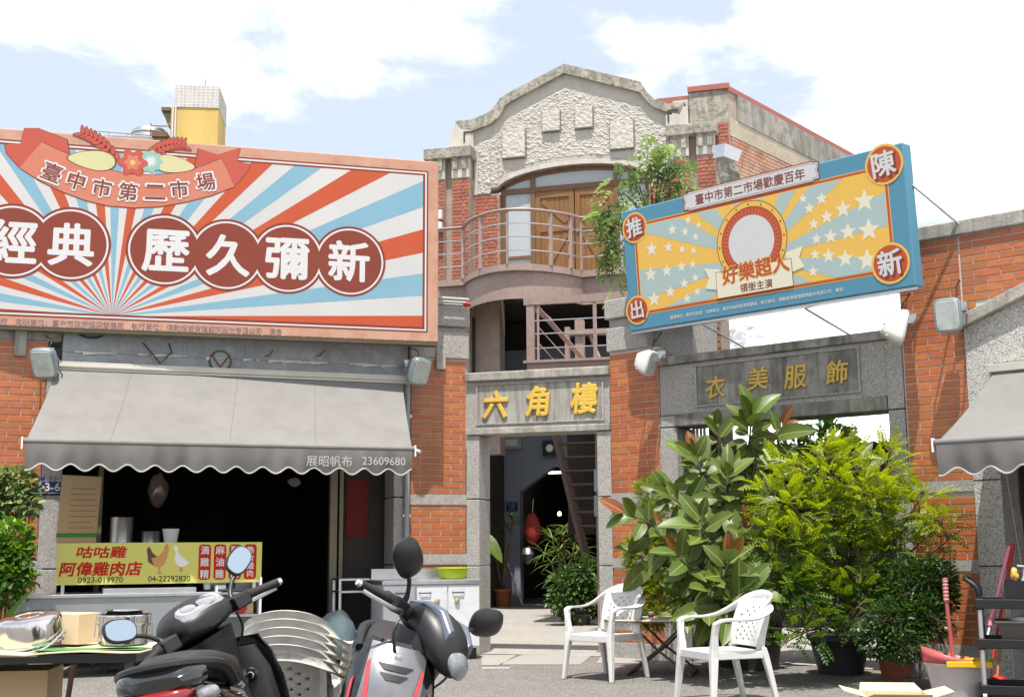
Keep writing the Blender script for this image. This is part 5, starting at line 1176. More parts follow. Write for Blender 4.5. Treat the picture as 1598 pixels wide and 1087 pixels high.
for k, wds in enumerate(('滴雞精', '麻油雞', '醉雞肉', '熟食雞肉')):
    px_ = 319+k*23.7; cx0, _ = q(px_-9.5, 880); cx1, _ = q(px_+9.5, 880); z0_, z1_ = sz0+.03, sz1-.02; r_ = .03
    rr = [(cx0+r_-r_*math.cos(t), z1_-r_+r_*math.sin(t)) for t in np.linspace(0, math.pi/2, 5)]+[(cx1-r_+r_*math.cos(t), z1_-r_+r_*math.sin(t)) for t in np.linspace(math.pi/2, 0, 5)]+[(cx1-r_+r_*math.cos(t), z0_+r_-r_*math.sin(t)) for t in np.linspace(0, math.pi/2, 5)]+[(cx0+r_-r_*math.cos(t), z0_+r_-r_*math.sin(t)) for t in np.linspace(math.pi/2, 0, 5)]
    layer(sb_, [rr], yw, m_ysr, 'menu_strip')
    n = len(wds)
    for j, chx in enumerate(wds): txt(chx, sb_, (cx0+cx1)/2, z1_-.055-(z1_-z0_-.11)*j/(n-1), yw+.002, m_trim, h=.08 if n == 3 else .066, bold=.02)
# hen and goose, flat print
m_hen1 = M('hen_dark_print', (.10, .03, .015), .5); m_hen2 = M('hen_tan_print', (.55, .28, .07), .5, n=(40, .5, (.35, .15, .04))); m_gs = M('goose_print', (.70, .70, .66), .5); m_or = M('orange_print', (.60, .20, .05), .5)
P = lambda pts: [q(180/1.0*0+px_, py_) for px_, py_ in pts]
layer(sb_, [P(((229, 856), (233, 852), (238, 862), (245, 868), (252, 866), (250, 876), (240, 882), (231, 876)))], yw, m_hen1, 'hen_print')
layer(sb_, [P(((236, 870), (247, 868), (254, 860), (258, 850), (262, 852), (263, 860), (260, 870), (256, 880), (248, 885), (240, 882)))], yw+.001, m_hen2, 'hen_print')
layer(sb_, [P(((257, 852), (260, 848), (263, 850), (263, 858), (260, 860)))], yw+.002, m_or, 'hen_print'); layer(sb_, [P(((247, 884), (249, 884), (250, 892), (254, 894), (244, 894), (248, 891)))], yw+.002, m_or, 'hen_print')
layer(sb_, [P(((270, 853), (273, 850), (277, 852), (278, 862), (284, 868), (292, 875), (297, 876), (290, 882), (282, 885), (275, 880), (272, 872), (274, 862)))], yw, m_gs, 'goose_print'); layer(sb_, [P(((281, 884), (285, 884), (285, 891), (279, 891)))], yw+.001, m_or, 'goose_print')
# pots and cups behind the sign, carton hanging by the jamb
def pot(name, label, px, py, w, r_, h_, mat, cat='pot', flare=1.0):
    x, z = A.p(px, py, w); o = on(A, name, label, cat, x, w, z); 
    MB().lathe([(r_, 0), (r_*flare, h_), (r_*flare*1.05, h_+.008), (r_*flare*.95, h_), (r_*.93, .01), (0, .01)], (x, -w, z), 24).build('body', mat, o, smooth=True); return o
pot('stock_pot', 'tall steel stock pot behind the left part of the yellow signboard', 189, 846, .35, .11, .24, m_steel); pot('steel_pot', 'low steel pot between the stock pot and the white cup', 235, 847, .4, .09, .11, m_steel); pot('white_cup', 'white flared plastic cup standing behind the hen on the signboard', 266, 846, .7, .06, .125, m_trim, 'cup', 1.35)
sh = on(A, 'shop_table', 'dark table inside the shop that carries the pots', 'table', A.u(220, 900, .4), .4, 0)
zt_ = A.z(220, 846, .38); MB().box(A.u(160, 900, .4), A.u(300, 900, .4), -.72, -.15, zt_-.06, zt_-.004).build('table_top', m_dark, sh)
for x in (A.u(165, 900, .4), A.u(292, 900, .4)): MB().box(x, x+.04, -.6, -.2, 0, zt_-.06).build('leg', m_dark, sh)
hb = on(A, 'hanging_carton', 'large flat brown carton with faded print hung at the left of the shop opening', 'cardboard box', A.u(125, 800, .25), .25, 1.3)
p1_, p2_, p3_, p4_ = [A.p(*k_, .25) for k_ in ((97, 741), (159, 744), (149, 846), (87, 846))]
mb = MB(); mb.prism([p1_, p2_, p3_, p4_], -.31, -.2); mb.build('carton', m_card, hb)
za = p4_[1]; MB().prism([(p4_[0]-.004, za+.05), (p3_[0]+.012, za+.05), (p3_[0]+.008, za+.09), (p4_[0]+.004, za+.09)], -.3125, -.3105).build('green_band', m_green, hb)
m_cprint = M('faded_print', (.34, .23, .11), .9); mb = MB(); rn = random.Random(5)
for k in range(9):
    zz_ = p1_[1]-.14-k*.055; xx = (p1_[0]+p4_[0])/2+.1; mb.box(xx, xx+rn.uniform(.2, .27), -.3118, -.3105, zz_, zz_+.012)
mb.build('faded_print', m_cprint, hb, kind='stuff')
o = on(A, 'red_poster', 'dark red spring couplet poster on the inner partition right of the shutter posts', 'poster', A.u(556, 790, -.5), -.5, 1.2)
x0, z1 = A.p(541, 746, -.48); x1, z0 = A.p(574, 838, -.48); MB().box(x0, x1, .485, .495, z0, z1).build('sheet', M('dark_red_paper', (.13, .008, .006), .8), o)
o = on(A, 'steel_rack', 'low steel rack with two shelves inside the shop beside the sink cabinet', 'rack', A.u(565, 950, 0), 0, 0)
x0, x1 = A.u(529, 905, .1), A.u(594, 905, .1)
for zz_ in (A.z(560, 902, .1), A.z(560, 921, .1), .3): MB().box(x0, x1, -.1, .25, zz_-.02, zz_).build('shelf', m_steel, o)
for x in (x0, x1-.03):
    for y in (-.1, .22): MB().box(x, x+.025, y, y+.025, 0, A.z(560, 902, .1)-.02).build('leg', m_steel, o)
o = on(A, 'plastic_bag', 'pale blue plastic bag of goods slumped on the floor beside the rack', 'bag', A.u(525, 985, .3), .3, 0)
def lumpy(parent, c0, rx, ry, rz_, mat, name, seed=0, amp=.2, sub=3):
    bm = bmesh.new(); bmesh.ops.create_icosphere(bm, subdivisions=sub, radius=1)
    for vtx in bm.verts: c = vtx.co.copy(); k = 1+amp*mn.noise(c*2.1+V((seed, 0, 0)))+amp*.5*mn.noise(c*5); vtx.co = V((c0[0]+c.x*rx*k, c0[1]+c.y*ry*k, max(c0[2]+c.z*rz_*k, .003)))
    me = bpy.data.meshes.new(name); bm.to_mesh(me); bm.free(); me.materials.append(mat); me.transform(Matrix.Translation(-OFF.get(parent.name, V((0, 0, 0)))))
    me.polygons.foreach_set('use_smooth', [True]*len(me.polygons)); return inst(me, name, parent)
m_bag = M('blue_bag_film', (.28, .40, .42), .35, n=(9, .6, (.40, .48, .46)), coat=.3)
lumpy(o, (A.u(525, 985, .3), -.3, .26), .20, .18, .26, m_bag, 'bag', 3)
o = on(A, 'water_jug', 'translucent blue plastic jug standing by the rack leg', 'jug', A.u(543, 960, .15), .15, 0)
x = A.u(543, 960, .2); MB().box(x-.07, x+.07, -.3, -.16, 0, .34).build('body', M('jug_plastic', (.30, .38, .42), .3), o, bevel=.02); MB().tube([(x-.04, -.23, .34), (x-.04, -.23, .39), (x+.04, -.23, .39), (x+.04, -.23, .34)], .012, 8).build('handle', m_grey, o)
o = on(A, 'hanging_bag', 'dull patterned plastic bag hanging in the dark shop above the stock pot', 'bag', A.u(247, 765, -.3), -.3, 1.6)
c0 = A.p(247, 765, -.3); lumpy(o, (c0[0], .3, c0[1]), .1, .08, .18, M('dull_bag', (.11, .08, .07), .6), 'bag', 8); MB().tube([(c0[0], .3, c0[1]+.15), (c0[0], .3, 3.1)], .005, 5).build('cord', m_black, o)
o = on(A, 'tabletop_things', 'small clear jar, blue lidded tub and cloth on the right end of the stall', 'containers', A.u(345, 905, sw_), sw_-.1, zc+.01)
for px_, mt, r_, h_ in ((323, m_frost, .04, .09), (360, m_blue, .05, .05)):
    x, z = A.p(px_, 913, sw_-.1); MB().lathe([(r_*.8, 0), (r_, h_), (r_*.5, h_+.01), (0, h_+.01)], (x, -sw_+.1, zc+.02), 16).build('jar', mt, o, smooth=True)
MB().box(A.u(335, 913, sw_-.1), A.u(352, 913, sw_-.1), -sw_+.05, -sw_+.2, zc+.02, zc+.06).build('cloth', m_trim, o, bevel=.01)

# ================================================================ front table with pots
ty = 7.15; zt = W(120, 1015, ty-.25).z
tb = thing('work_table', 'dark low table spread with flattened cardboard in the left foreground', 'table', (W(90, 1000, ty).x-.1, ty, 0), R(3))
MB().box(-.75, .62, -.32, .45, zt-.06, zt-.012).build('table_top', m_black, tb); 
for x in (-.7, .55):
    for y in (-.28, .4): MB().box(x, x+.035, y, y+.035, 0, zt-.06).build('leg', m_rust, tb)
MB().tube([(.28, -.3, zt-.06), (.05, .3, .02)], .016, 6).build('brace', m_rust, tb)
tx, tyy = tb.location.x, tb.location.y
cb = thing('cardboard_sheet', 'flattened brown cardboard sheet with green stripe lying on the work table', 'cardboard', (tx, tyy, zt-.011), R(2))
mb = MB(); n = 14; vv = []
for s in (0, 1):
    for j in range(3):
        for i in range(n+1): x = -.78+1.44*i/n; vv.append((x, (-.36, .05, .46)[j], .004+.008*math.sin(i*1.3)*(.6 if j == 0 else .3)+.01*(j == 0)*(i > 8)-.006*s))
k = 3*(n+1); mb.add(vv, [(s*k+j*(n+1)+i, s*k+j*(n+1)+i+1, s*k+(j+1)*(n+1)+i+1, s*k+(j+1)*(n+1)+i) for s in (0, 1) for j in range(2) for i in range(n)]+[(i, i+1, k+i+1, k+i) for i in range(n)]+[(n, n+1+n, k+n+1+n, k+n)])
mb.build('sheet', m_cardlight, cb); MB().box(.05, .64, -.28, -.13, .016, .0175).build('green_stripe', m_green, cb)
MB().box(-.75, .1, -.34, .3, -.012, -.004).build('under_sheet', m_card, cb)
bp_ = W(50, 995, ty-.02)
bp = thing('large_steel_pot', 'large polished steel pot turned upside down on cardboard, its bail handle down', 'pot', (bp_.x, tyy-.02, zt+.012))
body = MB(); rp = .175; hp = .155
body.lathe([(.0, hp), (.055, hp), (.06, hp-.006), (.075, hp-.005), (.08, hp+.001), (rp-.03, hp), (rp-.008, hp-.012), (rp, hp-.035), (rp, .012), (rp+.008, .008), (rp+.008, 0), (rp-.002, 0), (rp-.006, hp-.04)], (0, 0, 0), 48)
b_ = body.build('body', m_polish, bp, smooth=True); bp.rotation_euler = (R(9), R(-7), R(10)); bp.location.z += .018
MB().tube(spline([(-rp-.005, 0, .03), (-rp*.95, -.12, -.0), (-.06, -rp-.04, -.006), (.09, -rp-.03, -.004), (rp*.9, -.12, .03), (rp+.02, -.02, .06)], 5), .005, 8).build('bail_handle', m_steel, bp, smooth=True)
for s in (-1, 1): MB().box(s*rp-.012, s*rp+.012, -.03, .03, .02, .045).build('ear', m_steel, bp, bevel=.004)
lp_ = W(193, 1000, ty-.1)
lp = thing('lidded_steel_pot', 'short stack of polished steel food pots with side clips on the cardboard', 'pot', (lp_.x, lp_.y, zt+.018), R(-12))
MB().lathe([(.0, 0), (.125, .0), (.138, .012), (.14, .11), (.146, .112), (.146, .12), (.14, .122), (.142, .16), (.148, .163), (.146, .17), (.135, .168), (.13, .03), (0, .03)], (0, 0, 0), 40).build('body', m_polish, lp, smooth=True)
for a_ in (-2.3, -.9, .6): 
    cx, cy = .15*math.cos(a_), .15*math.sin(a_); mb = MB(); mb.tube([(cx*.97-.035*math.sin(a_), cy*.97+.035*math.cos(a_), .165), (cx*1.03-.035*math.sin(a_), cy*1.03+.035*math.cos(a_), .05), (cx*1.03+.035*math.sin(a_), cy*1.03-.035*math.cos(a_), .05), (cx*.97+.035*math.sin(a_), cy*.97-.035*math.cos(a_), .165)], .003, 6, closed=True); mb.build('clip', m_steel, lp)
MB().lathe([(.0, .10), (.09, .10), (.10, .11), (.10, .185), (.104, .19), (.095, .19), (.09, .12)], (-.02, .03, 0), 32).build('inner_pot', m_polish, lp, smooth=True)
o = thing('small_carton', 'open brown carton standing behind the upside-down pot', 'cardboard box', (bp_.x+.13, tyy+.24, zt+.008), R(-20))
MB().box(-.13, .13, -.1, .1, 0, .17).build('carton', m_cardlight, o)
mb = MB(); mb.hexa([(-.13, -.1, .17), (-.13, .1, .17), (-.30, .1, .10), (-.30, -.1, .08)], [(-.13, -.1, .175), (-.13, .1, .175), (-.30, .1, .105), (-.30, -.1, .085)]); mb.build('flap', m_card, o)
o = thing('floor_carton', 'cardboard box stored under the work table at the left edge', 'cardboard box', (tx-.25, tyy+.1, 0), R(8)); MB().box(-.3, .3, -.2, .2, 0, zt-.12).build('carton', m_card, o)
o = thing('open_carton', 'open pale cardboard box on the ground, only its flaps showing at the bottom edge', 'cardboard box', tuple(G(1392, 1092)-V((0, 0, 0))), R(-8))
cc = G(1392, 1110); o.location = (cc.x, cc.y-.1, 0); zb_ = W(1392, 1073, cc.y+.1).z; zb_ = max(.12, zb_)
mb = MB()
for qd in ((-.22, .22, -.2, -.195), (-.22, .22, .195, .2), (-.22, -.215, -.2, .2), (.215, .22, -.2, .2)): mb.box(*qd, 0.003, zb_-.02)
mb.box(-.22, .22, -.2, .2, 0, .003); mb.build('box', m_cardlight, o)
for sx, sy in ((0, -1), (0, 1), (-1, 0), (1, 0)):
    if sx == 0: pts = [(-.22, sy*.2, zb_-.02), (.22, sy*.2, zb_-.02), (.19, sy*.36, zb_+.02), (-.19, sy*.36, zb_+.02)]
    else: pts = [(sx*.22, -.2, zb_-.02), (sx*.22, .2, zb_-.02), (sx*.37, .17, zb_+.02), (sx*.37, -.17, zb_+.02)]
    mb = MB(); mb.hexa(pts, [(x, y, z+.004) for x, y, z in pts]); mb.build('flap', m_cardlight, o)
# ================================================================ plants
m_rubleaf = M('rubber_leaf', (.095, .135, .022), .42, n=(6, .5, (.06, .092, .018)), b=(9, .1, .01), rnd=.3, spec=.35, two=(.12, .17, .05), sss=.15)
m_rubrib = M('leaf_midrib', (.24, .29, .07), .5)
m_rubnew = M('reddish_leaf', (.22, .07, .02), .35, rnd=.2, sss=.15)
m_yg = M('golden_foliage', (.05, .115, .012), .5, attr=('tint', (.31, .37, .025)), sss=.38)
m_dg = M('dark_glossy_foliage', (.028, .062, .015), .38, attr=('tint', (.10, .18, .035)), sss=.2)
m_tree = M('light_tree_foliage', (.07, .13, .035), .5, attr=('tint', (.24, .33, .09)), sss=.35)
m_var = M('variegated_foliage', (.06, .12, .03), .45, attr=('tint', (.52, .54, .22)), sss=.25)
m_bright = M('bright_foliage', (.035, .09, .012), .45, attr=('tint', (.14, .26, .025)), sss=.35)
m_palm = M('palm_foliage', (.05, .10, .02), .5, attr=('tint', (.28, .38, .08)), sss=.3)
def leafgeo(Ln, Wd, n=6, fold=.25, droop=.25, tip=1.5, rib=True):
    v = []; f = []; m = []
    for i in range(n+1):
        t = i/n; w = Wd*math.sin(math.pi*min(1, t**.85))**.52*(1-.12*t) if 0 < i < n else .002; y = Ln*t; z = -droop*Ln*t*t
        r = .0035*(1-.7*t) if rib else 0
        cols = [(-w, fold*w), (-w*.5, fold*w*.35), (-r, .0), (r, .0), (w*.5, fold*w*.35), (w, fold*w)]
        v += [(x, y, z+dz) for x, dz in cols]
    for i in range(n):
        for j in range(5): f.append((i*6+j, i*6+j+1, (i+1)*6+j+1, (i+1)*6+j)); m.append(1 if j == 2 else 0)
    return v, f, m
_RL = []
for k, (l_, w_, fo, dr) in enumerate(((.27, .070, .25, .12), (.23, .064, .12, .30), (.31, .078, .3, .38), (.20, .054, .4, .1))):
    for mt in (m_rubleaf,) if k else (m_rubleaf, m_rubnew):
        v, f, m = leafgeo(l_, w_, 7, fo, dr); me = bpy.data.meshes.new('leaf'); me.from_pydata(v, [], f); me.materials.append(mt); me.materials.append(m_rubrib)
        me.polygons.foreach_set('material_index', m); me.polygons.foreach_set('use_smooth', [True]*len(f)); _RL.append((k, mt is m_rubnew, me))
def basis(d, roll=0, up=V((0, 0, 1))):
    y = V(d).normalized(); x = y.cross(up)
    if x.length < .05: x = V((1, 0, 0))
    x.normalize(); z = x.cross(y); m = Matrix((x, y, z)).transposed().to_4x4(); return m @ Matrix.Rotation(roll, 4, 'Y')
def scatter(name, proto, mats4, mat, parent=None, tints=None, kind='stuff', smooth=False):
    """many small leaves joined into one piece of foliage"""
    v = np.array(proto[0]); nf = proto[1]; n = len(v); out = np.empty((len(mats4)*n, 3)); v1 = np.hstack([v, np.ones((n, 1))])
    for i, m in enumerate(mats4): out[i*n:(i+1)*n] = (v1 @ np.array(m).T)[:, :3]
    cnt = len(nf); sizes = [len(q) for q in nf]; base = np.concatenate([np.array(q) for q in nf]); L_ = len(base)
    me = bpy.data.meshes.new(name); me.vertices.add(len(out)); me.vertices.foreach_set('co', out.ravel().astype(np.float32))
    li = (np.tile(base, len(mats4))+np.repeat(np.arange(len(mats4))*n, L_)).astype(np.int32)
    me.loops.add(len(li)); me.loops.foreach_set('vertex_index', li); me.polygons.add(cnt*len(mats4))
    st = np.concatenate([[0], np.cumsum(sizes)[:-1]]); starts = (np.tile(st, len(mats4))+np.repeat(np.arange(len(mats4))*L_, cnt)).astype(np.int32)
    me.polygons.foreach_set('loop_start', starts); me.update(calc_edges=True); me.validate()
    at = me.attributes.new('tint', 'FLOAT', 'POINT'); at.data.foreach_set('value', np.repeat(np.array(tints if tints is not None else np.zeros(len(mats4))), n).astype(np.float32))
    me.materials.append(mat)
    if smooth: me.polygons.foreach_set('use_smooth', [True]*len(me.polygons))
    o = bpy.data.objects.new(name, me); COL.objects.link(o)
    if parent is not None: o.parent = parent
    if kind: o['kind'] = kind
    return o
def pinnate(Ln, pairs, ll, lw, droop=.3):
    v = []; f = []
    def leaf(p, d, l, w):
        d = V(d).normalized(); s = d.cross(V((0, 0, 1))).normalized()*w; n = len(v)
        v.extend([tuple(p), tuple(p+d*l*.45+s+V((0, 0, .15*w))), tuple(p+d*l+V((0, 0, -.12*l))), tuple(p+d*l*.45-s+V((0, 0, .15*w)))]); f.append((n, n+1, n+2, n+3))
    for i in range(pairs):
        t = (i+.6)/pairs; p = V((0, Ln*t, -droop*Ln*t*t)); k = 1-.35*t
        for s in (-1, 1): leaf(p, (s*.85, .6, -.12), ll*k, lw*k)
    leaf(V((0, Ln, -droop*Ln)), (0, 1, -.3), ll*.7, lw*.8)
    n = len(v); v += [(-.0015, 0, 0), (.0015, 0, 0), (.001, Ln, -droop*Ln), (-.001, Ln, -droop*Ln)]; f.append((n, n+1, n+2, n+3))
    return v, f
def single(l, w, fold=.3, droop=.2):
    return ([(0, 0, 0), (w, l*.4, fold*w), (w*.8, l*.7, fold*w-.05*l), (0, l, -droop*l), (-w*.8, l*.7, fold*w-.05*l), (-w, l*.4, fold*w), (0, l*.5, -.03*l)], [(0, 1, 6), (1, 2, 6), (2, 3, 6), (3, 4, 6), (4, 5, 6), (5, 0, 6)])
def plant_pot(r, mat, rt, rb, h, rim=True, c=(0, 0), n=36):
    prof = [(rb, 0), (rb+(rt-rb)*.8, h*.8), (rt, h*.84), (rt+.012, h*.86), (rt+.016, h-.01), (rt+.008, h), (rt-.012, h), (rt-.02, h-.04)]
    o = MB().lathe(prof, (c[0], c[1], 0), n).build('pot', mat, r, smooth=True)
    if rim: MB().lathe([(rt*.97, h*.70), (rt*.975+.008, h*.715), (rt*.97, h*.73)], (c[0], c[1], 0), n).build('pot_ring', mat, o, smooth=True)
    MB().lathe([(0, h-.045), (rt-.02, h-.05)], (c[0], c[1], 0), n).build('soil', m_soil, r); return o
# ---- rubber plant: stems to the heads seen in the photo, leaves spiralling round each
rp0 = G(1150, 1040); rub = thing('rubber_plant', 'tall rubber plant with big dark glossy leaves in a black pot behind the right armchair', 'potted plant', (rp0.x, rp0.y+.15, 0))
RO = rub.location.copy(); plant_pot(rub, m_potblack, .30, .22, .50)
rn = random.Random(41)
heads = [  # px, py of the stem tip, depth, amount, direction bias (dx, dz)
    (1170, 640, 11.6, 17, (0, 1)), (1215, 660, 11.9, 10, (.5, .7)), (1085, 700, 11.5, 16, (-.4, .8)), (1045, 760, 11.3, 12, (-.8, .4)), (985, 790, 11.2, 8, (-1, .15)),
    (1135, 735, 11.2, 16, (.1, .9)), (1175, 770, 11.3, 14, (.3, .7)), (1095, 800, 11.0, 15, (-.2, .8)), (1060, 850, 10.9, 12, (-.6, .5)), (1135, 865, 10.7, 15, (.2, .6)),
    (1165, 820, 10.9, 13, (.4, .5)), (1155, 915, 10.55, 14, (.3, .1)), (1110, 905, 10.7, 12, (0, .1)), (1075, 920, 11.0, 9, (-.3, .2)), (1205, 735, 11.7, 9, (.6, .5)), (1120, 660, 11.9, 9, (-.2, .9)), (1030, 820, 11.3, 8, (-.7, .3)), (1195, 870, 11.2, 8, (.4, .3)), (1000, 850, 11.5, 6, (-.9, .2)), (1180, 700, 11.6, 9, (.2, .9))]
stems = MB(); leaf_no = 0
for hi, (px_, py_, Y_, cnt, (bx_, bz_)) in enumerate(heads):
    tip = W(px_, py_+14, Y_)-RO; root = V((rn.uniform(-.1, .1), rn.uniform(-.1, .1), .45)); mid = root.lerp(tip, .55)+V((-bx_*.12, .12, .05))
    axis = (V((bx_, -.25, bz_+.25))).normalized(); pts = spline([root, mid, tip-axis*.18, tip+axis*.05], 5); stems.tube(pts, [.017-.011*i/(len(pts)-1) for i in range(len(pts))], 6)
    for k in range(cnt):
        t = k/max(1, cnt-1); pos = tip+axis*(.06-.34*t); az = k*2.4+hi; sp = R(18+62*t**.7+rn.uniform(-8, 8))
        a_ = axis.cross(V((0, 1, .2))).normalized(); b_ = axis.cross(a_)
        d_ = (axis*math.cos(sp)+(a_*math.cos(az)+b_*math.sin(az))*math.sin(sp)); d_ = (d_+V((0, -.12, -.45*t*t-.05))).normalized()
        if hi in (11, 12, 13, 9) : d_ = (d_+V((0, -.1, -.5*t))).normalized()
        if leaf_no < 300:
            new = (k <= 1 and rn.random() < .25); cand = [q for q in _RL if q[1] == new]; me = rn.choice(cand)[2]; sc_ = rn.uniform(.9, 1.3)*(.75 if k < 2 else 1)
            o = inst(me, 'leaf', rub, Matrix.Translation(pos+d_*.02) @ basis(d_, rn.uniform(-.45, .45), V((.15*rn.uniform(-1, 1), -.85, .55))) @ Matrix.Scale(sc_, 4)); leaf_no += 1
stems.build('stem', m_bark, rub, smooth=True)
# ---- second black pot tree behind it
# ---- golden shrub
gs0 = G(1318, 1052); gs = thing('golden_shrub', 'bushy golden green shrub with ferny leaves in a wide dark grey pot', 'potted shrub', (gs0.x, gs0.y+.12, 0)); GO = gs.location.copy()
plant_pot(gs, M('slate_pot', (.035, .036, .042), .5, n=(5, .4, (.06, .058, .055))), .285, .20, .36)
m_twig = M('twig', (.12, .075, .045), .8)
def branchy(root_obj, O, lobes, stem0, npts, rn, proto_len):
    """lobes: (px,py,Y,rx,rz) -> twig tube set and a list of (pos, outward dir, height share)"""
    mb = MB(); P = []
    tot = sum(l[3]*l[4] for l in lobes)
    for (px_, py_, Y_, rx, rz_) in lobes:
        c0 = W(px_, py_, Y_)-O; c0.y = Y_-O.y; s = V(stem0)
        mb.tube(spline([s, s.lerp(c0, .5)+V((rn.uniform(-.08, .08), rn.uniform(-.05, .05), .08)), c0], 4), [.014-.010*i/8 for i in range(9)], 5)
        for k in range(6): e = c0+V((rn.uniform(-rx, rx)*.8, rn.uniform(-rx, rx)*.6, rn.uniform(-rz_, rz_)*.8)); mb.tube([c0, c0.lerp(e, .5)+V((0, 0, .03)), e], [.005, .004, .002], 4)
        for k in range(int(npts*rx*rz_/tot)):
            while True:
                q = V((rn.uniform(-1, 1), rn.uniform(-1, 1), rn.uniform(-1, 1)))
                if .35 < q.length < 1: break
            P.append((c0+V((q.x*rx, q.y*rx*.8, q.z*rz_)), q.normalized(), q.length))
    mb.build('branch', m_twig, root_obj); return P
rn = random.Random(8)
lob = [(1320, 860, 10.9, .40, .36), (1265, 800, 10.8, .32, .30), (1375, 800, 10.8, .34, .32), (1300, 735, 10.9, .30, .26), (1350, 760, 10.7, .28, .26), (1385, 720, 10.9, .16, .22), (1220, 770, 10.8, .22, .22), (1235, 850, 10.7, .26, .26), (1395, 850, 10.7, .22, .22), (1435, 790, 10.6, .18, .12), (1470, 805, 10.5, .14, .12), (1270, 920, 10.7, .30, .26), (1345, 930, 10.6, .32, .24), (1230, 905, 10.6, .22, .22), (1205, 820, 10.7, .12, .14), (1255, 975, 10.5, .20, .10), (1225, 990, 10.4, .12, .06), (1290, 700, 10.9, .10, .16), (1215, 720, 10.9, .10, .12), (1440, 760, 10.7, .12, .10), (1390, 690, 10.9, .07, .08), (1480, 830, 10.5, .08, .10), (1285, 690, 10.9, .07, .10), (1195, 745, 10.9, .08, .08), (1250, 715, 10.9, .12, .10), (1330, 700, 10.9, .14, .10)]
Pn = branchy(gs, GO, [(a, b+12, *c_) for a, b, *c_ in lob], (0, 0, .35), 1650, rn, .12)
pf = pinnate(.15, 6, .05, .012)
ms, tn = [], []
for p, d_, l in Pn:
    dd = (d_*.8+V((rn.uniform(-.5, .5), rn.uniform(-.7, .1), rn.uniform(.0, .6)))).normalized(); s = rn.uniform(.7, 1.25)
    ms.append(Matrix.Translation(p) @ basis(dd, rn.uniform(-.8, .8)) @ Matrix.Scale(s, 4)); zr = (p.z-.35)/1.3
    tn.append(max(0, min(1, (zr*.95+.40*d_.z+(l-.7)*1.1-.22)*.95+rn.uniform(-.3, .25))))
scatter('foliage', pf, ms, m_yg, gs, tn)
# ---- dark round shrub in terracotta pots beside it
ds0 = G(1402, 1058); dsb = thing('green_shrub', 'dark glossy small-leaved shrub in a terracotta pot beside the golden shrub', 'potted shrub', (ds0.x, ds0.y+.1, 0)); DO = dsb.location.copy()
plant_pot(dsb, m_terra, .155, .11, .25, rim=False)
rn = random.Random(18)
Pn = branchy(dsb, DO, [(1420, 925, 10.5, .30, .30), (1455, 905, 10.4, .20, .20), (1395, 970, 10.3, .24, .20), (1445, 965, 10.3, .20, .20), (1410, 1005, 10.2, .20, .14), (1475, 930, 10.4, .11, .14), (1370, 1000, 10.3, .16, .14)], (0, 0, .24), 6200, rn, .05)
ms = [Matrix.Translation(p) @ basis((d_+V((rn.uniform(-.8, .8), rn.uniform(-.9, .3), rn.uniform(-.3, .7)))).normalized(), rn.uniform(-1, 1)) @ Matrix.Scale(rn.uniform(.6, 1.2), 4) for p, d_, l in Pn]
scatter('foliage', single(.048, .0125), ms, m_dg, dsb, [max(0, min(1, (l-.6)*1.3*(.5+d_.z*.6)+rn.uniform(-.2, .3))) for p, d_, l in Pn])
p2 = G(1443, 1046); o = thing('terracotta_pot', 'dark red pot half hidden under the small-leaved shrub', 'plant pot', (p2.x, p2.y, 0)); plant_pot(o, m_terra, .13, .10, .20, rim=False)
# ---- fine yellow-green shrub behind the table at left
fs0 = G(1075, 1020); fsb = thing('fine_leaved_shrub', 'airy yellow green shrub with tiny leaves between the brick pillar and the rubber plant', 'potted shrub', (fs0.x, fs0.y+.5, 0)); FO = fsb.location.copy()
plant_pot(fsb, m_potblack, .25, .18, .42); rn = random.Random(28)
Pn = branchy(fsb, FO, [(1010, 880, 12.2, .20, .30), (1030, 810, 12.3, .18, .25), (1050, 900, 12.2, .26, .28), (1000, 930, 12.1, .14, .18), (1010, 770, 12.4, .12, .14), (1080, 930, 12.1, .26, .20), (985, 860, 12.2, .08, .14), (1020, 960, 12.1, .18, .12)], (0, 0, .4), 4200, rn, .05)
ms = [Matrix.Translation(p) @ basis((d_+V((rn.uniform(-.8, .8), rn.uniform(-.9, .3), rn.uniform(-.3, .7)))).normalized(), rn.uniform(-1, 1)) @ Matrix.Scale(rn.uniform(.6, 1.2), 4) for p, d_, l in Pn]
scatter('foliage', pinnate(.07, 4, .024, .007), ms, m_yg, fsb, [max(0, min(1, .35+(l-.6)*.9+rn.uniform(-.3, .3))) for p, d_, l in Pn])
# ---- big black pots behind the chairs
for px_, py_, r_, h_, lab in ((1190, 1047, .27, .55, 'tall plain black plant pot in shade right of the rubber plant'), (1108, 1020, .28, .45, 'black plant pot in shade behind the folding table')):
    q_ = G(px_, py_); o = thing('plant_pot', lab, 'plant pot', (q_.x, q_.y+.25, 0)); plant_pot(o, m_potblack, r_, r_*.75, h_)
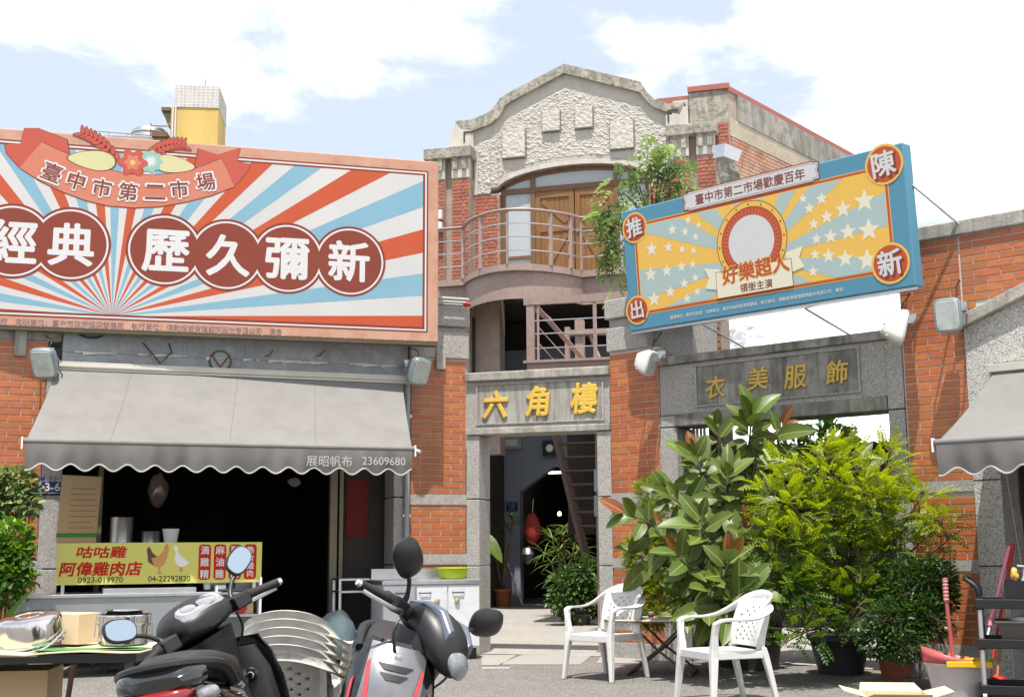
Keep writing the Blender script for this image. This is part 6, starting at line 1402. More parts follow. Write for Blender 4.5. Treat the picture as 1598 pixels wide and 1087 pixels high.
# ---- dark shrub mass behind the opening of the right wing
bo0 = C.world(2.0, -1.3); bsh = thing('dark_leafy_tree', 'dark broad-leaved small tree filling the opening behind the golden shrub', 'tree', bo0); BO = bsh.location.copy(); rn = random.Random(55)
MB().tube([(0, 0, 0), (.05, 0, .9), (0, .05, 1.9)], [.05, .04, .02], 8).build('trunk', m_bark, bsh, smooth=True)
Yb = bo0.y
Pn = branchy(bsh, BO, [(1245, 720, Yb, .35, .30), (1290, 700, Yb, .32, .26), (1200, 760, Yb, .4, .4), (1270, 790, Yb, .5, .4), (1340, 790, Yb, .35, .35), (1300, 680, Yb+.1, .2, .14), (1130, 830, Yb, .45, .45), (1240, 880, Yb, .6, .4), (1100, 740, Yb+.3, .25, .25), (1370, 870, Yb, .4, .5)], (0, 0, .6), 2600, rn, .1)
ms = [Matrix.Translation(p) @ basis((d_+V((rn.uniform(-.8, .8), rn.uniform(-.9, .3), rn.uniform(-.6, .4)))).normalized(), rn.uniform(-1, 1)) @ Matrix.Scale(rn.uniform(.7, 1.2), 4) for p, d_, l in Pn]
scatter('foliage', single(.15, .036), ms, m_dg, bsh, [max(0, min(1, (l-.6)*.8+rn.uniform(-.3, .5))) for p, d_, l in Pn])
for px_, py_, rz_ in ((1315, 700, .2), (1330, 712, .6), (1342, 715, 1.1), (1322, 695, -.3), (1308, 712, -.8)):
    q_ = W(px_, py_+14, Yb-.6)-BO; v, f, m = leafgeo(.28, .055, 7, .4, .2); me = _RL[3][2]; inst(me, 'large_leaf', bsh, Matrix.Translation(q_) @ basis(V((math.sin(rz_), -.2, math.cos(rz_))), 1.3))
# ---- slender courtyard tree beside the star billboard
tr0 = W(1003, 850, 16.2); tr = thing('courtyard_tree', 'slender light green tree rising between the tower window and the star billboard', 'tree', (tr0.x, tr0.y, 0)); TO = tr.location.copy(); rn = random.Random(66)
top_ = W(1020, 330, 16.2)-TO; MB().tube(spline([(0, 0, 0), (.06, 0, 2), (-.05, .05, 3.6), (top_.x, 0, top_.z)], 6), [.07-.05*i/18 for i in range(19)], 8).build('trunk', m_bark, tr, smooth=True)
brs = MB(); ms, tn = [], []
cl = [(1035, 225, .22, .2), (1015, 255, .25, .22), (1055, 255, .22, .25), (968, 255, .18, .16), (985, 275, .22, .2), (960, 300, .22, .2), (1030, 300, .28, .25), (1060, 290, .2, .25), (945, 320, .2, .18), (985, 330, .3, .3), (1020, 345, .3, .25), (955, 350, .2, .25), (965, 380, .2, .25), (975, 420, .18, .25), (955, 395, .12, .2), (965, 445, .1, .12), (1000, 380, .3, .25), (940, 345, .12, .16), (1072, 320, .12, .18), (1045, 245, .14, .2)]
for px_, py_, rx, rz_ in cl:
    c0 = W(px_, py_, 16.2)-TO; s = V((0, 0, 0)).lerp(top_, min(.95, max(.4, (c0.z-.6)/top_.z))); s.z = min(s.z, c0.z+.2); brs.tube(spline([s, s.lerp(c0, .6)+V((0, 0, .15)), c0], 4), [.018-.014*i/8 for i in range(9)], 5)
    for k in range(int(12*(rx*rz_)/.05)):
        q_ = V((rn.gauss(0, .5), rn.gauss(0, .5), rn.gauss(0, .5))); p = c0+V((q_.x*rx, q_.y*rx*1.3, q_.z*rz_)); d_ = V((rn.uniform(-1, 1), rn.uniform(-1, .6), rn.uniform(-1.0, .15))).normalized()
        ms.append(Matrix.Translation(p) @ basis(d_, rn.uniform(-.6, .6)) @ Matrix.Scale(rn.uniform(.7, 1.15), 4)); tn.append(max(0, min(1, .25+q_.z*.5+rn.uniform(-.2, .5))))
brs.build('branch', m_bark, tr, smooth=True); scatter('crown', pinnate(.26, 4, .13, .034, .55), ms, m_tree, tr, tn)
# ---- gateway plants
def rosette(root, O, centres, n, Ln, wd, mat, rn, droop=.5, kind='stuff', name='fronds'):
    v = []; f = []; k = 6
    for i in range(k+1): t = i/k; w_ = wd*math.sin(math.pi*(.08+.9*t))**.6*(1-.3*t); v += [(-w_, Ln*t, -droop*Ln*t*t+w_*.3), (0, Ln*t, -droop*Ln*t*t), (w_, Ln*t, -droop*Ln*t*t+w_*.3)]
    for i in range(k): f += [(i*3, i*3+1, i*3+4, i*3+3), (i*3+1, i*3+2, i*3+5, i*3+4)]
    ms, tn = [], []
    for c0 in centres:
        for q_ in range(n):
            az = q_*2.4+rn.uniform(-.3, .3); el = rn.uniform(-.1, 1.2); d_ = V((math.cos(az)*math.cos(el), math.sin(az)*math.cos(el), math.sin(el))); ms.append(Matrix.Translation(c0) @ basis(d_, rn.uniform(-.3, .3)) @ Matrix.Scale(rn.uniform(.7, 1.15), 4)); tn.append(max(0, min(1, .3+.5*math.sin(el)+rn.uniform(-.25, .35))))
    return scatter(name, (v, f), ms, mat, root, tn, smooth=True)
lp0 = G(885, 962); lpm = thing('lady_palm', 'lady palm with bright narrow fronds in the shade edge inside the gateway', 'potted plant', (lp0.x, lp0.y, 0)); LO = lpm.location.copy(); rn = random.Random(71)
Yp = lp0.y; cs = [W(a_, b_, Yp+rn.uniform(-.2, .2))-LO for a_, b_ in ((880, 822), (862, 840), (900, 840), (872, 860), (893, 868), (860, 880), (885, 885), (868, 905), (890, 910), (850, 865), (878, 835), (905, 860))]
mb = MB(); [mb.tube([(0, 0, .3), c_.lerp(V((0, 0, .3)), .4)+V((0, 0, .1)), c_], .012, 5) for c_ in cs]; mb.build('stem', m_bark, lpm); plant_pot(lpm, m_potblack, .2, .15, .34)
rosette(lpm, LO, cs, 16, .34, .012, m_palm, rn)
lb0 = G(905, 975); lb = thing('shade_bush', 'dark low bush spilling over its pot at the foot of the lady palm', 'potted plant', (lb0.x, lb0.y, 0)); LBO = lb.location.copy(); plant_pot(lb, m_potblack, .2, .15, .25)
Pn = branchy(lb, LBO, [(890, 915, lb0.y, .34, .3), (915, 900, lb0.y, .26, .3), (880, 935, lb0.y-.1, .26, .2), (925, 930, lb0.y, .25, .3), (905, 950, lb0.y, .3, .15)], (0, 0, .2), 1500, rn, .1)
scatter('foliage', single(.095, .028), [Matrix.Translation(p) @ basis((d_+V((rn.uniform(-.8, .8), rn.uniform(-.9, .3), rn.uniform(-.6, .4)))).normalized(), rn.uniform(-1, 1)) @ Matrix.Scale(rn.uniform(.7, 1.2), 4) for p, d_, l in Pn], m_dg, lb, [max(0, min(1, l*.6+rn.uniform(-.3, .3))) for p, d_, l in Pn])
dp0 = G(785, 946); dp = thing('dracaena', 'thin dracaena with spiky heads in a red pot against the brick hall wall', 'potted plant', (dp0.x, dp0.y, 0)); DPO = dp.location.copy(); plant_pot(dp, m_terra, .17, .13, .34, rim=False)
cs = [W(a_, b_, dp0.y)-DPO for a_, b_ in ((790, 822), (770, 850), (800, 812), (775, 880))]; mb = MB(); [mb.tube([(0, 0, .3), c_.lerp(V((0, 0, .3)), .5), c_], .018, 6) for c_ in cs]; mb.build('stem', m_bark, dp); rosette(dp, DPO, cs, 18, .42, .014, m_dg, rn)
bl0 = W(762, 850, 21.5); o = thing('elephant_ear_plant', 'single big grey green leaf leaning out at the left jamb of the gateway', 'plant', (bl0.x-.25, 21.5, 0)); v, f, m = leafgeo(.62, .17, 8, .2, .5)
me = bpy.data.meshes.new('leaf'); me.from_pydata(v, [], f); me.materials.append(m_rubleaf); me.materials.append(m_rubrib); me.polygons.foreach_set('material_index', m)
for az, el in ((-.2, -.5), (-2.4, -.2), (.9, -.3)): inst(me, 'leaf', o, Matrix.Translation((.05, 0, W(755, 832, 21.5).z)) @ basis(V((math.cos(az), -.5, math.sin(el))), .3))
MB().tube([(0, 0, 0), (.02, 0, .8), (.05, 0, W(755, 832, 21.5).z)], .018, 6).build('stem', m_bark, o)
# ---- left edge plants
def bush(name, label, px_, py_, Y_, lobes, proto, mat, n, seed, tintf, potr=.2, poth=.35, potm=None):
    g0 = W(px_, py_, Y_); o = thing(name, label, 'potted plant', (g0.x, Y_, 0)); O = o.location.copy(); rn = random.Random(seed); plant_pot(o, potm or m_potblack, potr, potr*.75, poth)
    Pn = branchy(o, O, lobes, (0, 0, poth), n, rn, .1)
    ms = [Matrix.Translation(p) @ basis((d_+V((rn.uniform(-.8, .8), rn.uniform(-.9, .3), rn.uniform(-.5, .5)))).normalized(), rn.uniform(-1, 1)) @ Matrix.Scale(rn.uniform(.7, 1.2), 4) for p, d_, l in Pn]
    scatter('foliage', proto, ms, mat, o, [max(0, min(1, tintf(d_, l)+rn.uniform(-.3, .3))) for p, d_, l in Pn]); return o
bush('schefflera', 'variegated cream and green schefflera at the left edge under the awning corner', 20, 900, 11.3, [(15, 755, 11.3, .22, .11), (45, 765, 11.3, .12, .10), (-20, 775, 11.3, .25, .2), (10, 790, 11.3, .24, .12), (50, 790, 11.2, .08, .06), (25, 742, 11.3, .14, .05)], single(.10, .024), m_var, 900, 3, lambda d_, l: .1+.35*d_.z+.3*(l-.6)*2, .2, .5)
bush('bright_green_bush', 'bright green leafy bush at the left edge below the variegated plant', 5, 900, 10.9, [(15, 840, 10.9, .20, .14), (-10, 870, 10.9, .25, .2), (30, 870, 10.8, .12, .12), (20, 900, 10.8, .2, .1), (0, 925, 10.8, .2, .1)], single(.075, .024), m_bright, 1500, 4, lambda d_, l: .25+.4*d_.z+.2*l, .2, .3)
sl0 = W(-8, 960, 8.6); o = thing('spider_lily', 'broad pale green strap leaves poking in at the lower left edge', 'potted plant', (sl0.x-.1, 8.6, 0)); plant_pot(o, m_terra, .16, .12, .3)
v, f, m = leafgeo(.62, .045, 9, .6, .12); me = bpy.data.meshes.new('leaf'); me.from_pydata(v, [], f); me.materials.append(m_bright); me.materials.append(m_rubrib); me.polygons.foreach_set('material_index', m)
for d_ in ((.42, -.1, .7), (.15, -.2, .6), (.6, .1, .35), (-.5, 0, .6), (-.2, .3, .8)): inst(me, 'leaf', o, Matrix.Translation((.02, 0, .42)) @ basis(V(d_), 1.0))
MB().tube([(0, 0, .25), (.02, 0, .45)], .04, 8).build('stem', m_bright, o)
# hanging polka dot bag in the hall
o = on(T, 'polka_dot_bag', 'red bag with white polka dots hanging on a cord in the hall opening', 'bag', *(lambda p: (p[0], UW+.1, p[1]))(T.p(832, 825, UW+.1))); x, z = T.p(832, 825, UW+.1)
m_pk = M('red_cloth', (.35, .03, .025), .7); b_ = lumpy(o, (x, -UW-.15, z), .17, .12, .32, m_pk, 'bag', 5, .12); rn = random.Random(2); mb = MB()
for k in range(70):
    th = rn.uniform(-1.4, 1.4); ph = rn.uniform(-1, 1); mb.lathe([(0, -.004), (.014, -.003), (.015, .004)], (x+.175*math.sin(th)*math.sqrt(1-ph*ph*.8), -UW-.15-.128*math.cos(th)*math.sqrt(1-ph*ph*.8), z+.31*ph), 6, ax='y')
mb.build('dots', m_trim, b_, kind='stuff'); MB().tube([(x, -UW-.15, z+.3), (x+.02, -UW-.15, z+.6)], .006, 5).build('cord', m_white, o)
o = on(T, 'leaning_stick', 'thin pale stick leaning on the blue-grey hall wall', 'stick', *(lambda p: (p[0], UW+.2, 0))(T.p(812, 940, UW+.2))); xa, _ = T.p(815, 940, UW+.3); xb, zb_ = T.p(790, 872, UW+.05); MB().tube([(xa, -UW-.3, .01), (xb, -UW-.05, zb_)], .014, 6).build('stick', m_trim, o)
o = on(T, 'steel_funnel', 'grey metal scoop hanging beneath the polka dot bag', 'scoop', *(lambda p: (p[0], UW+.1, p[1]))(T.p(824, 868, UW+.1))); x, z = T.p(824, 868, UW+.1); MB().lathe([(.05, -.14), (.14, .05), (.10, .16), (.03, .2)], (x, -UW-.1, z), 14).build('scoop', m_steel, o, smooth=True)
# ================================================================ scooters
m_sgrey = M('dark_grey_plastic', (.009, .009, .010), .42, b=(400, .15, .002))
m_dash = M('dash_silver', (.34, .34, .35), .35, .3)
m_ssilver = M('silver_paint', (.21, .215, .225), .28, .6, n=(5, .4, (.09, .095, .10)), coat=.6)
m_sred = M('red_decal', (.42, .035, .05), .3, coat=.5)
m_sblue = M('steel_blue_paint', (.13, .15, .20), .22, .5, coat=.8)
m_lens = M('clear_lens', (.16, .17, .18), .08, coat=1, n=(25, .4, (.35, .36, .37)))
m_tail = M('red_lens', (.20, .006, .005), .15, coat=1)
m_seat = M('seat_vinyl', (.015, .015, .016), .4)
m_chrome = M('chrome', (.75, .75, .76), .12, 1)
def make_scooter(label, loc, rz, lean, steer, style):
    r = thing('scooter', label, 'scooter', (loc[0], loc[1], 0)); r.matrix_world = Matrix.Translation((loc[0], loc[1], 0)) @ Matrix.Rotation(rz, 4, 'Z') @ Matrix.Rotation(lean, 4, 'Y')
    hx = style.get('body', m_gloss)
    # ---- steered front: everything turned about the head axis
    ax = Matrix.Translation((0, 0, .6)) @ Matrix.Rotation(R(24), 4, 'X'); T_ = ax @ Matrix.Rotation(steer, 4, 'Z') @ ax.inverted()
    def put_(o): o.matrix_local = T_; return o
    cowl = MB(); zh = .90
    if style['kind'] == 'rear':
        cowl.loft([(-.13, 0, zh+.02, .05, .03, 2.5), (-.11, 0, zh+.03, .12, .05, 2.6), (-.04, 0, zh+.045, .155, .075, 2.5), (.05, 0, zh+.04, .16, .095, 2.4), (.13, 0, zh+.015, .13, .10, 2.3), (.19, 0, zh-.02, .09, .08, 2.2), (.22, 0, zh-.04, .03, .03, 2)], 28)
    else:
        cowl.loft([(-.12, 0, zh+.01, .05, .03, 2.5), (-.09, 0, zh+.02, .11, .05, 2.5), (-.02, 0, zh+.03, .135, .07, 2.4), (.08, 0, zh+.01, .135, .10, 2.3), (.16, 0, zh-.025, .118, .10, 2.2), (.225, 0, zh-.06, .085, .075, 2.2), (.255, 0, zh-.085, .03, .03, 2)], 28)
    cw_ = put_(cowl.build('handlebar_cowl', m_sgrey, r, smooth=True, sub=1))
    neck = MB(); neck.loft([(.52, 0, .05, .085, .08, 2.8), (.72, 0, .035, .105, .10, 2.6), (.86, 0, .02, .125, .12, 2.5)], 20, axis='z'); put_(neck.build('steering_neck', m_sgrey, r, smooth=True))
    if style['kind'] == 'rear':
        o = MB(); o.loft([(zh+.088, 0, -.035, .115, .060, 3), (zh+.112, 0, -.03, .10, .05, 3)], 28, axis='z'); d_ = o.build('instrument_panel', m_dash, cw_, smooth=True)
        d_.matrix_local = Matrix.Translation((0, -.03, .0)) @ Matrix.Translation((0, 0, zh+.09)) @ Matrix.Rotation(R(22), 4, 'X') @ Matrix.Translation((0, 0, -zh-.09))
        g = MB(); g.lathe([(0, zh+.118), (.036, zh+.117), (.044, zh+.112)], (.035, -.04, 0), 20); g.lathe([(0, zh+.1165), (.03, zh+.116), (.034, zh+.112)], (-.045, -.025, 0), 20); g.build('gauge', m_lens, d_, smooth=True)
    else:
        o = MB(); o.loft([(.215, 0, zh-.045, .058, .03, 2.2), (.235, 0, zh-.055, .062, .048, 2.2), (.258, 0, zh-.07, .05, .042, 2.2), (.27, 0, zh-.085, .025, .025, 2)], 24); lens = o.build('headlight', m_lens, cw_, smooth=True); lens.location = (0, .012, -.012)
        o = MB()
        for s in (-1, 1): o.loft([(-.07, s*.075, zh+.065, .028, .012, 2), (.03, s*.085, zh+.085, .03, .02, 2), (.12, s*.082, zh+.07, .026, .03, 2), (.2, s*.07, zh+.0, .02, .04, 2)], 14)
        o.build('cowl_stripe', m_sblue, cw_, smooth=True)
    # bars
    for s in (-1, 1):
        P_ = [(s*.10, -.02, zh+.01), (s*.18, -.03, zh+.02), (s*.24, -.055, zh+.02), (s*.37, -.10, zh+.0)]
        hb = put_(MB().tube(P_[:3], [.03, .028, .022], 10).build('handlebar', m_black, r, smooth=True))
        gr = MB().tube([P_[2], V(P_[2]).lerp(V(P_[3]), .08), V(P_[2]).lerp(V(P_[3]), .14), P_[3]], [.024, .024, .0175, .0175], 12).build('grip', m_rubber, r, smooth=True); put_(gr)
        put_(MB().tube([P_[3], V(P_[3])+V((s*.016, -.005, 0))], [.017, .013], 10).build('bar_end', m_chrome, r, smooth=True))
        put_(MB().box(min(s*.15, s*.23), max(s*.15, s*.23), -.085, -.0, zh-.015, zh+.045).build('switch_box', m_black, r, bevel=.008))
        put_(MB().tube(spline([(s*.19, .0, zh), (s*.25, .015, zh-.012), (s*.33, -.015, zh-.02), (s*.385, -.05, zh-.022)], 4), .007, 8, flatten=1.3).build('brake_lever', m_steel, r, smooth=True))
        put_(MB().tube(spline([(s*.2, .02, zh), (s*.21, .05, zh-.1), (s*.12, .08, zh-.2), (s*.05, .06, zh-.3)], 4), .006, 6).build('brake_cable', m_black, r, smooth=True))
        mz = zh+style['mz']; mxx = s*.315
        st_ = put_(MB().tube(spline([(s*.185, -.02, zh+.03), (s*.195, -.01, zh+style['mz']*.35), (s*.24, .0, zh+style['mz']*.62), (s*.29, .0, mz-.04)], 5), [.016, .015, .014, .013, .012, .011, .010, .009, .009, .009, .009, .009, .009, .009, .009, .012][:16], 10).build('mirror_stalk', m_black, r, smooth=True))
        mh = MB(); mh.loft([(-.012, 0, 0, .082, .056, 2.6), (.0, 0, 0, .086, .06, 2.6), (.02, 0, 0, .07, .048, 2.4), (.036, 0, 0, .035, .022, 2.2)], 28); mhd = mh.build('mirror', m_black, r, smooth=True)
        gl = MB(); gl.loft([(-.016, 0, 0, .076, .050, 2.6), (-.013, 0, 0, .077, .051, 2.6)], 28); gl.build('mirror_glass', m_mirror, mhd, smooth=True)
        mhd.matrix_local = T_ @ Matrix.Translation((mxx, 0, mz)) @ Matrix.Rotation(R(style['mir'][0 if s < 0 else 1]), 4, 'Z') @ Matrix.Rotation(R(-8), 4, 'X') @ Matrix.Rotation(s*R(-22), 4, 'Y') @ Matrix.Scale(style['ms'], 4)
    # ---- front shield and floor
    sh = MB(); pr = [(.98, .0), ]
    secs = [(.22, .15, .10, .05), (.36, .175, .165, .07), (.50, .19, .175, .085), (.62, .185, .155, .085), (.74, .16, .12, .075), (.82, .12, .09, .05)]
    vs = []; n = 16
    for z, hw, yc, th in secs:
        for j in range(n+1):
            a_ = -1+2*j/n; vs.append((a_*hw, yc+th*(1-a_*a_)**.7-.03-(0.42*(.82-z))*-.25, z))
        for j in range(n, -1, -1):
            a_ = -1+2*j/n; vs.append((a_*hw*.97, yc-.045-(0.42*(.82-z))*-.25, z))
    m_ = 2*(n+1); f = [(i*m_+j, i*m_+(j+1) % m_, (i+1)*m_+(j+1) % m_, (i+1)*m_+j) for i in range(len(secs)-1) for j in range(m_)]+[tuple(range(m_-1, -1, -1)), tuple((len(secs)-1)*m_+j for j in range(m_))]
    sh.add(vs, f); shd = sh.build('leg_shield', style['shield'], r, smooth=True)
    inner = MB(); inner.loft([(.30, 0, .06, .16, .05, 4), (.55, 0, .08, .165, .055, 4), (.68, 0, .07, .145, .05, 4), (.78, 0, .06, .10, .04, 3)], 20, axis='z'); inr = inner.build('inner_shield', m_black, r, smooth=True)
    MB().lathe([(0, -.012), (.012, -.012), (.014, -.004), (.028, -.003), (.032, .008)], (.07, .018, .66), 20, ax='y').build('key_switch', m_chrome, inr, smooth=True)
    if style['kind'] == 'front':
        # silver nose with V vents and red flashes
        def onsh(x, z, k=.004):
            for i in range(len(secs)-1):
                if secs[i][0] <= z <= secs[i+1][0]:
                    t = (z-secs[i][0])/(secs[i+1][0]-secs[i][0]); hw, yc, th = [secs[i][q]*(1-t)+secs[i+1][q]*t for q in (1, 2, 3)]; a_ = max(-.98, min(.98, x/hw)); return (x, yc+th*(1-a_*a_)**.7-.03+.105*(.82-z)+k, z)
            return (x, .1, z)
        def decal(pts, mat, name, k=.004, nn=6):
            mb = MB(); (a0, a1, b1, b0) = pts; v = []
            for i in range(nn+1):
                for j in range(nn+1):
                    s_, t_2 = i/nn, j/nn; x = (a0[0]*(1-s_)+a1[0]*s_)*(1-t_2)+(b0[0]*(1-s_)+b1[0]*s_)*t_2; z = (a0[1]*(1-s_)+a1[1]*s_)*(1-t_2)+(b0[1]*(1-s_)+b1[1]*s_)*t_2; v.append(onsh(x, z, k))
            mb.add(v, [(i*(nn+1)+j, (i+1)*(nn+1)+j, (i+1)*(nn+1)+j+1, i*(nn+1)+j+1) for i in range(nn) for j in range(nn)]); mb.build(name, mat, shd, smooth=True)
        decal(((-.115, .805), (.115, .805), (.13, .40), (-.13, .40)), m_ssilver, 'nose_panel', .006)
        for s in (-1, 1): decal(((s*.105, .74), (s*.118, .72), (s*.085, .40), (s*.06, .40)), m_sred, 'red_flash', .009); decal(((s*.155, .66), (s*.165, .64), (s*.165, .45), (s*.15, .45)), m_sred, 'red_flash', .009)
        decal(((-.075, .735), (.075, .735), (.045, .712), (-.045, .712)), m_black, 'vent', .010); decal(((-.06, .70), (.06, .70), (.03, .675), (-.03, .675)), m_black, 'vent', .010)
        mb = MB(); p_ = onsh(0, .765, .012); mb.lathe([(0, .003), (.014, .002), (.015, -.002)], p_, 16, ax='y'); mb.build('emblem', m_chrome, shd)
    fb = MB(); fb.loft([(.05, 0, .27, .19, .05, 4), (-.15, 0, .25, .17, .055, 4), (-.38, 0, .27, .17, .07, 4)], 20); fb.build('floorboard', m_black, r, smooth=True)
    # ---- seat and tail
    se = MB(); se.loft([(-.30, 0, .70, .06, .03, 2.5), (-.36, 0, .725, .11, .055, 3), (-.52, 0, .735, .145, .06, 3), (-.70, 0, .765, .14, .06, 3), (-.88, 0, .785, .125, .055, 3), (-.97, 0, .785, .085, .04, 2.5)], 24); se.build('seat', m_seat, r, smooth=True)
    bd = MB(); bd.loft([(-.30, 0, .50, .10, .20, 3), (-.42, 0, .52, .16, .19, 3), (-.62, 0, .56, .185, .15, 2.8), (-.85, 0, .62, .17, .12, 2.6), (-1.02, 0, .68, .135, .085, 2.5), (-1.12, 0, .70, .06, .04, 2.2)], 26); bd.build('rear_body', hx, r, smooth=True)
    gr = MB(); gr.tube(spline([(-.155, -.72, .70), (-.165, -.86, .76), (-.15, -.98, .79), (-.09, -1.07, .805), (0, -1.09, .81), (.09, -1.07, .805), (.15, -.98, .79), (.165, -.86, .76), (.155, -.72, .70)], 5), .024, 10, flatten=.8); gr.build('grab_rail', style['grab'], r, smooth=True)
    tb_ = MB(); tb_.loft([(-1.04, 0, .765, .15, .05, 3), (-1.10, 0, .76, .135, .042, 3), (-1.135, 0, .755, .09, .02, 3)], 24); tb_.build('tail_cowl', hx, r, smooth=True)
    tl_ = MB(); tl_.loft([(-1.08, 0, .715, .115, .035, 3), (-1.13, 0, .71, .10, .028, 3), (-1.15, 0, .708, .05, .015, 2.5)], 24); tl_.build('taillight', m_tail, r, smooth=True)
    for s in (-1, 1): MB().loft([(-1.06, s*.15, .70, .035, .025, 2.5), (-1.11, s*.145, .70, .028, .02, 2.5), (-1.13, s*.14, .70, .01, .01, 2)], 14).build('indicator', m_lens, r, smooth=True)
    pb = MB(); pb.box(-.075, .075, -1.175, -1.17, .44, .56); pb.build('number_plate', m_white, r); MB().box(-.09, .09, -1.168, -1.10, .40, .67).build('mudguard', m_black, r, bevel=.01)
    # ---- wheels, fork, engine
    for nm, y_, fr_, in (('front', .28, True), ('rear', -.93, False)):
        wq = MB(); wq.lathe([(.16, -.045), (.20, -.055), (.235, -.045), (.25, -.018), (.25, .018), (.235, .045), (.20, .055), (.16, .045)], (0, y_, .25), 40, ax='x'); wh_ = wq.build('wheel', m_rubber, r, smooth=True)
        rim = MB(); rim.lathe([(.162, -.04), (.15, -.03), (.15, .03), (.162, .04)], (0, y_, .25), 32, ax='x')
        for k in range(5): a_ = k*2*math.pi/5; rim.bar((0, y_, .25), (0, y_+.155*math.cos(a_), .25+.155*math.sin(a_)), .016, 6)
        rim.lathe([(0, -.05), (.04, -.045), (.04, .045), (0, .05)], (0, y_, .25), 16, ax='x'); rim.build('rim', m_ssilver, wh_, smooth=True)
        if fr_:
            put_(wh_)
            for s in (-1, 1): put_(MB().tube([(s*.075, .28, .25), (s*.06, .12, .62)], .018, 8).build('fork', m_steel, r, smooth=True))
            fd_ = MB(); vs = []
            for i in range(13):
                a_ = R(30+i*11); 
                for j in range(5): vs.append(((j-2)*.034, y_+.28*math.cos(a_)*1.0, .25+.28*math.sin(a_)-abs(j-2)**2*.008))
            fd_.add(vs, [(i*5+j, i*5+j+1, (i+1)*5+j+1, (i+1)*5+j) for i in range(12) for j in range(4)]); put_(fd_.build('front_fender', hx, r, smooth=True, fix=False))
    en = MB(); en.loft([(-.50, -.09, .28, .05, .07, 3), (-.7, -.10, .28, .06, .08, 3), (-.95, -.10, .26, .05, .06, 3)], 16); en.build('engine_case', m_steel, r, smooth=True)
    MB().tube([(.12, -.5, .26), (.13, -.8, .30), (.13, -1.05, .36)], [.03, .05, .055], 14).build('exhaust', m_black, r, smooth=True)
    MB().tube([(-.12, -.45, .24), (-.20, -.50, .0+.22*math.tan(abs(lean))*.2)], .012, 6).build('side_stand', m_steel, r)
    return r
sc1 = make_scooter('black scooter seen from behind, leaning, in the left foreground', (-1.04, 5.2), R(1), R(-10), R(50), dict(kind='rear', mz=.16, ms=.84, body=m_gloss, shield=m_gloss, grab=m_sgrey, mir=(4, -4)))
sc2 = make_scooter('silver and black scooter with red flashes facing the camera at bottom centre', (-.665, 5.2), R(186), R(-14), R(49), dict(kind='front', mz=.185, ms=1.12, body=m_gloss, shield=m_gloss, grab=m_sgrey, mir=(0, 0)))

# ================================================================ right foreground: cart, bucket, brooms
m_cartb = M('black_cart_plastic', (.006, .006, .007), .5)
m_alt = M('aluminium_tube', (.52, .53, .55), .35, .8)
cy_ = 9.4; cg = G(1530, 1075)
ct0 = W(1535, 1080, cy_); X_ = ct0.x
ct = thing('service_cart', 'black three-shelf service cart with aluminium posts cut by the right edge', 'cart', (X_, cy_, 0), R(-22))
zs_ = [W(1560, y_, cy_).z for y_ in (938, 1000, 1072)]
ztop = zs_[0]
for k, z in enumerate(zs_):
    mb = MB(); mb.box(-.02, .86, -.02, .46, z-.03, z-.02); 
    for q in ((-.02, .86, -.02, .0), (-.02, .86, .44, .46), (-.02, .0, .0, .44), (.84, .86, .0, .44)): mb.box(q[0], q[1], q[2], q[3], z-.05, z+.02)
    mb.build('shelf', m_cartb, ct, bevel=.006)
for x in (.01, .83):
    for y in (.01, .43): MB().tube([(x, y, .1), (x, y, ztop-.02)], .019, 10).build('post', m_alt, ct, smooth=True)
    for y in (.01, .43):
        for z in zs_: MB().box(x-.027, x+.027, y-.027, y+.027, z-.06, z+.025).build('corner_sleeve', m_cartb, ct, bevel=.006)
        MB().lathe([(0, -.016), (.045, -.014), (.045, .014), (0, .016)], (x, y, .047), 16, ax='x').build('castor', m_grey, ct, smooth=True)
MB().tube(spline([(.01, .01, ztop), (.0, .0, ztop+.10), (-.07, .03, ztop+.16), (-.085, .10, ztop+.175), (-.085, .34, ztop+.175), (-.07, .41, ztop+.16), (.0, .44, ztop+.10), (.01, .43, ztop)], 5), .018, 10).build('handle', m_cartb, ct, smooth=True)
def child_world(o, m): return o
rot = Matrix.Rotation(R(-22), 3, 'Z'); cpos = lambda x, y, z: tuple(ct.location+rot @ V((x, y, z)))
o = thing('black_bin', 'black plastic bin with cleaning bottles on the top shelf of the cart', 'bin', cpos(.36, .2, ztop-.015), R(-22))
mb = MB(); 
for q in ((-.17, .25, -.17, -.16), (-.17, .25, .16, .17), (-.17, -.16, -.16, .16), (.24, .25, -.16, .16)): mb.box(*q, .006, .17)
mb.box(-.17, .25, -.17, .17, .0, .006); mb.build('bin', m_cartb, o); MB().box(-.174, -.1705, -.15, .15, .01, .165).build('side_label', m_grey, o)
o = thing('spray_bottle', 'clear spray bottle with a yellow cloth standing in the bin on the cart', 'bottle', cpos(.34, .18, ztop-.005), R(-22))
MB().lathe([(.03, 0), (.034, .1), (.03, .16), (.012, .2), (.012, .23), (0, .23)], (0, 0, 0), 14).build('bottle', m_frost, o, smooth=True); MB().tube([(0, 0, .23), (0, 0, .26), (-.05, 0, .265)], .011, 8).build('trigger', m_grey, o)
lumpy(o, (-.07, .02, .20), .03, .02, .05, m_pyel, 'cloth', 2, .3)
o = thing('grey_tub', 'brown grey plastic tub with white cloths on the middle shelf of the cart', 'tub', cpos(.36, .2, zs_[1]-.015), R(-22))
m_tub = M('taupe_plastic', (.075, .06, .055), .5)
mb = MB(); mb.hexa([(-.20, -.18, .004), (.36, -.18, .004), (.36, .18, .004), (-.20, .18, .004)], [(-.24, -.21, .16), (.40, -.21, .16), (.40, .21, .16), (-.24, .21, .16)]); mb.build('tub', m_tub, o, bevel=.006)
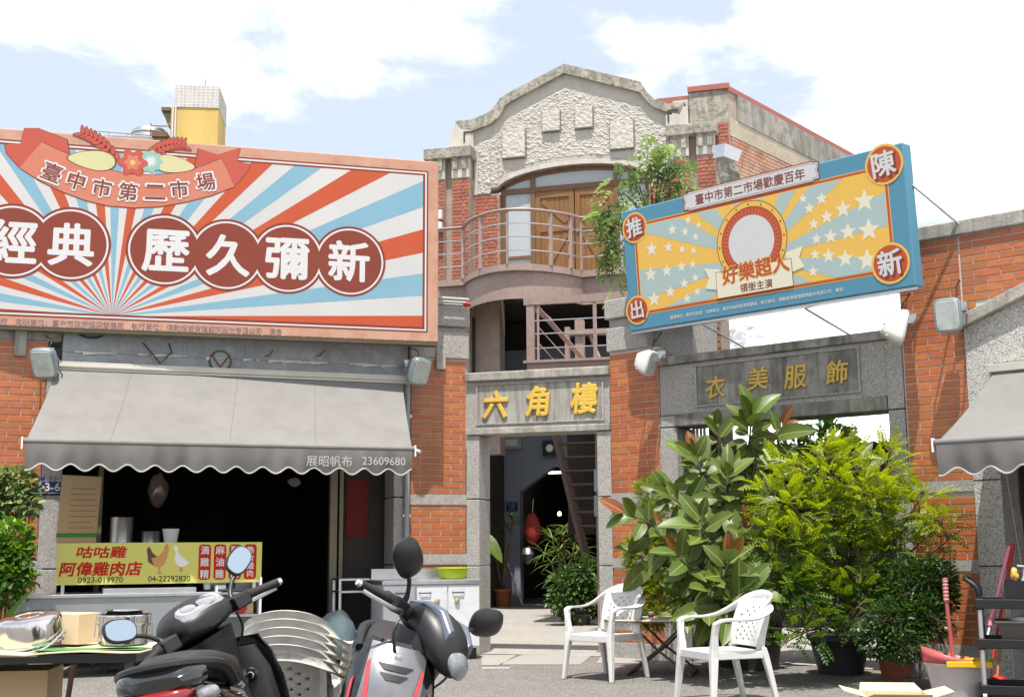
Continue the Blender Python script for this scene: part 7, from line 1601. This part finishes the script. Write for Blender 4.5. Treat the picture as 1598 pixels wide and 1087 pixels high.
mb = MB(); mb.box(-.255, .41, -.225, .225, .15, .165); mb.build('rim', m_tub, o, bevel=.004); lumpy(o, (.05, 0, .17), .2, .15, .03, m_trim, 'cloth', 4, .25)
# spin-mop bucket
bk0 = G(1505, 1105); bkp = W(1500, 1080, 9.75); m_bkt = M('translucent_bucket', (.66, .62, .60), .35, sss=.3); m_mopred = M('pink_red_plastic', (.52, .13, .12), .35, sss=.25); m_myel = M('yellow_plastic', (.72, .40, .01), .35)
zr_ = W(1500, 1030, 9.75).z
b_ = thing('mop_bucket', 'pale spin-mop bucket with pink wringer, yellow rim lid and red handle', 'bucket', (bkp.x-.03, 9.75, 0), R(-12))
MB().lathe([(.17, 0), (.225, zr_-.03), (.24, zr_-.02), (.24, zr_), (.228, zr_), (.215, zr_-.05), (.16, .01), (0, .01)], (0, 0, 0), 40, sx=1.0, sy=.75).build('bucket', m_bkt, b_, smooth=True)
mb = MB(); vs = []; n = 20
for i in range(n+1):
    th = R(60)+R(240)*i/n; k = .5-.5*math.cos(2*math.pi*i/n)
    for z, r_ in ((zr_-.01, 1.0), (zr_+.02+.09*k, 1.04)): vs.append((.235*r_*math.cos(th)-.0, .178*r_*math.sin(th), z))
mb.add(vs, [(i*2, i*2+1, i*2+3, i*2+2) for i in range(n)]); o = mb.build('wringer_shell', m_mopred, b_, smooth=True, fix=False); sm = o.modifiers.new('t', 'SOLIDIFY'); sm.thickness = .006
MB().lathe([(0, zr_-.03), (.19, zr_-.035)], (-.02, 0, 0), 30, sx=1, sy=.75).build('wringer_tray', m_mopred, b_)
mb = MB(); mb.loft([(zr_-.005, .10, -.02, .15, .17, 3), (zr_+.012, .10, -.02, .155, .175, 3)], 28, axis='z'); mb.build('yellow_lid', m_myel, b_, bevel=.003); MB().box(-.09, .24, -.2, -.185, zr_-.035, zr_+.01).build('yellow_lip', m_myel, b_, bevel=.006)
ms_ = thing('spin_mop', 'spin mop with translucent pink handle with ribbed grip standing up in the bucket', 'mop', (bkp.x-.03, 9.78, 0)); hz = W(1500, 903, 9.78).z
MB().tube([(.02, .03, .05), (-.02, .03, hz-.17)], .016, 10).build('pole', m_mopred, ms_, smooth=True)
prof = []; 
for k in range(6): z = hz-.17+k*.028; prof += [(.017, z), (.023, z+.007), (.023, z+.018), (.017, z+.024)]
prof += [(.022, hz), (.022, hz+.008), (0, hz+.01)]; MB().lathe(prof, (-.02, .03, 0), 14).build('grip', M('pink_grip', (.62, .25, .24), .4), ms_, smooth=True)
def stick(name, label, cat, p0, Y0, p1, Y1, r_, mat, head=None, pieces=()):
    a_, b2 = W(*p0, Y0), W(*p1, Y1); a_.z = max(a_.z, .02); o = thing(name, label, cat, (a_.x, a_.y, 0)); O = o.location.copy(); A0, B0 = a_-O, b2-O
    MB().tube([A0, B0], r_, 10).build('pole', mat, o, smooth=True)
    for (t0, t1, rr, mt) in pieces: MB().tube([A0.lerp(B0, t0), A0.lerp(B0, t1)], rr, 10).build('sleeve', mt, o, smooth=True)
    if head: lumpy(o, (A0.x, A0.y, .07), .08, .05, .075, head, 'head', 6, .3)
    return o
m_pinks = M('pink_plastic', (.72, .20, .26), .35)
stick('pink_mop', 'pink and white mop leaning against the stone pier beside the cart', 'mop', (1522, 1070), 9.9, (1575, 852), 10.15, .009, m_white, None, ((.42, 1.0, .014, m_pinks), (.42, .52, .02, m_pinks)))
stick('red_broom', 'red broom leaning against the stone pier behind the pink mop', 'broom', (1545, 1050), 10.0, (1581, 848), 10.2, .013, m_redp, m_redp, ((.8, 1.0, .018, m_redp),))
stick('orange_broom', 'thin orange broom pole leaning behind the cart', 'broom', (1556, 1055), 10.05, (1572, 900), 10.2, .01, m_or, m_redp)
o = thing('green_clip', 'bright green plastic clips lying at the back of the bucket', 'clips', (W(1543, 1030, 9.95).x, 9.95, W(1543, 1032, 9.95).z)); MB().box(-.04, .03, -.02, .02, -.02, .03).build('clip', M('bright_green_plastic', (.08, .50, .05), .4), o, bevel=.006); MB().box(-.09, -.055, -.02, .02, .0, .03).build('clip', bpy.data.materials['bright_green_plastic'], o, bevel=.006)
MB().tube([(0, 0, -.02), (0, .02, -W(1543, 1032, 9.95).z+.005)], .012, 6).build('stem', m_alt, o)
# wires and cables under the billboards
o = on(A, 'sagging_cable', 'black cable sagging across the grey fascia under the left billboard', 'cable', -4, .05, 3.3)
P_ = [A.p(*q, .0) for q in ((112, 513), (128, 524), (150, 527), (172, 518), (182, 512))]; MB().tube(spline([(x, -.02, z) for x, z in P_], 4), .010, 6).build('cable', m_black, o, smooth=True)
o = on(A, 'bracket_wires', 'dark bent V-shaped strap hanging on the grey fascia panel', 'strap', -3.2, .05, 3.2)
P_ = [A.p(*q, .0) for q in ((223, 535), (250, 567), (268, 550), (263, 536))]; MB().tube([(x, -.02, z) for x, z in P_], .008, 6).build('strap', m_black, o)
o = on(A, 'torn_vent', 'round broken vent with rusty straps above the awning rail', 'vent', A.u(344, 565), .02, A.z(344, 565)); x, z = A.p(344, 563)
MB().lathe([(.10, .0), (.112, -.015), (.12, 0)], (x, .015, z), 24, ax='y').build('ring', m_guide, o); MB().lathe([(0, .0), (.1, -.003)], (x, .012, z), 24, ax='y').build('disc', m_galv, o)
m_rst = M('rust', (.22, .08, .025), .9)
for s in (-1, 1): MB().tube([(x, .0, z-.07), (x+s*.09, .0, z+.06)], .008, 5).build('rusty_strap', m_rst, o)
o = on(A, 'rusty_hook', 'small rusty hooks sticking out of the torn tape line on the grey fascia', 'hooks', A.u(500, 550), .02, A.z(500, 553))
for px_ in (420, 500): x, z = A.p(px_, 553); MB().tube([(x-.04, .01, z-.02), (x, -.02, z-.01), (x+.04, -.02, z+.05)], .008, 5).build('hook', m_rst, o)

# a few dim goods deeper in the shop
o = on(A, 'hanging_paper', 'small crumpled white paper hanging in the dark shop under the awning lettering', 'paper', A.u(460, 752, -.2), -.2, 1.9); c0 = A.p(460, 752, -.2); lumpy(o, (c0[0], .2, c0[1]), .07, .04, .05, M('grey_paper', (.16, .15, .14), .8), 'paper', 9, .4, 2); MB().tube([(c0[0], .2, c0[1]+.03), (c0[0], .2, 3.1)], .003, 4).build('cord', m_black, o)
